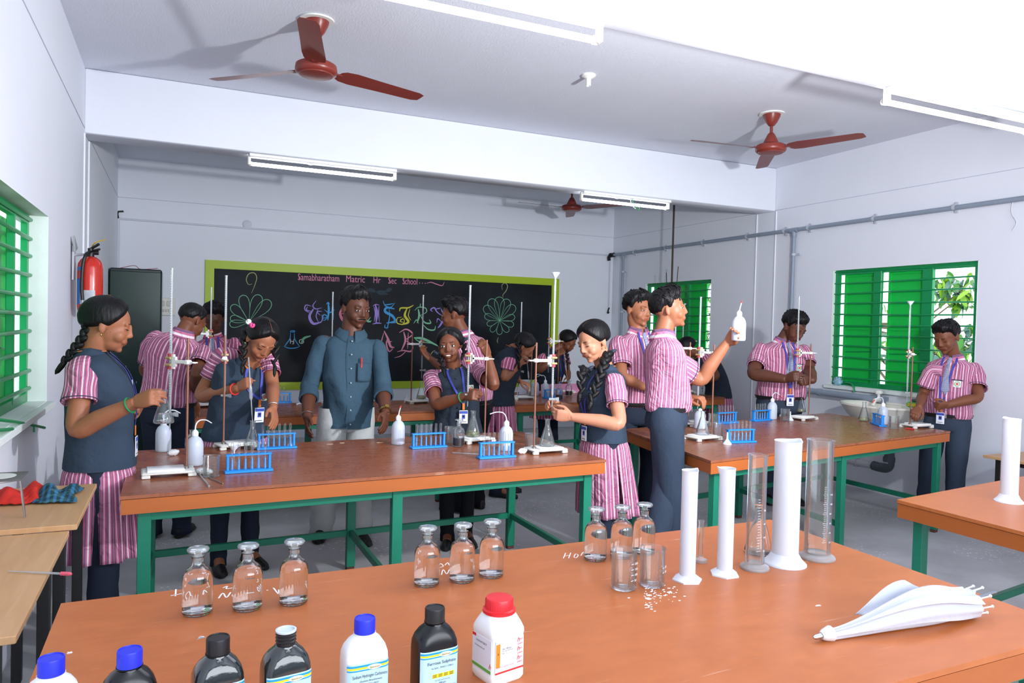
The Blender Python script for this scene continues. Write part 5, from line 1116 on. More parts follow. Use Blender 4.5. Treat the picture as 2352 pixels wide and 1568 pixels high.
STR = [(0, 'efe2ea'), (.10, 'c46d8c'), (.23, '6c4f6e'), (.31, 'c07590'), (.39, '6c4f6e'), (.47, 'c57793'), (.59, 'e9d3de'), (.64, 'b85c80'), (.80, '7b5c7c'), (.90, 'c77493')]
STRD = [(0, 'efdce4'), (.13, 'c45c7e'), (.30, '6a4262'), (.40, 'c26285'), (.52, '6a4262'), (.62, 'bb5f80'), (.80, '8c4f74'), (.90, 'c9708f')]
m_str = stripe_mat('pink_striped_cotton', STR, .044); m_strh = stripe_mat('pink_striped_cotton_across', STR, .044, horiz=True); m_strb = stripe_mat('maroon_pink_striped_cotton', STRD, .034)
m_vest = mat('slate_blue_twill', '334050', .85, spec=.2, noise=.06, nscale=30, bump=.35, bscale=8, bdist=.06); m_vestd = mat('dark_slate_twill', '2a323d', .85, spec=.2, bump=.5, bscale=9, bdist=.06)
m_trou = mat('slate_grey_trouser', '323d4d', .8, spec=.25, noise=.08, nscale=40, bump=.35, bscale=7, bdist=.05, stretch=(1, 1, .7)); m_navy = mat('navy_trouser', '242b3a', .85, spec=.2, bump=.35, bscale=10); m_blackt = mat('black_trouser', '15161b', .85, spec=.2, bump=.3, bscale=10)
m_linen = mat('teal_blue_linen', '384f5e', .85, spec=.2, noise=.16, nscale=70, bump=.35, bscale=7, bdist=.06); m_greyt = mat('pale_grey_trouser', 'b3b6b4', .85, spec=.2, noise=.08, nscale=20, bump=.3, bscale=8, bdist=.05)
m_shoe = mat('black_shoe', '131315', .45); m_sole = mat('shoe_sole', '26262a', .7); m_lan = mat('blue_lanyard', '3c44a0', .6, noise=.25, nscale=80); m_lano = mat('orange_lanyard', 'd5772e', .6)
m_card = mat('id_card_white', 'e9ecf2', .35); m_cardb = mat('id_card_blue', '3a4fae', .4); m_tie = stripe_mat('grey_blue_tie', [(0, '8d93ad'), (.5, 'b9bccb'), (.62, '5d6a90'), (.9, 'c8cad4')], .022, horiz=True)
m_pipe = mat('dark_piping', '2c2f45', .8); m_belt = mat('black_belt', '1a191b', .5); m_gold = mat('gold_metal', 'c9a85a', .25, 1.0); m_badge = mat('badge_white', 'e9e9e2', .6); m_badgeg = mat('badge_green', '5d9a6d', .6); m_badger = mat('badge_red', 'c8604a', .6)
m_ribbon = mat('dark_ribbon', '1c2636', .6); m_flowp = mat('pink_flower', 'e04f8e', .7); m_floww = mat('white_flower', 'f2efe8', .7)
m_button = mat('pearl_button', 'a9b1b6', .3)

CAMR = unit(np.array([_r0[0], _r0[1], 0])); CAMB = unit(np.array([-_fw[0], -_fw[1], 0])); UPZ = np.array([0, 0, 1.0])
def heading(deg):
    """horizontal direction: 0 = towards the camera side of the room, 90 = to the photo's right, 180 = away"""
    a = math.radians(deg); return math.cos(a)*CAMB+math.sin(a)*CAMR
def rot_about(v, k, a):
    k = unit(k); return v*math.cos(a)+np.cross(k, v)*math.sin(a)+k*(k@v)*(1-math.cos(a))
def ray_limb(S_, px, py, L, near):
    """point on the sight line of a pixel at bone length L from joint S_ (nearer or farther of the two)"""
    r = unit(ray(px, py)); o = C0-S_; b = o@r; c = o@o-L*L; D = b*b-c
    if D < 0: t = -b; p = C0+r*t; return S_+unit(p-S_)*L
    t = -b-math.sqrt(D) if near else -b+math.sqrt(D); return C0+r*t

HEAD_ELL = [((0, -.012, .030), (.074, .093, .078)), ((0, .024, -.012), (.062, .064, .078)), ((0, .030, -.058), (.047, .052, .044))]
def head_radius(dirs, c=np.array([0, -.012, .026])):
    """distance from the skull centre to the head surface along each direction"""
    out = np.zeros(len(dirs))
    for ce, r in HEAD_ELL:
        r = np.array(r); o = (c-np.array(ce))/r; d = dirs/r; A = (d*d).sum(1); B = (d*o).sum(1); Cc = o@o-1
        D = B*B-A*Cc; t = np.where(D > 0, (-B+np.sqrt(np.maximum(D, 0)))/A, 0); out = np.maximum(out, t)
    return out
def head_shapes(T, smile=0.0, female=True, jawk=1.0, mouth_open=0.0):
    """head as overlapping closed shapes (world), merged later into the body surface"""
    mb = MB(); R = T[:3, :3]; s = np.linalg.norm(R[:, 0])
    def E(c, r, n=20, m=14, Rl=None):
        m_ = MB(); m_.ell(c, r, n, m, R=Rl); v = m_.v[0]; mb.add((T[:3, :3] @ v.T).T+T[:3, 3], m_.f)
    for c, r in HEAD_ELL: E(c, (r[0]*(jawk*(.95 if female else 1) if c[2] < 0 else 1), r[1], r[2]), 28, 18)
    E((0, .064 if female else .066, -.089), (.018, .017, .014) if female else (.021, .018, .015))
    for sx in (-1, 1):
        E((sx*.034, .053, -.030), (.027, .027, .029)); E((sx*.026, .0715 if female else .0735, .024), (.026, .012, .010))
        E((sx*.0305, .0735, .0055), (.0165, .0085, .0090))
        E((sx*.0100, .0892, -.0260), (.0080, .0095, .0070)); E((sx*.075, -.010, -.008), (.0070, .0165, .0275), 12, 10, basis((1, .15*sx, 0), (-.25*sx, 1, .1), (0, -.1, 1)))
        E((sx*.0775, -.016, .004), (.006, .011, .018), 10, 8)
        E((sx*.024, .079, -.053+.004*smile), (.012, .010, .012))
    for i in range(5):
        t = i/4; E((0, .082+.0130*t**1.2, .018-.038*t), (.0075+.0025*t, .012, .012))
    E((0, .0920, -.0225), (.0100, .0105, .0085))
    w_ = .021+.004*smile
    E((0, .0845, -.0490), (w_, .0085, .0056)); E((0, .0825, -.0600-.006*mouth_open), (w_*.85, .0085, .0066))
    E((0, .077, -.041), (.022, .010, .012))
    return mb
def hand_shapes(mb, W, d, n, ts, s, pose):
    """palm, four fingers and a thumb. W wrist, d direction to the knuckles, n palm normal, ts side of the thumb"""
    d = unit(d); n = unit(n-d*(n@d)); sd = np.cross(d, n)*ts      # sd points to the thumb side
    P = {'relax': ((.25, .35, .25), .15), 'grip': ((.95, 1.15, .7), .9), 'pinch': ((.75, .75, .35), .6), 'open': ((.15, .25, .15), .1), 'hold': ((.6, .75, .5), .55), 'fist': ((1.35, 1.55, 1.0), 1.1)}[pose]
    rings = []
    for t, hw, hd in ((-.03, .021, .017), (0, .024, .017), (.03, .034, .0165), (.06, .039, .0145), (.085, .038, .0115), (.093, .034, .008)):
        q = rrect(hw*s, hd*s, 2.6, 20); rings.append(W+d*t*s+q[:, :1]*sd+q[:, 1:2]*n)
    mb.loft(np.array(rings))
    for i, (off, L) in enumerate(((.028, .072), (.0095, .080), (-.0095, .074), (-.027, .058))):
        b = W+d*.080*s+sd*off*s; dr = d+sd*off*1.5; dr = unit(dr); a = 0; pts = [b-dr*.02*s, b]; p = b
        for k_, (fr, cu) in enumerate(zip((.45, .31, .24), P[0])):
            a += cu*(1+.08*(i-1)); q = unit(dr*math.cos(a)+n*math.sin(a)); h = L*fr*s
            pts += [p+q*h*.5, p+q*h]; p = p+q*h
        rr = np.linspace(.0090, .0066, len(pts))*s*(1, 1.02, .98, .88)[i]; mb.tube(spline(pts, 2), np.interp(np.linspace(0, 1, 2*len(pts)-1), np.linspace(0, 1, len(pts)), rr), 10)
    b = W+d*.018*s+sd*.024*s; c1 = P[1]; q1 = unit(d*.75+sd*.75*(1-.45*c1)+n*(.25+.55*c1)); p1 = b+q1*.042*s; q2 = unit(d*.95+sd*.35*(1-1.5*c1)+n*(.1+.55*c1)); p2 = p1+q2*.032*s; p3 = p2+unit(q2+d*.3-sd*.2*c1)*.024*s
    mb.tube(spline([b-q1*.015*s, b, p1, p2, p3], 3), np.interp(np.linspace(0, 1, 13), [0, .25, .5, .75, 1], np.array([.0135, .014, .0108, .0098, .0070])*s), 10)
    return W+d*.09*s

def fold_noise(v, amp, f=9.0, seed=0.0, sc=(1, 1, 1)):
    v = np.asarray(v)*np.asarray(sc); x, y, z = v[..., 0], v[..., 1], v[..., 2]
    rid = 1-2*np.abs(np.sin(f*.55*(x*.9+y*.5+z*1.4)+seed+1.2*np.sin(f*.35*(x-z))))
    return amp*.8*rid+amp*(np.sin(f*(x*1.3+z*.9)+seed)+.7*np.sin(f*1.7*(y-z*.6)+1.3*seed+2*np.sin(f*.5*x))+.5*np.sin(f*2.3*(x-y+.7*z)+2.1*seed))/2.2

def remeshed(mb, name, m, root, vox, smooth_it=3, deci=None, protect=None, lip=None):
    me = bpy.data.meshes.new(name); v = np.concatenate(mb.v)-np.array(root.location); me.from_pydata(v.tolist(), [], mb.f)
    bm = bmesh.new(); bm.from_mesh(me); bmesh.ops.recalc_face_normals(bm, faces=bm.faces); bm.to_mesh(me); bm.free()
    o = bpy.data.objects.new(name, me); COL.objects.link(o)
    r = o.modifiers.new('r', 'REMESH'); r.mode = 'VOXEL'; r.voxel_size = vox
    me1 = bpy.data.meshes.new_from_object(o.evaluated_get(bpy.context.evaluated_depsgraph_get())); o.modifiers.clear(); o.data = me1; bpy.data.meshes.remove(me)
    nv = len(me1.vertices); co = np.zeros(nv*3, np.float32); me1.vertices.foreach_get('co', co); co = co.reshape(-1, 3).astype(float)
    ed = np.zeros(len(me1.edges)*2, np.int32); me1.edges.foreach_get('vertices', ed); ed = ed.reshape(-1, 2); deg = np.bincount(ed.ravel(), minlength=nv)[:, None]+1e-9
    hw = sm(.150, .110, np.linalg.norm(co-(lip[0][:3, 3]-np.array(root.location)), axis=1))[:, None]
    for it in range(smooth_it+5):                                     # relax the surface; the face gets a few passes more
        acc = np.zeros_like(co)
        for c_ in range(3): acc[:, c_] = np.bincount(ed[:, 0], co[ed[:, 1], c_], nv)+np.bincount(ed[:, 1], co[ed[:, 0], c_], nv)
        co = co+(acc/deg-co)*.5*(1.0 if it < smooth_it else hw)
    me1.vertices.foreach_set('co', co.astype(np.float32).ravel())
    d = o.modifiers.new('d', 'DECIMATE'); d.ratio = deci or .5
    me2 = bpy.data.meshes.new_from_object(o.evaluated_get(bpy.context.evaluated_depsgraph_get())); o.modifiers.clear(); o.data = me2; bpy.data.meshes.remove(me1); me2.name = name
    me2.materials.clear(); me2.materials.append(m); me2.polygons.foreach_set('use_smooth', [True]*len(me2.polygons))
    co = np.zeros(len(me2.vertices)*3, np.float32); me2.vertices.foreach_get('co', co); co = co.reshape(-1, 3)
    if lip is not None:
        T, w_ = lip; q = (np.linalg.inv(T[:3, :3]) @ (co+np.array(root.location)-T[:3, 3]).T).T
        f = np.exp(-((q[:, 0]/w_)**4+((q[:, 2]+.0535)/.0095)**4))*(q[:, 1] > .075)
        at_ = me2.attributes.new('lip', 'FLOAT', 'POINT'); at_.data.foreach_set('value', f.astype(np.float32))
    o.parent = root; return o

def person(label, D, sp):
    """D: distance (depth) of the pelvis; sp: joints measured in the photo and pose"""
    g = sp.get; kind = sp['kind']; s = g('s', 1.0)                     # s = size against a 1.62 m person
    hip = at(*sp['hip'], d=D); neck = at(*sp['neck'][:2], d=D+(sp['neck'][2] if len(sp['neck']) > 2 else 0))
    yo = math.degrees(math.atan2(1176-sp['hip'][0], F_PX))               # yaw is given against the sight line to the person
    bf = heading(sp['face']+yo); cf = heading(g('chest', sp['face'])+yo); br = np.cross(bf, UPZ)   # right-hand direction of the body
    root = thing('person', label, 'person', (hip[0], hip[1], 0)); vox = g('vox', .0045)
    dn = at(*sp['head'][:2], d=D+(sp['head'][2] if len(sp['head']) > 2 else 0)); hy, hp = g('hyaw', sp['face']), math.radians(g('hpitch', 0)); hr = math.radians(g('hroll', 0))
    hf = heading(hy+yo); hrt = np.cross(hf, UPZ); hf2 = hf*math.cos(hp)-UPZ*math.sin(hp); hu = np.cross(hrt, hf2); hrt2 = rot_about(hrt, hf2, hr); hu = rot_about(hu, hf2, hr)
    hs = g('hs', .98); T = np.eye(4); T[:3, :3] = np.stack([hrt2, hf2, hu], 1)*hs; T[:3, 3] = dn
    def HL(p): return T[:3, :3] @ np.asarray(p, float)+T[:3, 3]
    # spine
    up0 = unit(neck-hip); mid = hip+(neck-hip)*.5-cf*.02*s+np.asarray(g('bow', 0))*cf*0
    ctrl = hip+UPZ*np.linalg.norm(neck-hip)*.45+bf*g('belly', 0)
    ks = np.linspace(0, 1, 13); SP = np.array([(1-t)**2*hip+2*t*(1-t)*ctrl+t*t*neck for t in ks]); TG = np.gradient(SP, axis=0); TG /= np.linalg.norm(TG, axis=1)[:, None]
    def spine(t):
        i = np.clip(t*12, 0, 11.999); a = int(i); f = i-a; p = SP[a]*(1-f)+SP[a+1]*f; u = unit(TG[a]*(1-f)+TG[a+1]*f)
        if t > 1: p = SP[-1]+TG[-1]*(t-1)*np.linalg.norm(neck-hip); u = TG[-1]
        if t < 0: p = hip+UPZ*t*np.linalg.norm(neck-hip); u = UPZ
        f_ = unit(bf*(1-min(max(t, 0), 1))+cf*min(max(t, 0), 1)); f_ = unit(f_-u*(f_@u)); r_ = np.cross(f_, u); return p, u, f_, r_
    _, uS, fS, rS = spine(.93); rS = rot_about(rS, fS, math.radians(g('shtilt', 0)))
    shw = g('shw', .165)*s; SH = {1: spine(.90)[0]+rS*shw+np.array([0, 0, -.012]), -1: spine(.90)[0]-rS*shw+np.array([0, 0, -.012])}
    for k_, key in ((1, 'shR'), (-1, 'shL')):
        if key in sp: q = sp[key]; SH[k_] = at(q[0], q[1], d=D+(q[2] if len(q) > 2 else 0))
    hipw = g('hipw', .155)*s; W_ = g('wide', 1.0)*s; Dp = g('deep', 1.0)*s
    LT = np.linalg.norm(neck-hip)
    def ring(t, hw, hd, n=40, e=2.4, fs=0.0, grow=0.0, ph=0.0):
        p, u, f_, r_ = spine(t); q = rrect(hw+grow, hd+grow, e, n); return p+f_*fs*s+q[:, :1]*r_+q[:, 1:2]*f_
    # ---- body: one surface
    mb = MB()
    core = [(-.12, .105, .08), (0, .13, .088), (.25, .105, .078), (.5, .115, .085), (.75, .13, .085), (.88, .115, .065), (.97, .065, .052), (1.0, .05*1.05, .05)]
    mb.loft(np.array([ring(t, a*W_, b*Dp, 24) for t, a, b in core]))
    nr = g('neckr', .050)*s; nb = HL((0, -.022, -.055)); mb.tube(spline([SP[-1]-TG[-1]*.05, SP[-1], (SP[-1]+nb)/2, nb, HL((0, -.015, .0))], 4), np.linspace(nr*1.12, nr*.98, 17), 20)
    hd_ = head_shapes(T, g('smile', 0), kind == 'girl', g('jawk', 1.0), g('mouth', 0)); mb.add(np.concatenate(hd_.v), hd_.f)
    ARM = {}
    for k_, key in ((1, 'R'), (-1, 'L')):
        a = sp.get('arm'+key)
        LU, LF = .285*s, .245*s
        if a is None:
            E_ = SH[k_]+unit(-UPZ+rS*k_*.18+cf*.05)*LU; Wr = E_+unit(-UPZ+cf*.35)*LF; hd = -UPZ+cf*.3; pn = -rS*k_; pose = 'relax'
        else:
            e = a['e']; E_ = ray_limb(SH[k_], e[0], e[1], LU*a.get('ul', 1), a.get('en', True)) if len(e) == 2 else at(e[0], e[1], d=D+e[2])
            w_ = a['w']; Wr = ray_limb(E_, w_[0], w_[1], LF*a.get('fl', 1), a.get('wn', True)) if len(w_) == 2 else at(w_[0], w_[1], d=D+w_[2])
            h_ = a['h']; hp_ = ray_limb(Wr, h_[0], h_[1], .09*s, a.get('hn', True)) if len(h_) == 2 else at(h_[0], h_[1], d=D+h_[2]); hd = hp_-Wr
            q = a.get('palm', (0, -1, 0)); pn = CAMR*q[0]+UPZ*q[1]+CAMB*q[2]; pose = a.get('pose', 'relax')
        pth = spline([SH[k_]-rS*k_*.05-UPZ*.015, SH[k_]-UPZ*.008, SH[k_]*.45+E_*.55, E_, E_*.6+Wr*.4, Wr, Wr+unit(hd)*.015], 5); kk = g('armk', 1.0)*s
        rad = np.interp(np.linspace(0, 6, len(pth)), [0, 1, 2, 3, 4, 5, 6], np.array([.030, .034, .0425, .0385, .040, .0255, .023]))*kk
        mb.tube(pth, rad, 16); hand_shapes(mb, Wr+unit(hd)*.012, hd, pn, a.get('ts', k_) if a else k_, s*g('hands', .95), pose); ARM[k_] = (E_, Wr, hd, pn)
    # ---- legs
    ft = g('feet'); LEG = {}
    for k_ in (1, -1):
        hj = hip+br*k_*.085*s-UPZ*.03
        if ft and ft.get(k_): q = ft[k_]; an = at(q[0], q[1], z=.075) if len(q) == 2 else np.array([hip[0], hip[1], 0])+br*q[0]+bf*q[1]+UPZ*.075
        else: an = np.array([hip[0], hip[1], .075])+br*k_*.095*s+bf*.02-bf*.0
        kn = (hj+an)/2+bf*(.012 if kind == 'girl' else .035)*s; toe = unit(bf+br*k_*.18); LEG[k_] = (hj, kn, an, toe)
        mb.tube(spline([hj, kn, an, an-UPZ*.045], 5), np.linspace(.045, .034 if g('barefoot') else .026, 16)*s, 12)
        if g('barefoot'):
            fs_ = np.cross(toe, UPZ); R = np.stack([toe, fs_, UPZ], 1)
            mb.ell(an+toe*.05-UPZ*.04, (.085, .036, .03), 14, 10, R=R); mb.ell(an-toe*.03-UPZ*.035, (.04, .03, .035), 12, 8, R=R); mb.ell(an+toe*.105-UPZ*.055, (.05, .042, .018), 14, 8, R=R)
            for j in range(5): mb.ell(an+toe*(.155-.008*abs(j-1)-.006*j)+fs_*(-k_)*(.034-.017*j)-UPZ*.060, ((.024 if j == 0 else .018), (.0105 if j == 0 else .008), .0105), 10, 6, R=R)
        else: mb.tube([an, an+toe*.09-UPZ*.04], .03, 10)
    lipw = .024+.004*g('smile', 0)
    body = remeshed(mb, 'body', sp['skin'], root, vox, g('smit', 3), g('deci', .42), lip=(T, lipw))
    # ---- face details
    def part(name, m_, mt, parent=None, **k): return m_.build(name, mt, parent or root, origin=root.location, **k)
    gz = g('eyes', .0)                                                      # 0 = lids lowered .. 1 = wide open
    for sx in (-1, 1):
        if gz > .05:
            hh = max(.0042, .0060*gz); R = T[:3, :3]
            m_ = MB(); m_.ell((0, 0, 0), (.0128, .0045, hh), 16, 10); m_.v[0] = (R @ (m_.v[0]+np.array([sx*.031, .0800, .0052])).T).T+dn; ey = part('eye', m_, m_eye, body)
            m_ = MB(); m_.ell((0, 0, 0), (.0066, .0022, min(.0062, hh*1.04)), 14, 8); m_.v[0] = (R @ (m_.v[0]+np.array([sx*.031+g('gaze', 0)*.005, .0832, .0054])).T).T+dn; part('iris', m_, m_iris, body)
        m_ = MB(); zz = .0058+(.0058*gz if gz > .05 else -.003)
        m_.tube([HL((sx*(.031+.0145*u), .0828-.006*u*u-.0015*abs(u)-.0008*(u*sx > 0), zz-(.0035*u*u)*(1 if gz > .05 else -1))) for u in np.linspace(-1, 1, 9)], np.array([.0006, .0013, .0018, .0021, .0022, .0022, .0020, .0016, .0008]), 6); part('eyelash', m_, m_hair, body)
        m_ = MB(); m_.tube([HL((sx*(.012+.034*u), .0875-.018*u**2.2, .0275+.0035*math.sin(PI*u*.85)-.002*u)) for u in np.linspace(0, 1, 9)], np.array([.0012, .0026, .0030, .0030, .0028, .0026, .0022, .0016, .0007])*g('brow', 1.0), 6, flat=.6); part('eyebrow', m_, m_hair, body)
    if g('mouth', 0): m_ = MB(); m_.ell((0, 0, 0), (.0165, .004, .0042), 14, 8); m_.v[0] = (T[:3, :3] @ (m_.v[0]+np.array([0, .0895, -.0545])).T).T+dn; part('teeth', m_, m_teeth, body)
    if g('moustache'):
        m_ = MB(); m_.tube([HL((u*.026, .0960-.012*u*u, -.0415-.006*u*u)) for u in np.linspace(-1, 1, 11)], np.array([.0015, .0042, .0054, .0056, .0050, .0038, .0050, .0056, .0054, .0042, .0015]), 8, flat=.7); part('moustache', m_, m_hair)
    # ---- hair
    hair_obj = hair(part, HL, T, kind, sp, g)
    # ---- clothes
    dress(part, dict(locals()))
    if g('extra'): g('extra')(dict(locals()))
    return root

def hair(part, HL, T, kind, sp, g):
    n, m = 84, 46; c = np.array([0, -.012, .026]); az = np.arange(n)*2*PI/n; el = np.linspace(-PI/2+.25, PI/2-.01, m)
    A, E = np.meshgrid(az, el); d = np.stack([np.sin(A)*np.cos(E), np.cos(A)*np.cos(E), np.sin(E)], -1).reshape(-1, 3); R = head_radius(d, c).reshape(m, n)
    a = np.abs((np.degrees(A)+180) % 360-180); e = np.degrees(E); th = g('hairth', 1.0)
    wob = 2.2*np.sin(A*7+1)+1.6*np.sin(A*13+2)+1.2*np.sin(A*29)
    if kind == 'girl':
        line = np.interp(a, [0, 12, 28, 42, 56, 70, 84, 98, 120, 180], [38, 34, 25, 13, -4, -22, -30, -30, -38, -46]); top = .021*th; side_ = .013*th
    else:
        line = np.interp(a, [0, 30, 48, 60, 70, 80, 90, 104, 120, 180], [29, 27, 23, 12, -8, -17, 0, -8, -26, -35])+wob; top = .030*th; side_ = .011*th
    k = sm(-5, 24, e-line); lift = sm(-15, 60, e); tk = side_*(1-lift)+top*lift+.004*np.exp(-((a-180)/60)**2)*(1-lift)
    if kind != 'girl': tk = tk+.012*th*np.exp(-(a/50)**2)*sm(18, 38, e)*g('quiff', 1.0)
    tk = tk*k-.005*(1-k)
    strand = .0014*np.sin(A*19+E*5+2*np.sin(E*7))+.0010*np.sin(A*41+E*9)
    if kind == 'girl': strand = .0008*np.sin(A*46+3*np.sin(E*5)); tk = tk-.005*np.exp(-(np.sin(A)*np.cos(E)/.05)**2)*(np.cos(A) > -.2)*sm(30, 55, e)
    rr = R+tk+strand*k
    P = c+d.reshape(m, n, 3)*rr[..., None]; v = (T[:3, :3] @ P.reshape(-1, 3).T).T+T[:3, 3]
    mb = MB(); mb.loft(v.reshape(m, n, 3)); r_ = np.random.default_rng(int(abs(T[0, 3])*1000))
    def surf(q, lf):
        q = q/np.linalg.norm(q); aa = math.atan2(q[0], q[1]) % (2*PI); ee = math.asin(max(-1, min(1, q[2]))); i = int(np.clip((ee-el[0])/(el[1]-el[0]), 0, m-1)); j = int(aa/(2*PI)*n) % n
        return c+q*(rr[i, j]+lf)
    if kind != 'girl':                                                # loose locks over the cap break up its outline
        for i in range(g('locks', 70)):
            q = unit(np.array([r_.normal(), r_.normal()*.9+.25, abs(r_.normal())+.25])); aa = abs(math.degrees(math.atan2(q[0], q[1]))); ee = math.degrees(math.asin(q[2]))
            if ee < np.interp(aa, [0, 60, 90, 180], [34, 30, 20, 0]): continue
            fl = unit(np.array([.55*q[0]+r_.normal()*.25+g('sweep', .25), .75+r_.normal()*.25, -.15])); fl = unit(fl-q*(fl@q)); L_ = r_.uniform(.022, .042)*th
            pts = [surf(q, -.004), surf(q+fl*L_*4.5, .002), surf(q+fl*L_*8.5, .0020+r_.uniform(0, .003)), surf(q+fl*L_*11.5, r_.uniform(-.006, .002))]
            pw = [T[:3, :3] @ x+T[:3, 3] for x in pts]; mb.tube(spline(pw, 2), np.interp(np.linspace(0, 1, 7), [0, .4, .8, 1], [.004, .0065, .004, .0008]), 6, flat=.55, ref=unit(T[:3, :3] @ q)+1e-3)
    o = part('hair', mb, m_hair, angle=180)
    if kind == 'girl':
        pp = [surf(np.array([0, math.cos(x), math.sin(x)]), .0008) for x in np.radians(np.linspace(52, 104, 12))]; m2 = MB(); m2.tube([T[:3, :3] @ x+T[:3, 3] for x in pp], .0011, 6, flat=.6); part('hair_parting', m2, sp['skin'], o)
    return o
def braid_shape(path, r, lobes):
    """plaited hair: lobes left and right in turn along the path"""
    p = spline(path, 10); L = np.concatenate([[0], np.cumsum(np.linalg.norm(np.diff(p, axis=0), axis=1))]); tot = L[-1]; mb = MB()
    for i in range(lobes):
        t = (i+.5)/lobes; q = np.array([np.interp(t*tot, L, p[:, j]) for j in range(3)]); q2 = np.array([np.interp(min(1, t+.03)*tot, L, p[:, j]) for j in range(3)]); u = unit(q2-q) if np.linalg.norm(q2-q) > 1e-6 else -UPZ
        sd = unit(np.cross(u, CAMB)); f = unit(np.cross(sd, u)); rr = r*(1.0-.35*t); s_ = 1 if i % 2 else -1
        ax = unit(u*.9-sd*s_*.55); b = unit(np.cross(f, ax))
        mb.ell(q+sd*s_*rr*.36, (rr*.62, rr*.78, tot/lobes*1.25), 12, 8, R=np.stack([b, f, ax], 1))
    e = p[-1]; u = unit(p[-1]-p[-4]); mb.tube([e-u*.01, e+u*.015, e+u*.045, e+u*.06], [r*.42, r*.5, r*.4, r*.1], 10)
    return mb

PROF = {'girl': [(-.10, .172, .128, 0), (0, .168, .126, 0), (.25, .142, .112, 0), (.5, .150, .120, .010), (.65, .156, .126, .014), (.78, .158, .112, .008), (.88, .160, .088, 0), (.945, .130, .070, 0), (.985, .076, .060, 0), (1.02, .062, .058, 0)],
        'boy': [(-.20, .170, .124, 0), (.02, .150, .108, 0), (.06, .160, .117, 0), (.15, .163, .121, 0), (.3, .158, .118, 0), (.5, .162, .115, 0), (.7, .172, .114, .004), (.82, .174, .104, .002), (.89, .163, .088, 0), (.94, .122, .070, 0), (.985, .076, .060, 0), (1.02, .062, .058, 0)],
        'man': [(-.34, .185, .145, .01), (-.2, .186, .148, .012), (0, .180, .146, .018), (.2, .176, .148, .026), (.4, .178, .142, .02), (.6, .186, .132, .012), (.75, .192, .124, .006), (.85, .188, .108, .0), (.905, .165, .088, 0), (.95, .118, .070, 0), (.985, .076, .060, 0), (1.02, .064, .060, 0)]}
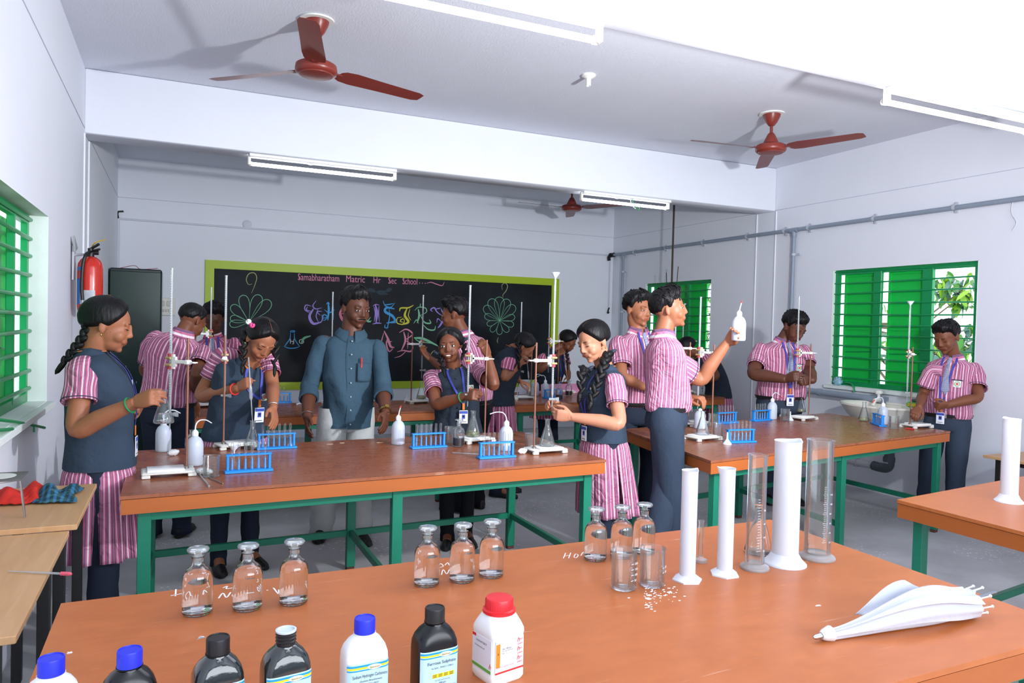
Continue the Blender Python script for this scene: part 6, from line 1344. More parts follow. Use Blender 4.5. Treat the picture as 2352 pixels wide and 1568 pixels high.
def dress(part, Lc):
    sp, g, kind, s, W_, Dp, spine, SH, ARM, LEG, hip, neck, root, bf, br, cf, rS, T, D, SPi = [Lc[k] for k in ('sp', 'g', 'kind', 's', 'W_', 'Dp', 'spine', 'SH', 'ARM', 'LEG', 'hip', 'neck', 'root', 'bf', 'br', 'cf', 'rS', 'T', 'D', 'SP')]
    P_ = PROF[kind]; tk = [q[0] for q in P_]; seed = g('seed', hip[0]*7); LT = Lc['LT']; nr = g('neckr', .050)*s
    def pr(t): return [np.interp(t, tk, [q[j] for q in P_]) for j in (1, 2, 3)]
    def cloth_ring(t, grow, n=56, e=2.3, a0=0.0, a1=2*PI, closed=True, amp=.0):
        hw, hd, fs = pr(t); hw, hd = hw*W_+grow, hd*Dp+grow; p, u, f_, r_ = spine(t)
        a = np.arange(n)*2*PI/n if closed else np.linspace(a0, a1, n); c, sn = np.cos(a), np.sin(a)
        v = p+f_*fs*s+(hw*np.sign(c)*np.abs(c)**(2/e))[:, None]*r_+(hd*np.sign(sn)*np.abs(sn)**(2/e))[:, None]*f_
        if amp: v = v+(v-p)*(fold_noise(v-hip, amp, 16, seed, (1, 1, .6))/.14)[:, None]
        return v
    def front(t, x, grow=.004):
        grow = grow+(.012 if kind == 'girl' else .008)*(1-.5*sm(.9, 1.0, t))
        hw, hd, fs = pr(t); hw, hd = hw*W_, hd*Dp; p, u, f_, r_ = spine(t); k = max(0, 1-abs(x/hw)**2.3)**(1/2.3); return p+r_*x+f_*(hd*k+fs*s+grow)
    def upv(t): return spine(t)[1]
    def torso(name, m, t0, t1, grow, amp, nt=26, hemf=None, uvw=.16):
        ts = np.linspace(t0, t1, nt); n = 56; rings = []; uv = []
        for t in ts:
            v = cloth_ring(t, grow*(1-.6*sm(.85, 1.0, t)), n, amp=amp*(1-.85*sm(.8, .95, t)))
            if hemf: v = v+hemf(t, np.arange(n)*2*PI/n)
            rings.append(v); uv.append([(PI*1.5*uvw+(j/n)*2*PI*uvw*s-0, t*LT) for j in range(n+1)])
        mb = MB(); mb.loft(np.array(rings), uv=uv, caps=False); o = part(name, mb, m, angle=180); return o
    def sleeve(k_, frac, m, r0, r1, cuffm=None, name='sleeve', puff=0.0):
        E_, Wr, hd, pn = ARM[k_]; S_ = SH[k_]; u = unit(E_-S_); LU = np.linalg.norm(E_-S_); side = rS*k_
        pth = [S_-side*.075*s-UPZ*.006*s, S_-side*.026*s-UPZ*.010*s, S_-side*.004*s+u*.022, S_+(E_-S_)*.3]
        if frac <= 1: pth += [S_+(E_-S_)*frac*.75, S_+(E_-S_)*frac]
        else: pth += [S_+(E_-S_)*.7, E_, E_+(Wr-E_)*(frac-1)*.5, E_+(Wr-E_)*(frac-1)]
        p = spline(pth, 5); k = len(p); rad = np.interp(np.linspace(0, 1, k), [0, .2, .4, .55, 1], [.040, .052, .060, r0, r1])*s*g('slk', 1.0)
        t = np.gradient(p, axis=0); t /= np.linalg.norm(t, axis=1)[:, None]; ref = unit(np.cross(u, CAMB)+1e-6); n = 28; a = np.arange(n)*2*PI/n; rings = []; uv = []; Ls = 0
        for i in range(k):
            ref = unit(ref-t[i]*(ref@t[i])); w_ = np.cross(t[i], ref); v = p[i]+rad[i]*(np.cos(a)[:, None]*ref*1.04+np.sin(a)[:, None]*w_*.96)
            v = v+(v-p[i])*(fold_noise(v-hip, .004, 26, seed+k_)/.06)[:, None]
            if i: Ls += np.linalg.norm(p[i]-p[i-1])
            rings.append(v); uv.append([(j/n*2*PI*.072, Ls) for j in range(n+1)])
        rings.append([p[-1]+(q-p[-1])*.90 for q in rings[-1]]); uv.append(uv[-1]); rings.append([p[-1]-t[-1]*.03+(q-p[-1])*.97 for q in rings[-1]]); uv.append(uv[-1])
        mb = MB(); mb.loft(np.array(rings), uv=uv, caps=False); o = part(name, mb, m, angle=180)
        if cuffm is not None:
            i = k-max(2, int(k*.09)); c = rings[i]; mb = MB(); pts = [q+(q-p[i])*.02 for q in c]; pts.append(pts[0]); mb.tube(pts, .0022*s, 6); part('cuff_piping', mb, cuffm, o)
        return o, p[-1], t[-1], rad[-1]
    def collar(m, gap=24, h=.04, flare=1.0):
        n = 36; a = np.radians(np.linspace(90+gap*.35, 450-gap*.35, n)); p, u, f_, r_ = spine(.985); rings = []; uv = []
        tilt = unit(T[:3, 3]-neck); u = unit(u*.7+tilt*.3)
        for (kr, h_) in ((1.16, .0), (1.13, h*.75), (1.16, h), (1.24, h*.95), (1.62*flare, .004), (1.66*flare, -.010)):
            x = nr*kr; row = []
            for q in a:
                fr = max(0, math.sin(q)); drop = (.028*fr**3 if kr > 1.5 else 0)*s; row.append(p+r_*x*math.cos(q)*1.04+f_*x*(math.sin(q)+.05)+u*(h_*s-.020*s*max(0, fr)-drop))
            rings.append(row); uv.append([(kr*.08+.02*i_/n, q_*.06) for i_, q_ in enumerate(a)])
        mb = MB(); mb.loft(np.array(rings), closed=False); o = part('collar', mb, m, angle=180)
        me = o.data; l = me.uv_layers.new(name='UVMap')
        for pl in me.polygons:
            for li in pl.loop_indices: vi = me.loops[li].vertex_index; l.data[li].uv = ((vi//n)*.012, (vi % n)*.01)
        return o
    def trousers(m, t0=.075, rh=.090, rk=.070, ra=.064, end=.0, wk=1.0):
        mb = MB(); n = 44; rings = []
        for t, hw, hd in ((t0, .150, .108), (t0-.04, .151, .110), (-.02, .156, .116), (-.10, .160, .120), (-.17, .158, .116), (-.22, .145, .100)):
            p, u, f_, r_ = spine(max(t, 0)); p = p+UPZ*min(t, 0)*LT; q = rrect(hw*W_*wk, hd*Dp*wk, 2.3, n); f2 = bf if t < .02 else f_; v = p+q[:, :1]*br+q[:, 1:2]*f2; rings.append(v+(v-p)*(fold_noise(v-hip, .003, 20, seed)/.15)[:, None])
        mb.loft(np.array(rings))
        for k_ in (1, -1):
            hj, kn, an, toe = LEG[k_]; low = an+np.array([0, 0, end-.052]); pth = spline([hj+UPZ*.07, hj-UPZ*.03, (hj+kn)/2, kn, (kn+low)/2, low], 6); k = len(pth)
            rad = np.interp(np.linspace(0, 1, k), [0, .2, .4, .6, .8, 1], [rh*.9, rh, rh*.92, rk, (rk+ra)/2, ra])*s*g('legk', 1.0); a = np.arange(28)*2*PI/28; rr = []
            for i in range(k):
                v = pth[i]+rad[i]*(np.cos(a)[:, None]*br*.94+np.sin(a)[:, None]*bf*1.08); nz = fold_noise(v-hip, .0058, 7.5, seed+3*k_, (1, 1, 1.2))+.004*np.sin(60*v[:, 2]+seed)*sm(.55, 1.0, i/k); rr.append(v+(v-pth[i])*(nz/.07)[:, None])
            rr.append([pth[-1]+(q-pth[-1])*.9 for q in rr[-1]]); rr.append([pth[-1]+UPZ*.05+(q-pth[-1])*1.0 for q in rr[-1]])
            mb.loft(np.array(rr), caps=False)
        return part('trousers', mb, m, angle=180)
    def shoes(m):
        for k_ in (1, -1):
            hj, kn, an, toe = LEG[k_]; sd = np.cross(toe, UPZ); b = np.array([an[0], an[1], 0]); mb = MB(); rr = []
            for x, w_, h in ((-.075, .018, .035), (-.068, .030, .065), (-.03, .036, .085), (.02, .037, .082), (.07, .042, .060), (.12, .045, .045), (.165, .038, .034), (.19, .020, .022)):
                q = [(math.cos(a), math.sin(a)) for a in np.arange(16)*2*PI/16]; rr.append([b+toe*x*s+sd*w_*s*(c*(.82 if sn > 0 else 1.0))+UPZ*(max(0.0, .012+(h*sn if sn > 0 else .012*sn))*s) for c, sn in q])
            mb.loft(np.array(rr)); o = part('shoe', mb, m, angle=60)
    def lanyard(tc, xs=.048, card=True, mt=None, tcard=None, side=0.0, cardm=None):
        up = []
        for sx in (-1, 1):
            pts = [front(1.0, sx*xs*.9, .012), front(.93, sx*xs, .012), front(.80, sx*xs*.8+side*.2, .010), front((.8+tc)/2, sx*xs*.5+side*.6, .009), front(tc, side+sx*.004, .010)]
            p = spline(pts, 6); mb = MB(); mb.ribbon(p, .014*s, cf+UPZ*.15, .001); o = part('lanyard', mb, m_lan, angle=180); up.append(o)
        bk = [front(1.0, -xs*.9, .012)]+[spine(1.0)[0]+rot_about(-spine(1.0)[2]*nr*1.25, spine(1.0)[1], q)+UPZ*.012 for q in (-1.1, -.5, 0, .5, 1.1)]+[front(1.0, xs*.9, .012)]
        mb = MB(); mb.tube(spline(bk, 4), .0075*s, 6, flat=.35); part('lanyard_neck', mb, m_lano, up[0])
        p0 = front(tc, side, .012); dn = unit(-UPZ*.8-upv(tc)*.2); X = unit(np.cross(cf, UPZ)); X = X-dn*(X@dn); N = np.cross(dn, X); N = N if N@cf > 0 else -N
        R = np.stack([unit(X), unit(N), -dn], 1); mb = MB(); mb.rbox(p0+dn*.022*s, (.016*s, .004, .045*s), .001, R=R); part('lanyard_clip', mb, m_lano, up[0])
        if card:
            c = p0+dn*.092*s+N*.004; mb = MB(); mb.rbox(c, (.058*s, .003, .088*s), .001, R=R); cd = part('id_card', mb, cardm or m_card, smooth=False)
            mb = MB(); mb.box(c+N*.0022+(-dn)*.031*s, (.054*s, .0008, .018*s), R=R); mb.box(c+N*.0022-dn*.002, (.022*s, .0008, .028*s), R=R); pb = part('card_print', mb, m_cardb, cd, smooth=False)
            mb = MB(); mb.ell(c+N*.003-dn*.004, (.006*s, .0012, .007*s), 8, 6, R=R); mb.box(c+N*.0028+dn*.032*s, (.036*s, .0006, .003), R=R); part('card_photo', mb, m_iris, cd, smooth=False)
    def badge(t, x, w=.048):
        c = front(t, x, .006); n = unit(front(t, x, .02)-c); u = unit(upv(t)-n*(upv(t)@n)); n2 = unit(n+rS*(x/.2)*.7); X = unit(np.cross(u, n2)); R = np.stack([X, n2, np.cross(X, n2)], 1); w *= s
        mb = MB(); mb.rbox(c, (w, .003, w), .0008, R=R); o = part('badge', mb, m_badge, smooth=False)
        Rr = np.stack([R[:, 0], R[:, 2], R[:, 1]], 1); mb = MB(); mb.lathe([(w*.40, 0), (w*.40, .0022), (w*.30, .0024), (w*.30, 0)], 24, c+n2*.001, R=Rr, caps=False); part('badge_ring', mb, m_badgeg, o)
        mb = MB(); mb.lathe([(w*.2, 0), (w*.19, .0026), (.0005, .0028)], 16, c+n2*.001, R=Rr); part('badge_centre', mb, m_badger, o)
    def tie(t1=.45):
        pts = [front(t, 0, .010) for t in np.linspace(.955, t1, 9)]; mb = MB(); n = cf; W2 = np.concatenate([[.030, .024], np.linspace(.026, .058, 6), [.004]])*s
        p = np.array(pts); t = np.gradient(p, axis=0); sd = np.cross(t, n); sd /= np.linalg.norm(sd, axis=1)[:, None]; a = p+sd*W2[:, None]/2; b = p-sd*W2[:, None]/2; L = np.linspace(0, .4, 9)
        ring = np.stack([a, (a+b)/2+n*.006, b, (a+b)/2-n*.001], 1); mb.loft(ring, uv=[[(0, l+.006*j) for j in range(5)] for l in L]); o = part('tie', mb, m_tie)
        c = front(.97, 0, .012); mb = MB(); mb.ell(c, (.015*s, .009, .015*s), 12, 8, R=np.stack([rS, fS_, upv(.97)], 1)); part('tie_knot', mb, m_tie, o)
    fS_ = spine(.93)[2]
    sleeve_m = sp.get('sleeve_mat', m_strh if kind == 'girl' and g('hs_sleeve') else m_str)
    if kind == 'girl':
        vm = g('vestm', m_vest); th = g('vhem', -.03); hemz = g('hem', .40)
        torso('vest', vm, th, .985, .014*s, .006, 30)
        def panel(lo, hi):
            rr = []; uv = []; n = 40; zt = hip[2]+th*LT+.06*s; zs = np.linspace(zt, hemz, 22)
            for z in zs:
                u = (zt-z)/(zt-hemz); gp = math.radians(0.4+3.4*sm(.3, 1, u)*g('slit', 1.0)); a = np.linspace(lo+gp, hi-gp, n); c, sn = np.cos(a), np.sin(a); ctr = hip+(np.array([hip[0], hip[1], 0])-hip)*0; ctr = np.array([hip[0], hip[1], z])+np.asarray(g('sway', (0, 0, 0)))*u
                tt = (z-hip[2])/LT
                if tt > 0: ctr = spine(tt)[0]; ctr = np.array([ctr[0], ctr[1], z])
                hw, hd = (.150+.020*sm(0, .22, u)+.036*u**.8*g('flare', 1.0))*W_, (.112+.020*sm(0, .22, u)+.042*u**.8*g('flare', 1.0))*Dp; hw = max(hw, 0)
                v = ctr+(hw*np.sign(c)*np.abs(c)**(2/2.2))[:, None]*br+(hd*np.sign(sn)*np.abs(sn)**(2/2.2))[:, None]*bf
                pl = (.010*np.sin(a*9+seed)+.006*np.sin(a*15+2*u+seed))*sm(.05, .9, u)*s; v = v+(v-ctr)*(pl/.15)[:, None]
                if g('hang') is not None: v = v+np.asarray(g('hang'))*u*u
                rr.append(v); uv.append([(q*.165, z) for q in a])
            mb = MB(); mb.loft(np.array(rr), closed=False); r = np.array(rr); k_, n_ = r.shape[:2]
            for i in range(k_-1):
                for j in range(n_-1): mb.uv[i*(n_-1)+j] = (uv[i][j], uv[i][j+1], uv[i+1][j+1], uv[i+1][j])
            o = part('kurta_panel', mb, g('kurtam', m_str), angle=180); md = o.modifiers.new('s', 'SOLIDIFY'); md.thickness = .002
        panel(0, PI); panel(PI, 2*PI)
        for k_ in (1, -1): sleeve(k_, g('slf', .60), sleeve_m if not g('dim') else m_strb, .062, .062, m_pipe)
        collar(vm, 30, .030)
        trousers(g('trm', m_navy), .05, .070, .056, .054, wk=.82)
        if g('buttons', 1):
            mb = MB()
            for t in (.86, .72, .58, .44): c = front(t, .0, .017); mb.ell(c, (.006, .003, .006), 8, 6, R=np.stack([rS, fS_, UPZ], 1))
            part('buttons', mb, vm)['kind'] = 'stuff'
        if g('card', 1): lanyard(g('tcard', .42), side=g('cside', 0.0))
        if g('badge', 1): badge(.70, -g('bside', 1)*.085)
        for bi, (pth, r, lob) in enumerate(g('braids', [])):
            P2 = [at(q[0], q[1], d=D+q[2]) for q in pth]; bo = part('braid', braid_shape(P2, r, lob), m_braid, angle=180)
            if g('bows', 1):
                c = np.array(P2[0 if g('bowtop', 1) else -1]); mb = MB()
                for q in (-1, 1): mb.ell(c+CAMR*q*.026+CAMB*.012+UPZ*.004, (.024, .008, .012), 10, 6, R=np.stack([unit(CAMR*q+UPZ*.4), CAMB, UPZ], 1)); mb.tube([c+CAMB*.012, c+CAMR*q*.02+CAMB*.014-UPZ*.055], [.008, .007], 6, flat=.3)
                mb.ell(c+CAMB*.012, (.012, .012, .012), 8, 6); part('hair_ribbon', mb, m_ribbon, bo)
        for sx in (-1, 1): mb = MB(); c = T[:3, :3] @ np.array([sx*.079, -.006, -.040])+T[:3, 3]; mb.ell(c, (.005, .005, .006), 10, 8); part('earring', mb, m_gold)
        if g('flower'):
            c = at(576, 744, d=D-.27)
            for nm, mt, off in (('white_flower', m_floww, -CAMR*.012+UPZ*.012), ('pink_flower', m_flowp, CAMR*.008-UPZ*.006)):
                mb = MB()
                for q in range(9): dd = unit(rng.normal(size=3)); mb.ell(c+off+dd*.010, (.011, .006, .010), 8, 6, R=basis(np.cross(dd, (.3, .2, .9)), dd, np.cross(dd, np.cross(dd, (.3, .2, .9)))))
                part(nm, mb, mt, angle=180)
        shoes(m_shoe)
    elif kind == 'boy':
        m = g('shirtm', m_str)
        torso('shirt', m, .02, .985, .010*s, .009, 34)
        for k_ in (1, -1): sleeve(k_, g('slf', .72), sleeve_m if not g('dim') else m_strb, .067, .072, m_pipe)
        collar(m, 26, .050); trousers(g('trm', m_trou), .075, g('rh', .090), g('rk', .074), g('ra', .070), g('trend', 0))
        mb = MB(); v = [cloth_ring(t, g_, 44) for t, g_ in ((.025, .012), (.03, .014), (.085, .012), (.088, .006))]; mb.loft(np.array(v), caps=False); be = part('belt', mb, m_belt)
        c = front(.055, 0, .016); mb = MB(); mb.rbox(c, (.040, .006, .032), .002, R=np.stack([br, bf, UPZ], 1)); part('buckle', mb, mat('steel', 'b8bcc2', .3, 1.0), be)
        if g('tie', 1): tie(g('tiet', .42))
        if g('lan', 1): lanyard(g('tcard', .36), card=g('card', 1), side=g('cside', 0.0))
        if g('badge', 0): badge(.60, -.085*g('bside', 1), .05)
        if g('badge', 0):
            a_ = [front(.66, -(x)*g('bside', 1), .006) for x in (.045, .085, .125)]; mb = MB(); mb.tube(a_, .0035, 6); part('pocket_trim', mb, m_pipe)
        if not g('barefoot'): shoes(m_shoe)
    else:
        def hemf(t, a): return np.outer(-.035*np.abs(np.cos(a))**2*0+.03*np.abs(np.cos(a))**3, UPZ)*sm(-.18, -.34, t)
        torso('shirt', m_linen, g('shem', -.34), .985, .010*s, .011, 40, hemf)
        for k_ in (1, -1):
            o, pe, te, re_ = sleeve(k_, 1.42, m_linen, .060, .054); mb = MB(); mb.tube([pe-te*.05, pe-te*.045, pe+te*.006, pe+te*.008], [re_*1.05, re_*1.14, re_*1.18, re_*1.0], 24, caps=False); part('rolled_cuff', mb, m_linen, o)
        collar(m_linen, 40, .036, 1.0); trousers(m_greyt, .0, .100, .082, .078)
        mb = MB()
        for t in (.90, .75, .59, .42, .25, .08, -.1): c = front(t, -.004, .016); mb.ell(c, (.0050, .003, .0050), 10, 6, R=np.stack([rS, fS_, UPZ], 1))
        part('buttons', mb, m_button)['kind'] = 'stuff'
        pts = [front(t, .018, .014) for t in np.linspace(.95, -.30, 14)]; mb = MB(); mb.ribbon(spline(pts, 3), .004, cf, .0015); part('placket', mb, m_linen)
        R = np.stack([rS, fS_, UPZ], 1); n = 6; mb = MB(); grid = [[front(.66-.22*i/n, -.045-.105*j/n, .016) for j in range(n+1)] for i in range(n+1)]; mb.loft(np.array(grid), closed=False); o = part('shirt_pocket', mb, m_linen, angle=180); md = o.modifiers.new('s', 'SOLIDIFY'); md.thickness = .004
        c = front(.67, -.068, .022); mb = MB(); mb.tube([c+UPZ*.028, c+UPZ*.024, c-UPZ*.035], [.0045, .0055, .0055], 10); mb.rbox(c+cf*.007+UPZ*.008, (.004, .003, .036), .001, R=R); part('red_pen', mb, m_redp)
        shoes(m_shoe)
    for w_ in g('wear', []):
        k_, what, pos = w_; E_, Wr, hd, pn = ARM[k_]; c = Wr+(E_-Wr)*pos; u = unit(E_-Wr); ref = unit(np.cross(u, UPZ+CAMB*.3)); w2 = np.cross(u, ref); a = np.arange(25)*2*PI/24; r_ = np.interp(pos, [0, .3], [.0275, .036])*s*g('armk', 1.0)
        if what == 'watch':
            mb = MB(); mb.tube([c-u*.008, c-u*.007, c+u*.007, c+u*.008], [r_, r_*1.12, r_*1.12, r_], 20, caps=False); o = part('watch', mb, m_gold); mb = MB(); d_ = unit(CAMB+CAMR*.4); d_ = unit(d_-u*(d_@u)); mb.tube([c+d_*r_*.95, c+d_*r_*1.3], .014, 16); part('watch_case', mb, m_gold, o)
        else:
            mm, rr_ = {'green': (mat('green_band', '1f7a4a', .6), .0042), 'red': (mat('red_band', 'c9352c', .6), .0048), 'steel': (mat('steel', 'b8bcc2', .3, 1.0), .0022)}[what]; mb = MB(); mb.tube([c+(ref*math.cos(q)+w2*math.sin(q))*r_*1.06 for q in a], rr_, 8); part('bracelet', mb, mm)

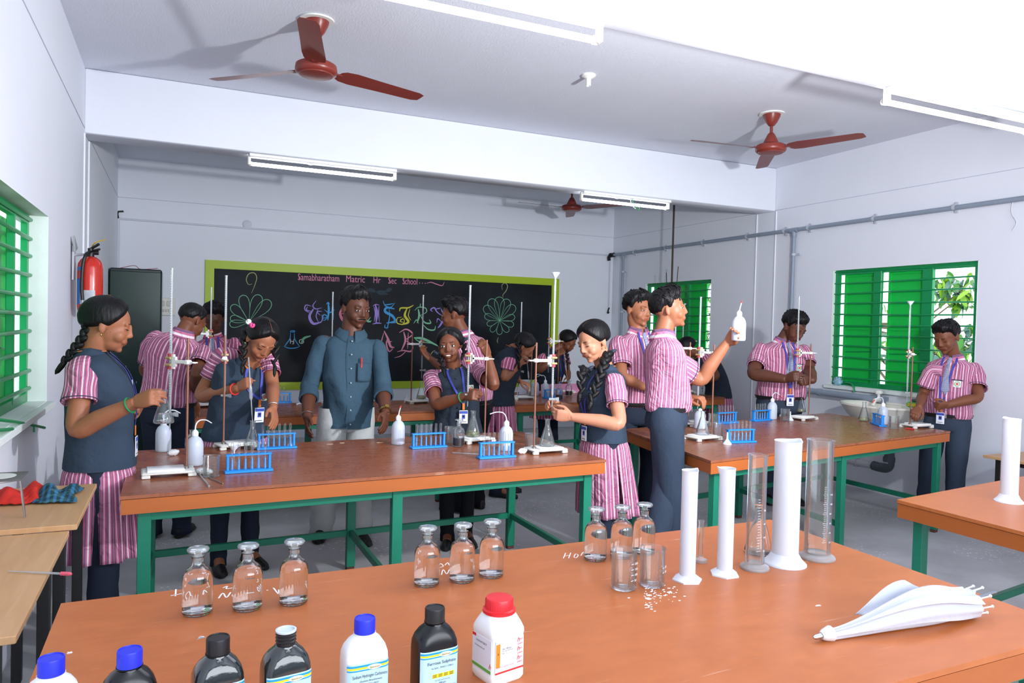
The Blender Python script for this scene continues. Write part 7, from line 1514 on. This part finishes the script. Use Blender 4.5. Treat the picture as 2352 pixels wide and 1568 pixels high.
def hold_bottle(L):
    pass
PEOPLE = [
 ('girl in slate vest with one long braid, holding a flask beside the left wall', 3.28, dict(kind='girl', skin=skin_mid, s=1.02, hip=(229, 1062), neck=(212, 812), head=(247, 748, 0), face=86, chest=80, hyaw=84, hpitch=14, hs=1.04, smile=.6, eyes=0, vox=.0038,
   vestm=m_vest, wide=.84, shw=.150, shR=(189, 838, -.10), armR=dict(e=(178, 985), w=(306, 927), h=(345, 913), palm=(0, -.5, -1), pose='pinch', fl=1.05, en=True, wn=True), armL=dict(e=(215, 970, .20), w=(286, 956, .14), h=(322, 946, .10), palm=(0, .6, .6), pose='hold'),
   hem=.40, wear=[(1, 'green', .06)], braids=[([(203, 738, -.02), (196, 766, -.05), (172, 800, -.06), (146, 834, -.06)], .027, 12)], bows=0, tcard=.34)),
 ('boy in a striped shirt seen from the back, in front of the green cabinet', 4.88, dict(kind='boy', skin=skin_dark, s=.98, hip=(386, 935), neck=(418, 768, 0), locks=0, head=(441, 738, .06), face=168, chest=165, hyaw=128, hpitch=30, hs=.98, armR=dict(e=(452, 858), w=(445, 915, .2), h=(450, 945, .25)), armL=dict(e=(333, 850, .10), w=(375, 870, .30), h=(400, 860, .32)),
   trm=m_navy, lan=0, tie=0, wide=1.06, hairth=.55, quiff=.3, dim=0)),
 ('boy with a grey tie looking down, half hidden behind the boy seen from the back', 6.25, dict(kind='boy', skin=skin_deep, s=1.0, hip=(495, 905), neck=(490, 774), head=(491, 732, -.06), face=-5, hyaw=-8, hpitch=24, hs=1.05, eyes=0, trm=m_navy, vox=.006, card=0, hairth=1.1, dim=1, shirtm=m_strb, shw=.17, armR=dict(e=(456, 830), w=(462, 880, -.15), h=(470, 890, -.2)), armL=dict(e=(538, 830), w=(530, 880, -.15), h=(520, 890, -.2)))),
 ('girl with two braids and a pink flower looking down into a flask with a pipette', 4.36, dict(kind='girl', skin=skin_mid, s=.98, hip=(540, 1000), neck=(576, 832, -.10), head=(600, 781, -.17), face=18, chest=24, hyaw=22, hpitch=42, hroll=-8, hs=1.0, smile=1.0, eyes=0, vox=.0042, wide=1.08, deep=1.0, hs_sleeve=1,
   shR=(512, 812, -.06), shL=(616, 822, -.02), armR=dict(e=(462, 908, -.08), w=(543, 893, -.24), h=(568, 877, -.28), palm=(.5, -.2, -.6), pose='fist'), armL=dict(e=(626, 885, -.10), w=(627, 934), h=(631, 962), palm=(-.8, 0, -.3), pose='relax', wn=True),
   hem=.42, wear=[(1, 'red', .05), (-1, 'steel', .0)], braids=[([(568, 752, -.15), (560, 782, -.19), (558, 812, -.22), (557, 838, -.24)], .026, 9), ([(628, 768, -.10), (633, 795, -.16), (632, 820, -.2), (631, 842, -.22)], .020, 8)], bows=0, tcard=.68, cside=-.05, bside=.95, flower=1)),
 ('man in a teal blue shirt and pale grey trousers standing behind the table', 4.86, dict(kind='man', skin=skin_deep, s=1.07, hip=(797, 948), neck=(807, 763), head=(817, 709, -.02), face=6, chest=2, hyaw=30, hpitch=12, hs=1.12, locks=30, eyes=.5, gaze=.25, vox=.0045, jawk=1.06, neckr=.058, moustache=1, brow=1.3, shw=.170, wide=.80, deep=.86, shem=-.16, hairth=.95, quiff=1.2,
   armR=dict(e=(711, 888), w=(706, 955), h=(706, 985), palm=(1, 0, -.4), pose='relax'), armL=dict(e=(879, 886), w=(885, 946), h=(884, 974), palm=(-1, 0, -.4), pose='relax'), armk=1.1, slk=.92, feet={1: (738, 1205), -1: (826, 1212)}, wear=[(-1, 'watch', .04), (1, 'steel', .03)])),
 ('boy in a striped shirt facing left, behind the smiling girl', 5.78, dict(kind='boy', skin=skin_dark, s=1.02, hip=(1088, 930), neck=(1066, 770), head=(1043, 724, 0), face=-125, chest=-130, hyaw=-100, hpitch=8, hs=1.05, eyes=.4, vox=.005, tie=0, lan=0, trm=m_blackt, hairth=1.15, armL=dict(e=(1040, 862, -.10), w=(992, 826, .05), h=(976, 812, .08), palm=(-.3, .8, 0), pose='hold'), armR=dict(e=(1090, 860, .25), w=(1045, 840, .4), h=(1030, 830, .42)))),
 ('smiling girl looking at the camera with both hands at the burette', 4.88, dict(kind='girl', skin=skin_dark, s=.96, hip=(1050, 992), neck=(1042, 846), head=(1034, 795, -.06), face=8, chest=4, hyaw=-10, hpitch=2, hroll=5, hs=1.0, smile=1.0, mouth=1, eyes=1.0, gaze=.2, vox=.0042, vestm=m_vestd, trm=m_blackt, hs_sleeve=1, shR=(990, 862, -.02), shL=(1098, 852, 0),
   armR=dict(e=(1002, 928), w=(1066, 911), h=(1086, 907), palm=(.2, -.4, -1), pose='pinch', en=True, wn=True), armL=dict(e=(1134, 884), w=(1121, 820, -.20), h=(1114, 799, -.24), palm=(-.6, .1, -.6), pose='pinch'),
   hem=.46, wear=[(1, 'green', .08)], braids=[([(1012, 812, -.08), (1014, 832, -.13), (1018, 848, -.15)], .020, 6), ([(1060, 780, -.02), (1066, 800, -.06), (1064, 812, -.09)], .022, 5)], bowtop=1, tcard=.50, cside=-.03, feet={1: (1028, 1222), -1: (1070, 1218)})),
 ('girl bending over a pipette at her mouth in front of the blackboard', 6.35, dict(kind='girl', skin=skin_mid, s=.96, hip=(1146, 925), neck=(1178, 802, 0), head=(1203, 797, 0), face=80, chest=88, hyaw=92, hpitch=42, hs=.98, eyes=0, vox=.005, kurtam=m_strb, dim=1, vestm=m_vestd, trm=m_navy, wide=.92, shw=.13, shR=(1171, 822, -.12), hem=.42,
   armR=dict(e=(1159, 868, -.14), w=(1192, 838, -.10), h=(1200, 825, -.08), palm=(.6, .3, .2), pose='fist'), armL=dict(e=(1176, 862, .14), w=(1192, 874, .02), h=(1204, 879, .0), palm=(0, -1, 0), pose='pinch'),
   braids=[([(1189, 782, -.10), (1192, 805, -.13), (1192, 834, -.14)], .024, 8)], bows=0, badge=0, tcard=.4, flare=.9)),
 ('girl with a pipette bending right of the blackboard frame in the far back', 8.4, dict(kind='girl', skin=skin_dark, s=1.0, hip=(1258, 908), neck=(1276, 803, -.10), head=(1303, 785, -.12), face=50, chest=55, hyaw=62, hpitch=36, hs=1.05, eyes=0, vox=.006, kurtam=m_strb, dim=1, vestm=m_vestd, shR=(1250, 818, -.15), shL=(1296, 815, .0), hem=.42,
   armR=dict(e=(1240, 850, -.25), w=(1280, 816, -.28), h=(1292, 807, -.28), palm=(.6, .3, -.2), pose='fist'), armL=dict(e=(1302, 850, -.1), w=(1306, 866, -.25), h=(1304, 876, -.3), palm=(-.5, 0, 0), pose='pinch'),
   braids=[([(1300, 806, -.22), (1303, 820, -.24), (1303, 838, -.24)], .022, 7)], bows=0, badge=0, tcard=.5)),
 ('girl with long braids in a slate vest turning the tap of the funnel-topped burette', 4.35, dict(kind='girl', skin=skin_fair, s=.97, hip=(1386, 1005), neck=(1388, 845, 0), head=(1363, 785, -.06), face=-62, chest=-58, hyaw=-46, hpitch=22, hroll=4, hs=1.02, eyes=0, vox=.0040, wide=.86, shw=.15, shL=(1412, 872, -.14),
   armL=dict(e=(1421, 972), w=(1312, 957), h=(1282, 953), palm=(0, .2, -1), pose='hold', fl=1.05, en=True, wn=True), armR=dict(e=(1345, 955, .22), w=(1288, 932, .10), h=(1260, 924, .06), palm=(.2, -.6, .6), pose='pinch'),
   hem=.37, flare=1.2, sway=(.04, .0, 0), braids=[([(1346, 846, -.10), (1337, 858, -.17), (1335, 882, -.19), (1332, 904, -.19)], .029, 7), ([(1397, 808, -.04), (1387, 838, -.13), (1372, 880, -.18), (1358, 922, -.20)], .033, 12)], bows=1, bowtop=1, tcard=.32, cside=-.02)),
 ('boy with a tie looking right, just behind the tall boy', 5.45, dict(kind='boy', skin=skin_mid, s=1.08, hip=(1463, 935), neck=(1466, 763), head=(1465, 712, -.02), face=30, chest=32, hyaw=48, hpitch=6, hs=1.08, eyes=.5, gaze=.2, vox=.0048, trm=m_navy, card=0, hairth=1.1, armR=dict(e=(1430, 866), w=(1478, 888, -.2), h=(1502, 888, -.22), palm=(0, -.5, -.5), pose='hold'), armL=dict(e=(1515, 860), w=(1520, 890, -.2), h=(1525, 890, -.25)))),
 ('tall boy in a striped shirt raising a white wash bottle in profile', 4.29, dict(kind='boy', skin=skin_mid, s=1.03, hip=(1531, 945), neck=(1522, 772), head=(1538, 712, 0), face=88, chest=100, hyaw=90, hpitch=-6, hs=.97, eyes=.55, vox=.0040, trm=m_trou, tie=0, lan=0, wide=.90, hairth=1.15, shw=.16, shR=(1517, 812, -.09), slf=.78, deep=1.0, shL=(1552, 815, .16),
   armR=dict(e=(1608, 872), w=(1671, 786), h=(1690, 764), palm=(-.2, .5, .9), pose='hold', en=False, wn=True, ts=1), armL=dict(e=(1566, 890, .22), w=(1578, 912, .08), h=(1598, 913, .04), palm=(0, -1, 0), pose='pinch'),
   feet={1: (-.06, .02, 0), -1: (.10, -.06, 0)}, ra=.072)),
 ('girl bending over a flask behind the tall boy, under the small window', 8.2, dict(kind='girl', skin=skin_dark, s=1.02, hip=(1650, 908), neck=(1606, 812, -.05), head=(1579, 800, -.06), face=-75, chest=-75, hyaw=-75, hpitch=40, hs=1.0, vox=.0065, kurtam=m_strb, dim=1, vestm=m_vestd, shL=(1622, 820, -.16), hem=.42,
   armL=dict(e=(1645, 864, -.20), w=(1604, 880, -.15), h=(1586, 876, -.12), palm=(0, 0, -1), pose='pinch'), armR=dict(e=(1600, 860, .1), w=(1585, 880, .0), h=(1574, 880, .0)), braids=[], bows=0, badge=0)),
 ('heavy-set boy with a tie looking down at a burette in front of the wall pipe', 6.4, dict(kind='boy', skin=skin_deep, s=1.10, hip=(1792, 918), neck=(1798, 784, -.02), head=(1823, 752, -.08), face=22, chest=28, hyaw=48, hpitch=34, hs=1.14, eyes=0, vox=.0048, trm=m_trou, tcard=.25, cside=-.01, badge=1, bside=1, wide=1.15, deep=1.15, armk=1.2, shw=.18, jawk=1.1, hairth=.9,
   armR=dict(e=(1731, 858), w=(1803, 870), h=(1824, 865), palm=(.2, -.3, -1), pose='pinch', wn=True), armL=dict(e=(1858, 850, -.12), w=(1866, 872, -.32), h=(1852, 874, -.36), palm=(-.3, -.2, -.8), pose='pinch'))),
 ('barefoot boy with a tie and badge looking down beside the right-hand window', 5.78, dict(kind='boy', skin=skin_dark, s=1.0, hip=(2177, 960), neck=(2190, 822), head=(2174, 775, -.06), face=-12, chest=-16, hyaw=-30, hpitch=26, hs=1.06, eyes=0, vox=.0045, trm=m_trou, badge=1, bside=.9, tcard=.22, cside=.02, barefoot=1, shw=.17, hairth=.9, ra=.074,
   shR=(2143, 848, -.02), shL=(2238, 845, -.02), armR=dict(e=(2120, 905, .02), w=(2112, 932, -.18), h=(2104, 946, -.22), palm=(.4, -.3, -.6), pose='hold'), armL=dict(e=(2246, 912), w=(2176, 930), h=(2156, 933), palm=(-.2, .4, -.6), pose='fist', wn=True), feet={1: (2122, 1165), -1: (2190, 1178)}, trend=.07)),
]
for lab, D, sp in PEOPLE: person(lab, D, sp)
# the wash bottle raised by the tall boy
c = at(1694, 752, d=4.15)
o = inst('wash_redstraight', 'white wash bottle with pink tip held up by the tall boy', c, 0, 'wash bottles'); R3 = Matrix(np.column_stack([CAMR, np.cross(unit(UPZ-CAMR*.10), CAMR), unit(UPZ-CAMR*.10)]).tolist())
o.rotation_euler = R3.to_euler(); o.location = Vector(c)-Vector(unit(UPZ-CAMR*.10)*.075)
# the flask held by the girl at the left
c = at(376, 972, d=3.37); inst('flask_water', 'conical flask of water held under the burette by the girl at the left', c, 0)
# pipettes in use
def pipette(label, a, b, ra=.0028):
    mb = MB(); a, b = np.array(a), np.array(b); m_ = a*.5+b*.5; pth = [a, a+(b-a)*.38, a+(b-a)*.42, a+(b-a)*.56, a+(b-a)*.60, b]; mb.tube(pth, [ra, ra, ra*2.6, ra*2.6, ra, ra*.6], 12); o = mb.build('pipette', m_bur, origin=m_); o.location = m_; tag(o, label, 'pipette', 'glass pipettes')
pipette('glass pipette in the fist of the girl with the pink flower', at(571, 820, d=3.99), at(581, 985, d=4.02), .0035)
pipette('glass pipette at the mouth of the girl bending before the blackboard', at(1210, 820, d=6.2), at(1217, 900, d=6.6))
pipette('glass pipette at the mouth of the girl in the far back', at(1296, 810, d=7.85), at(1304, 880, d=7.9))
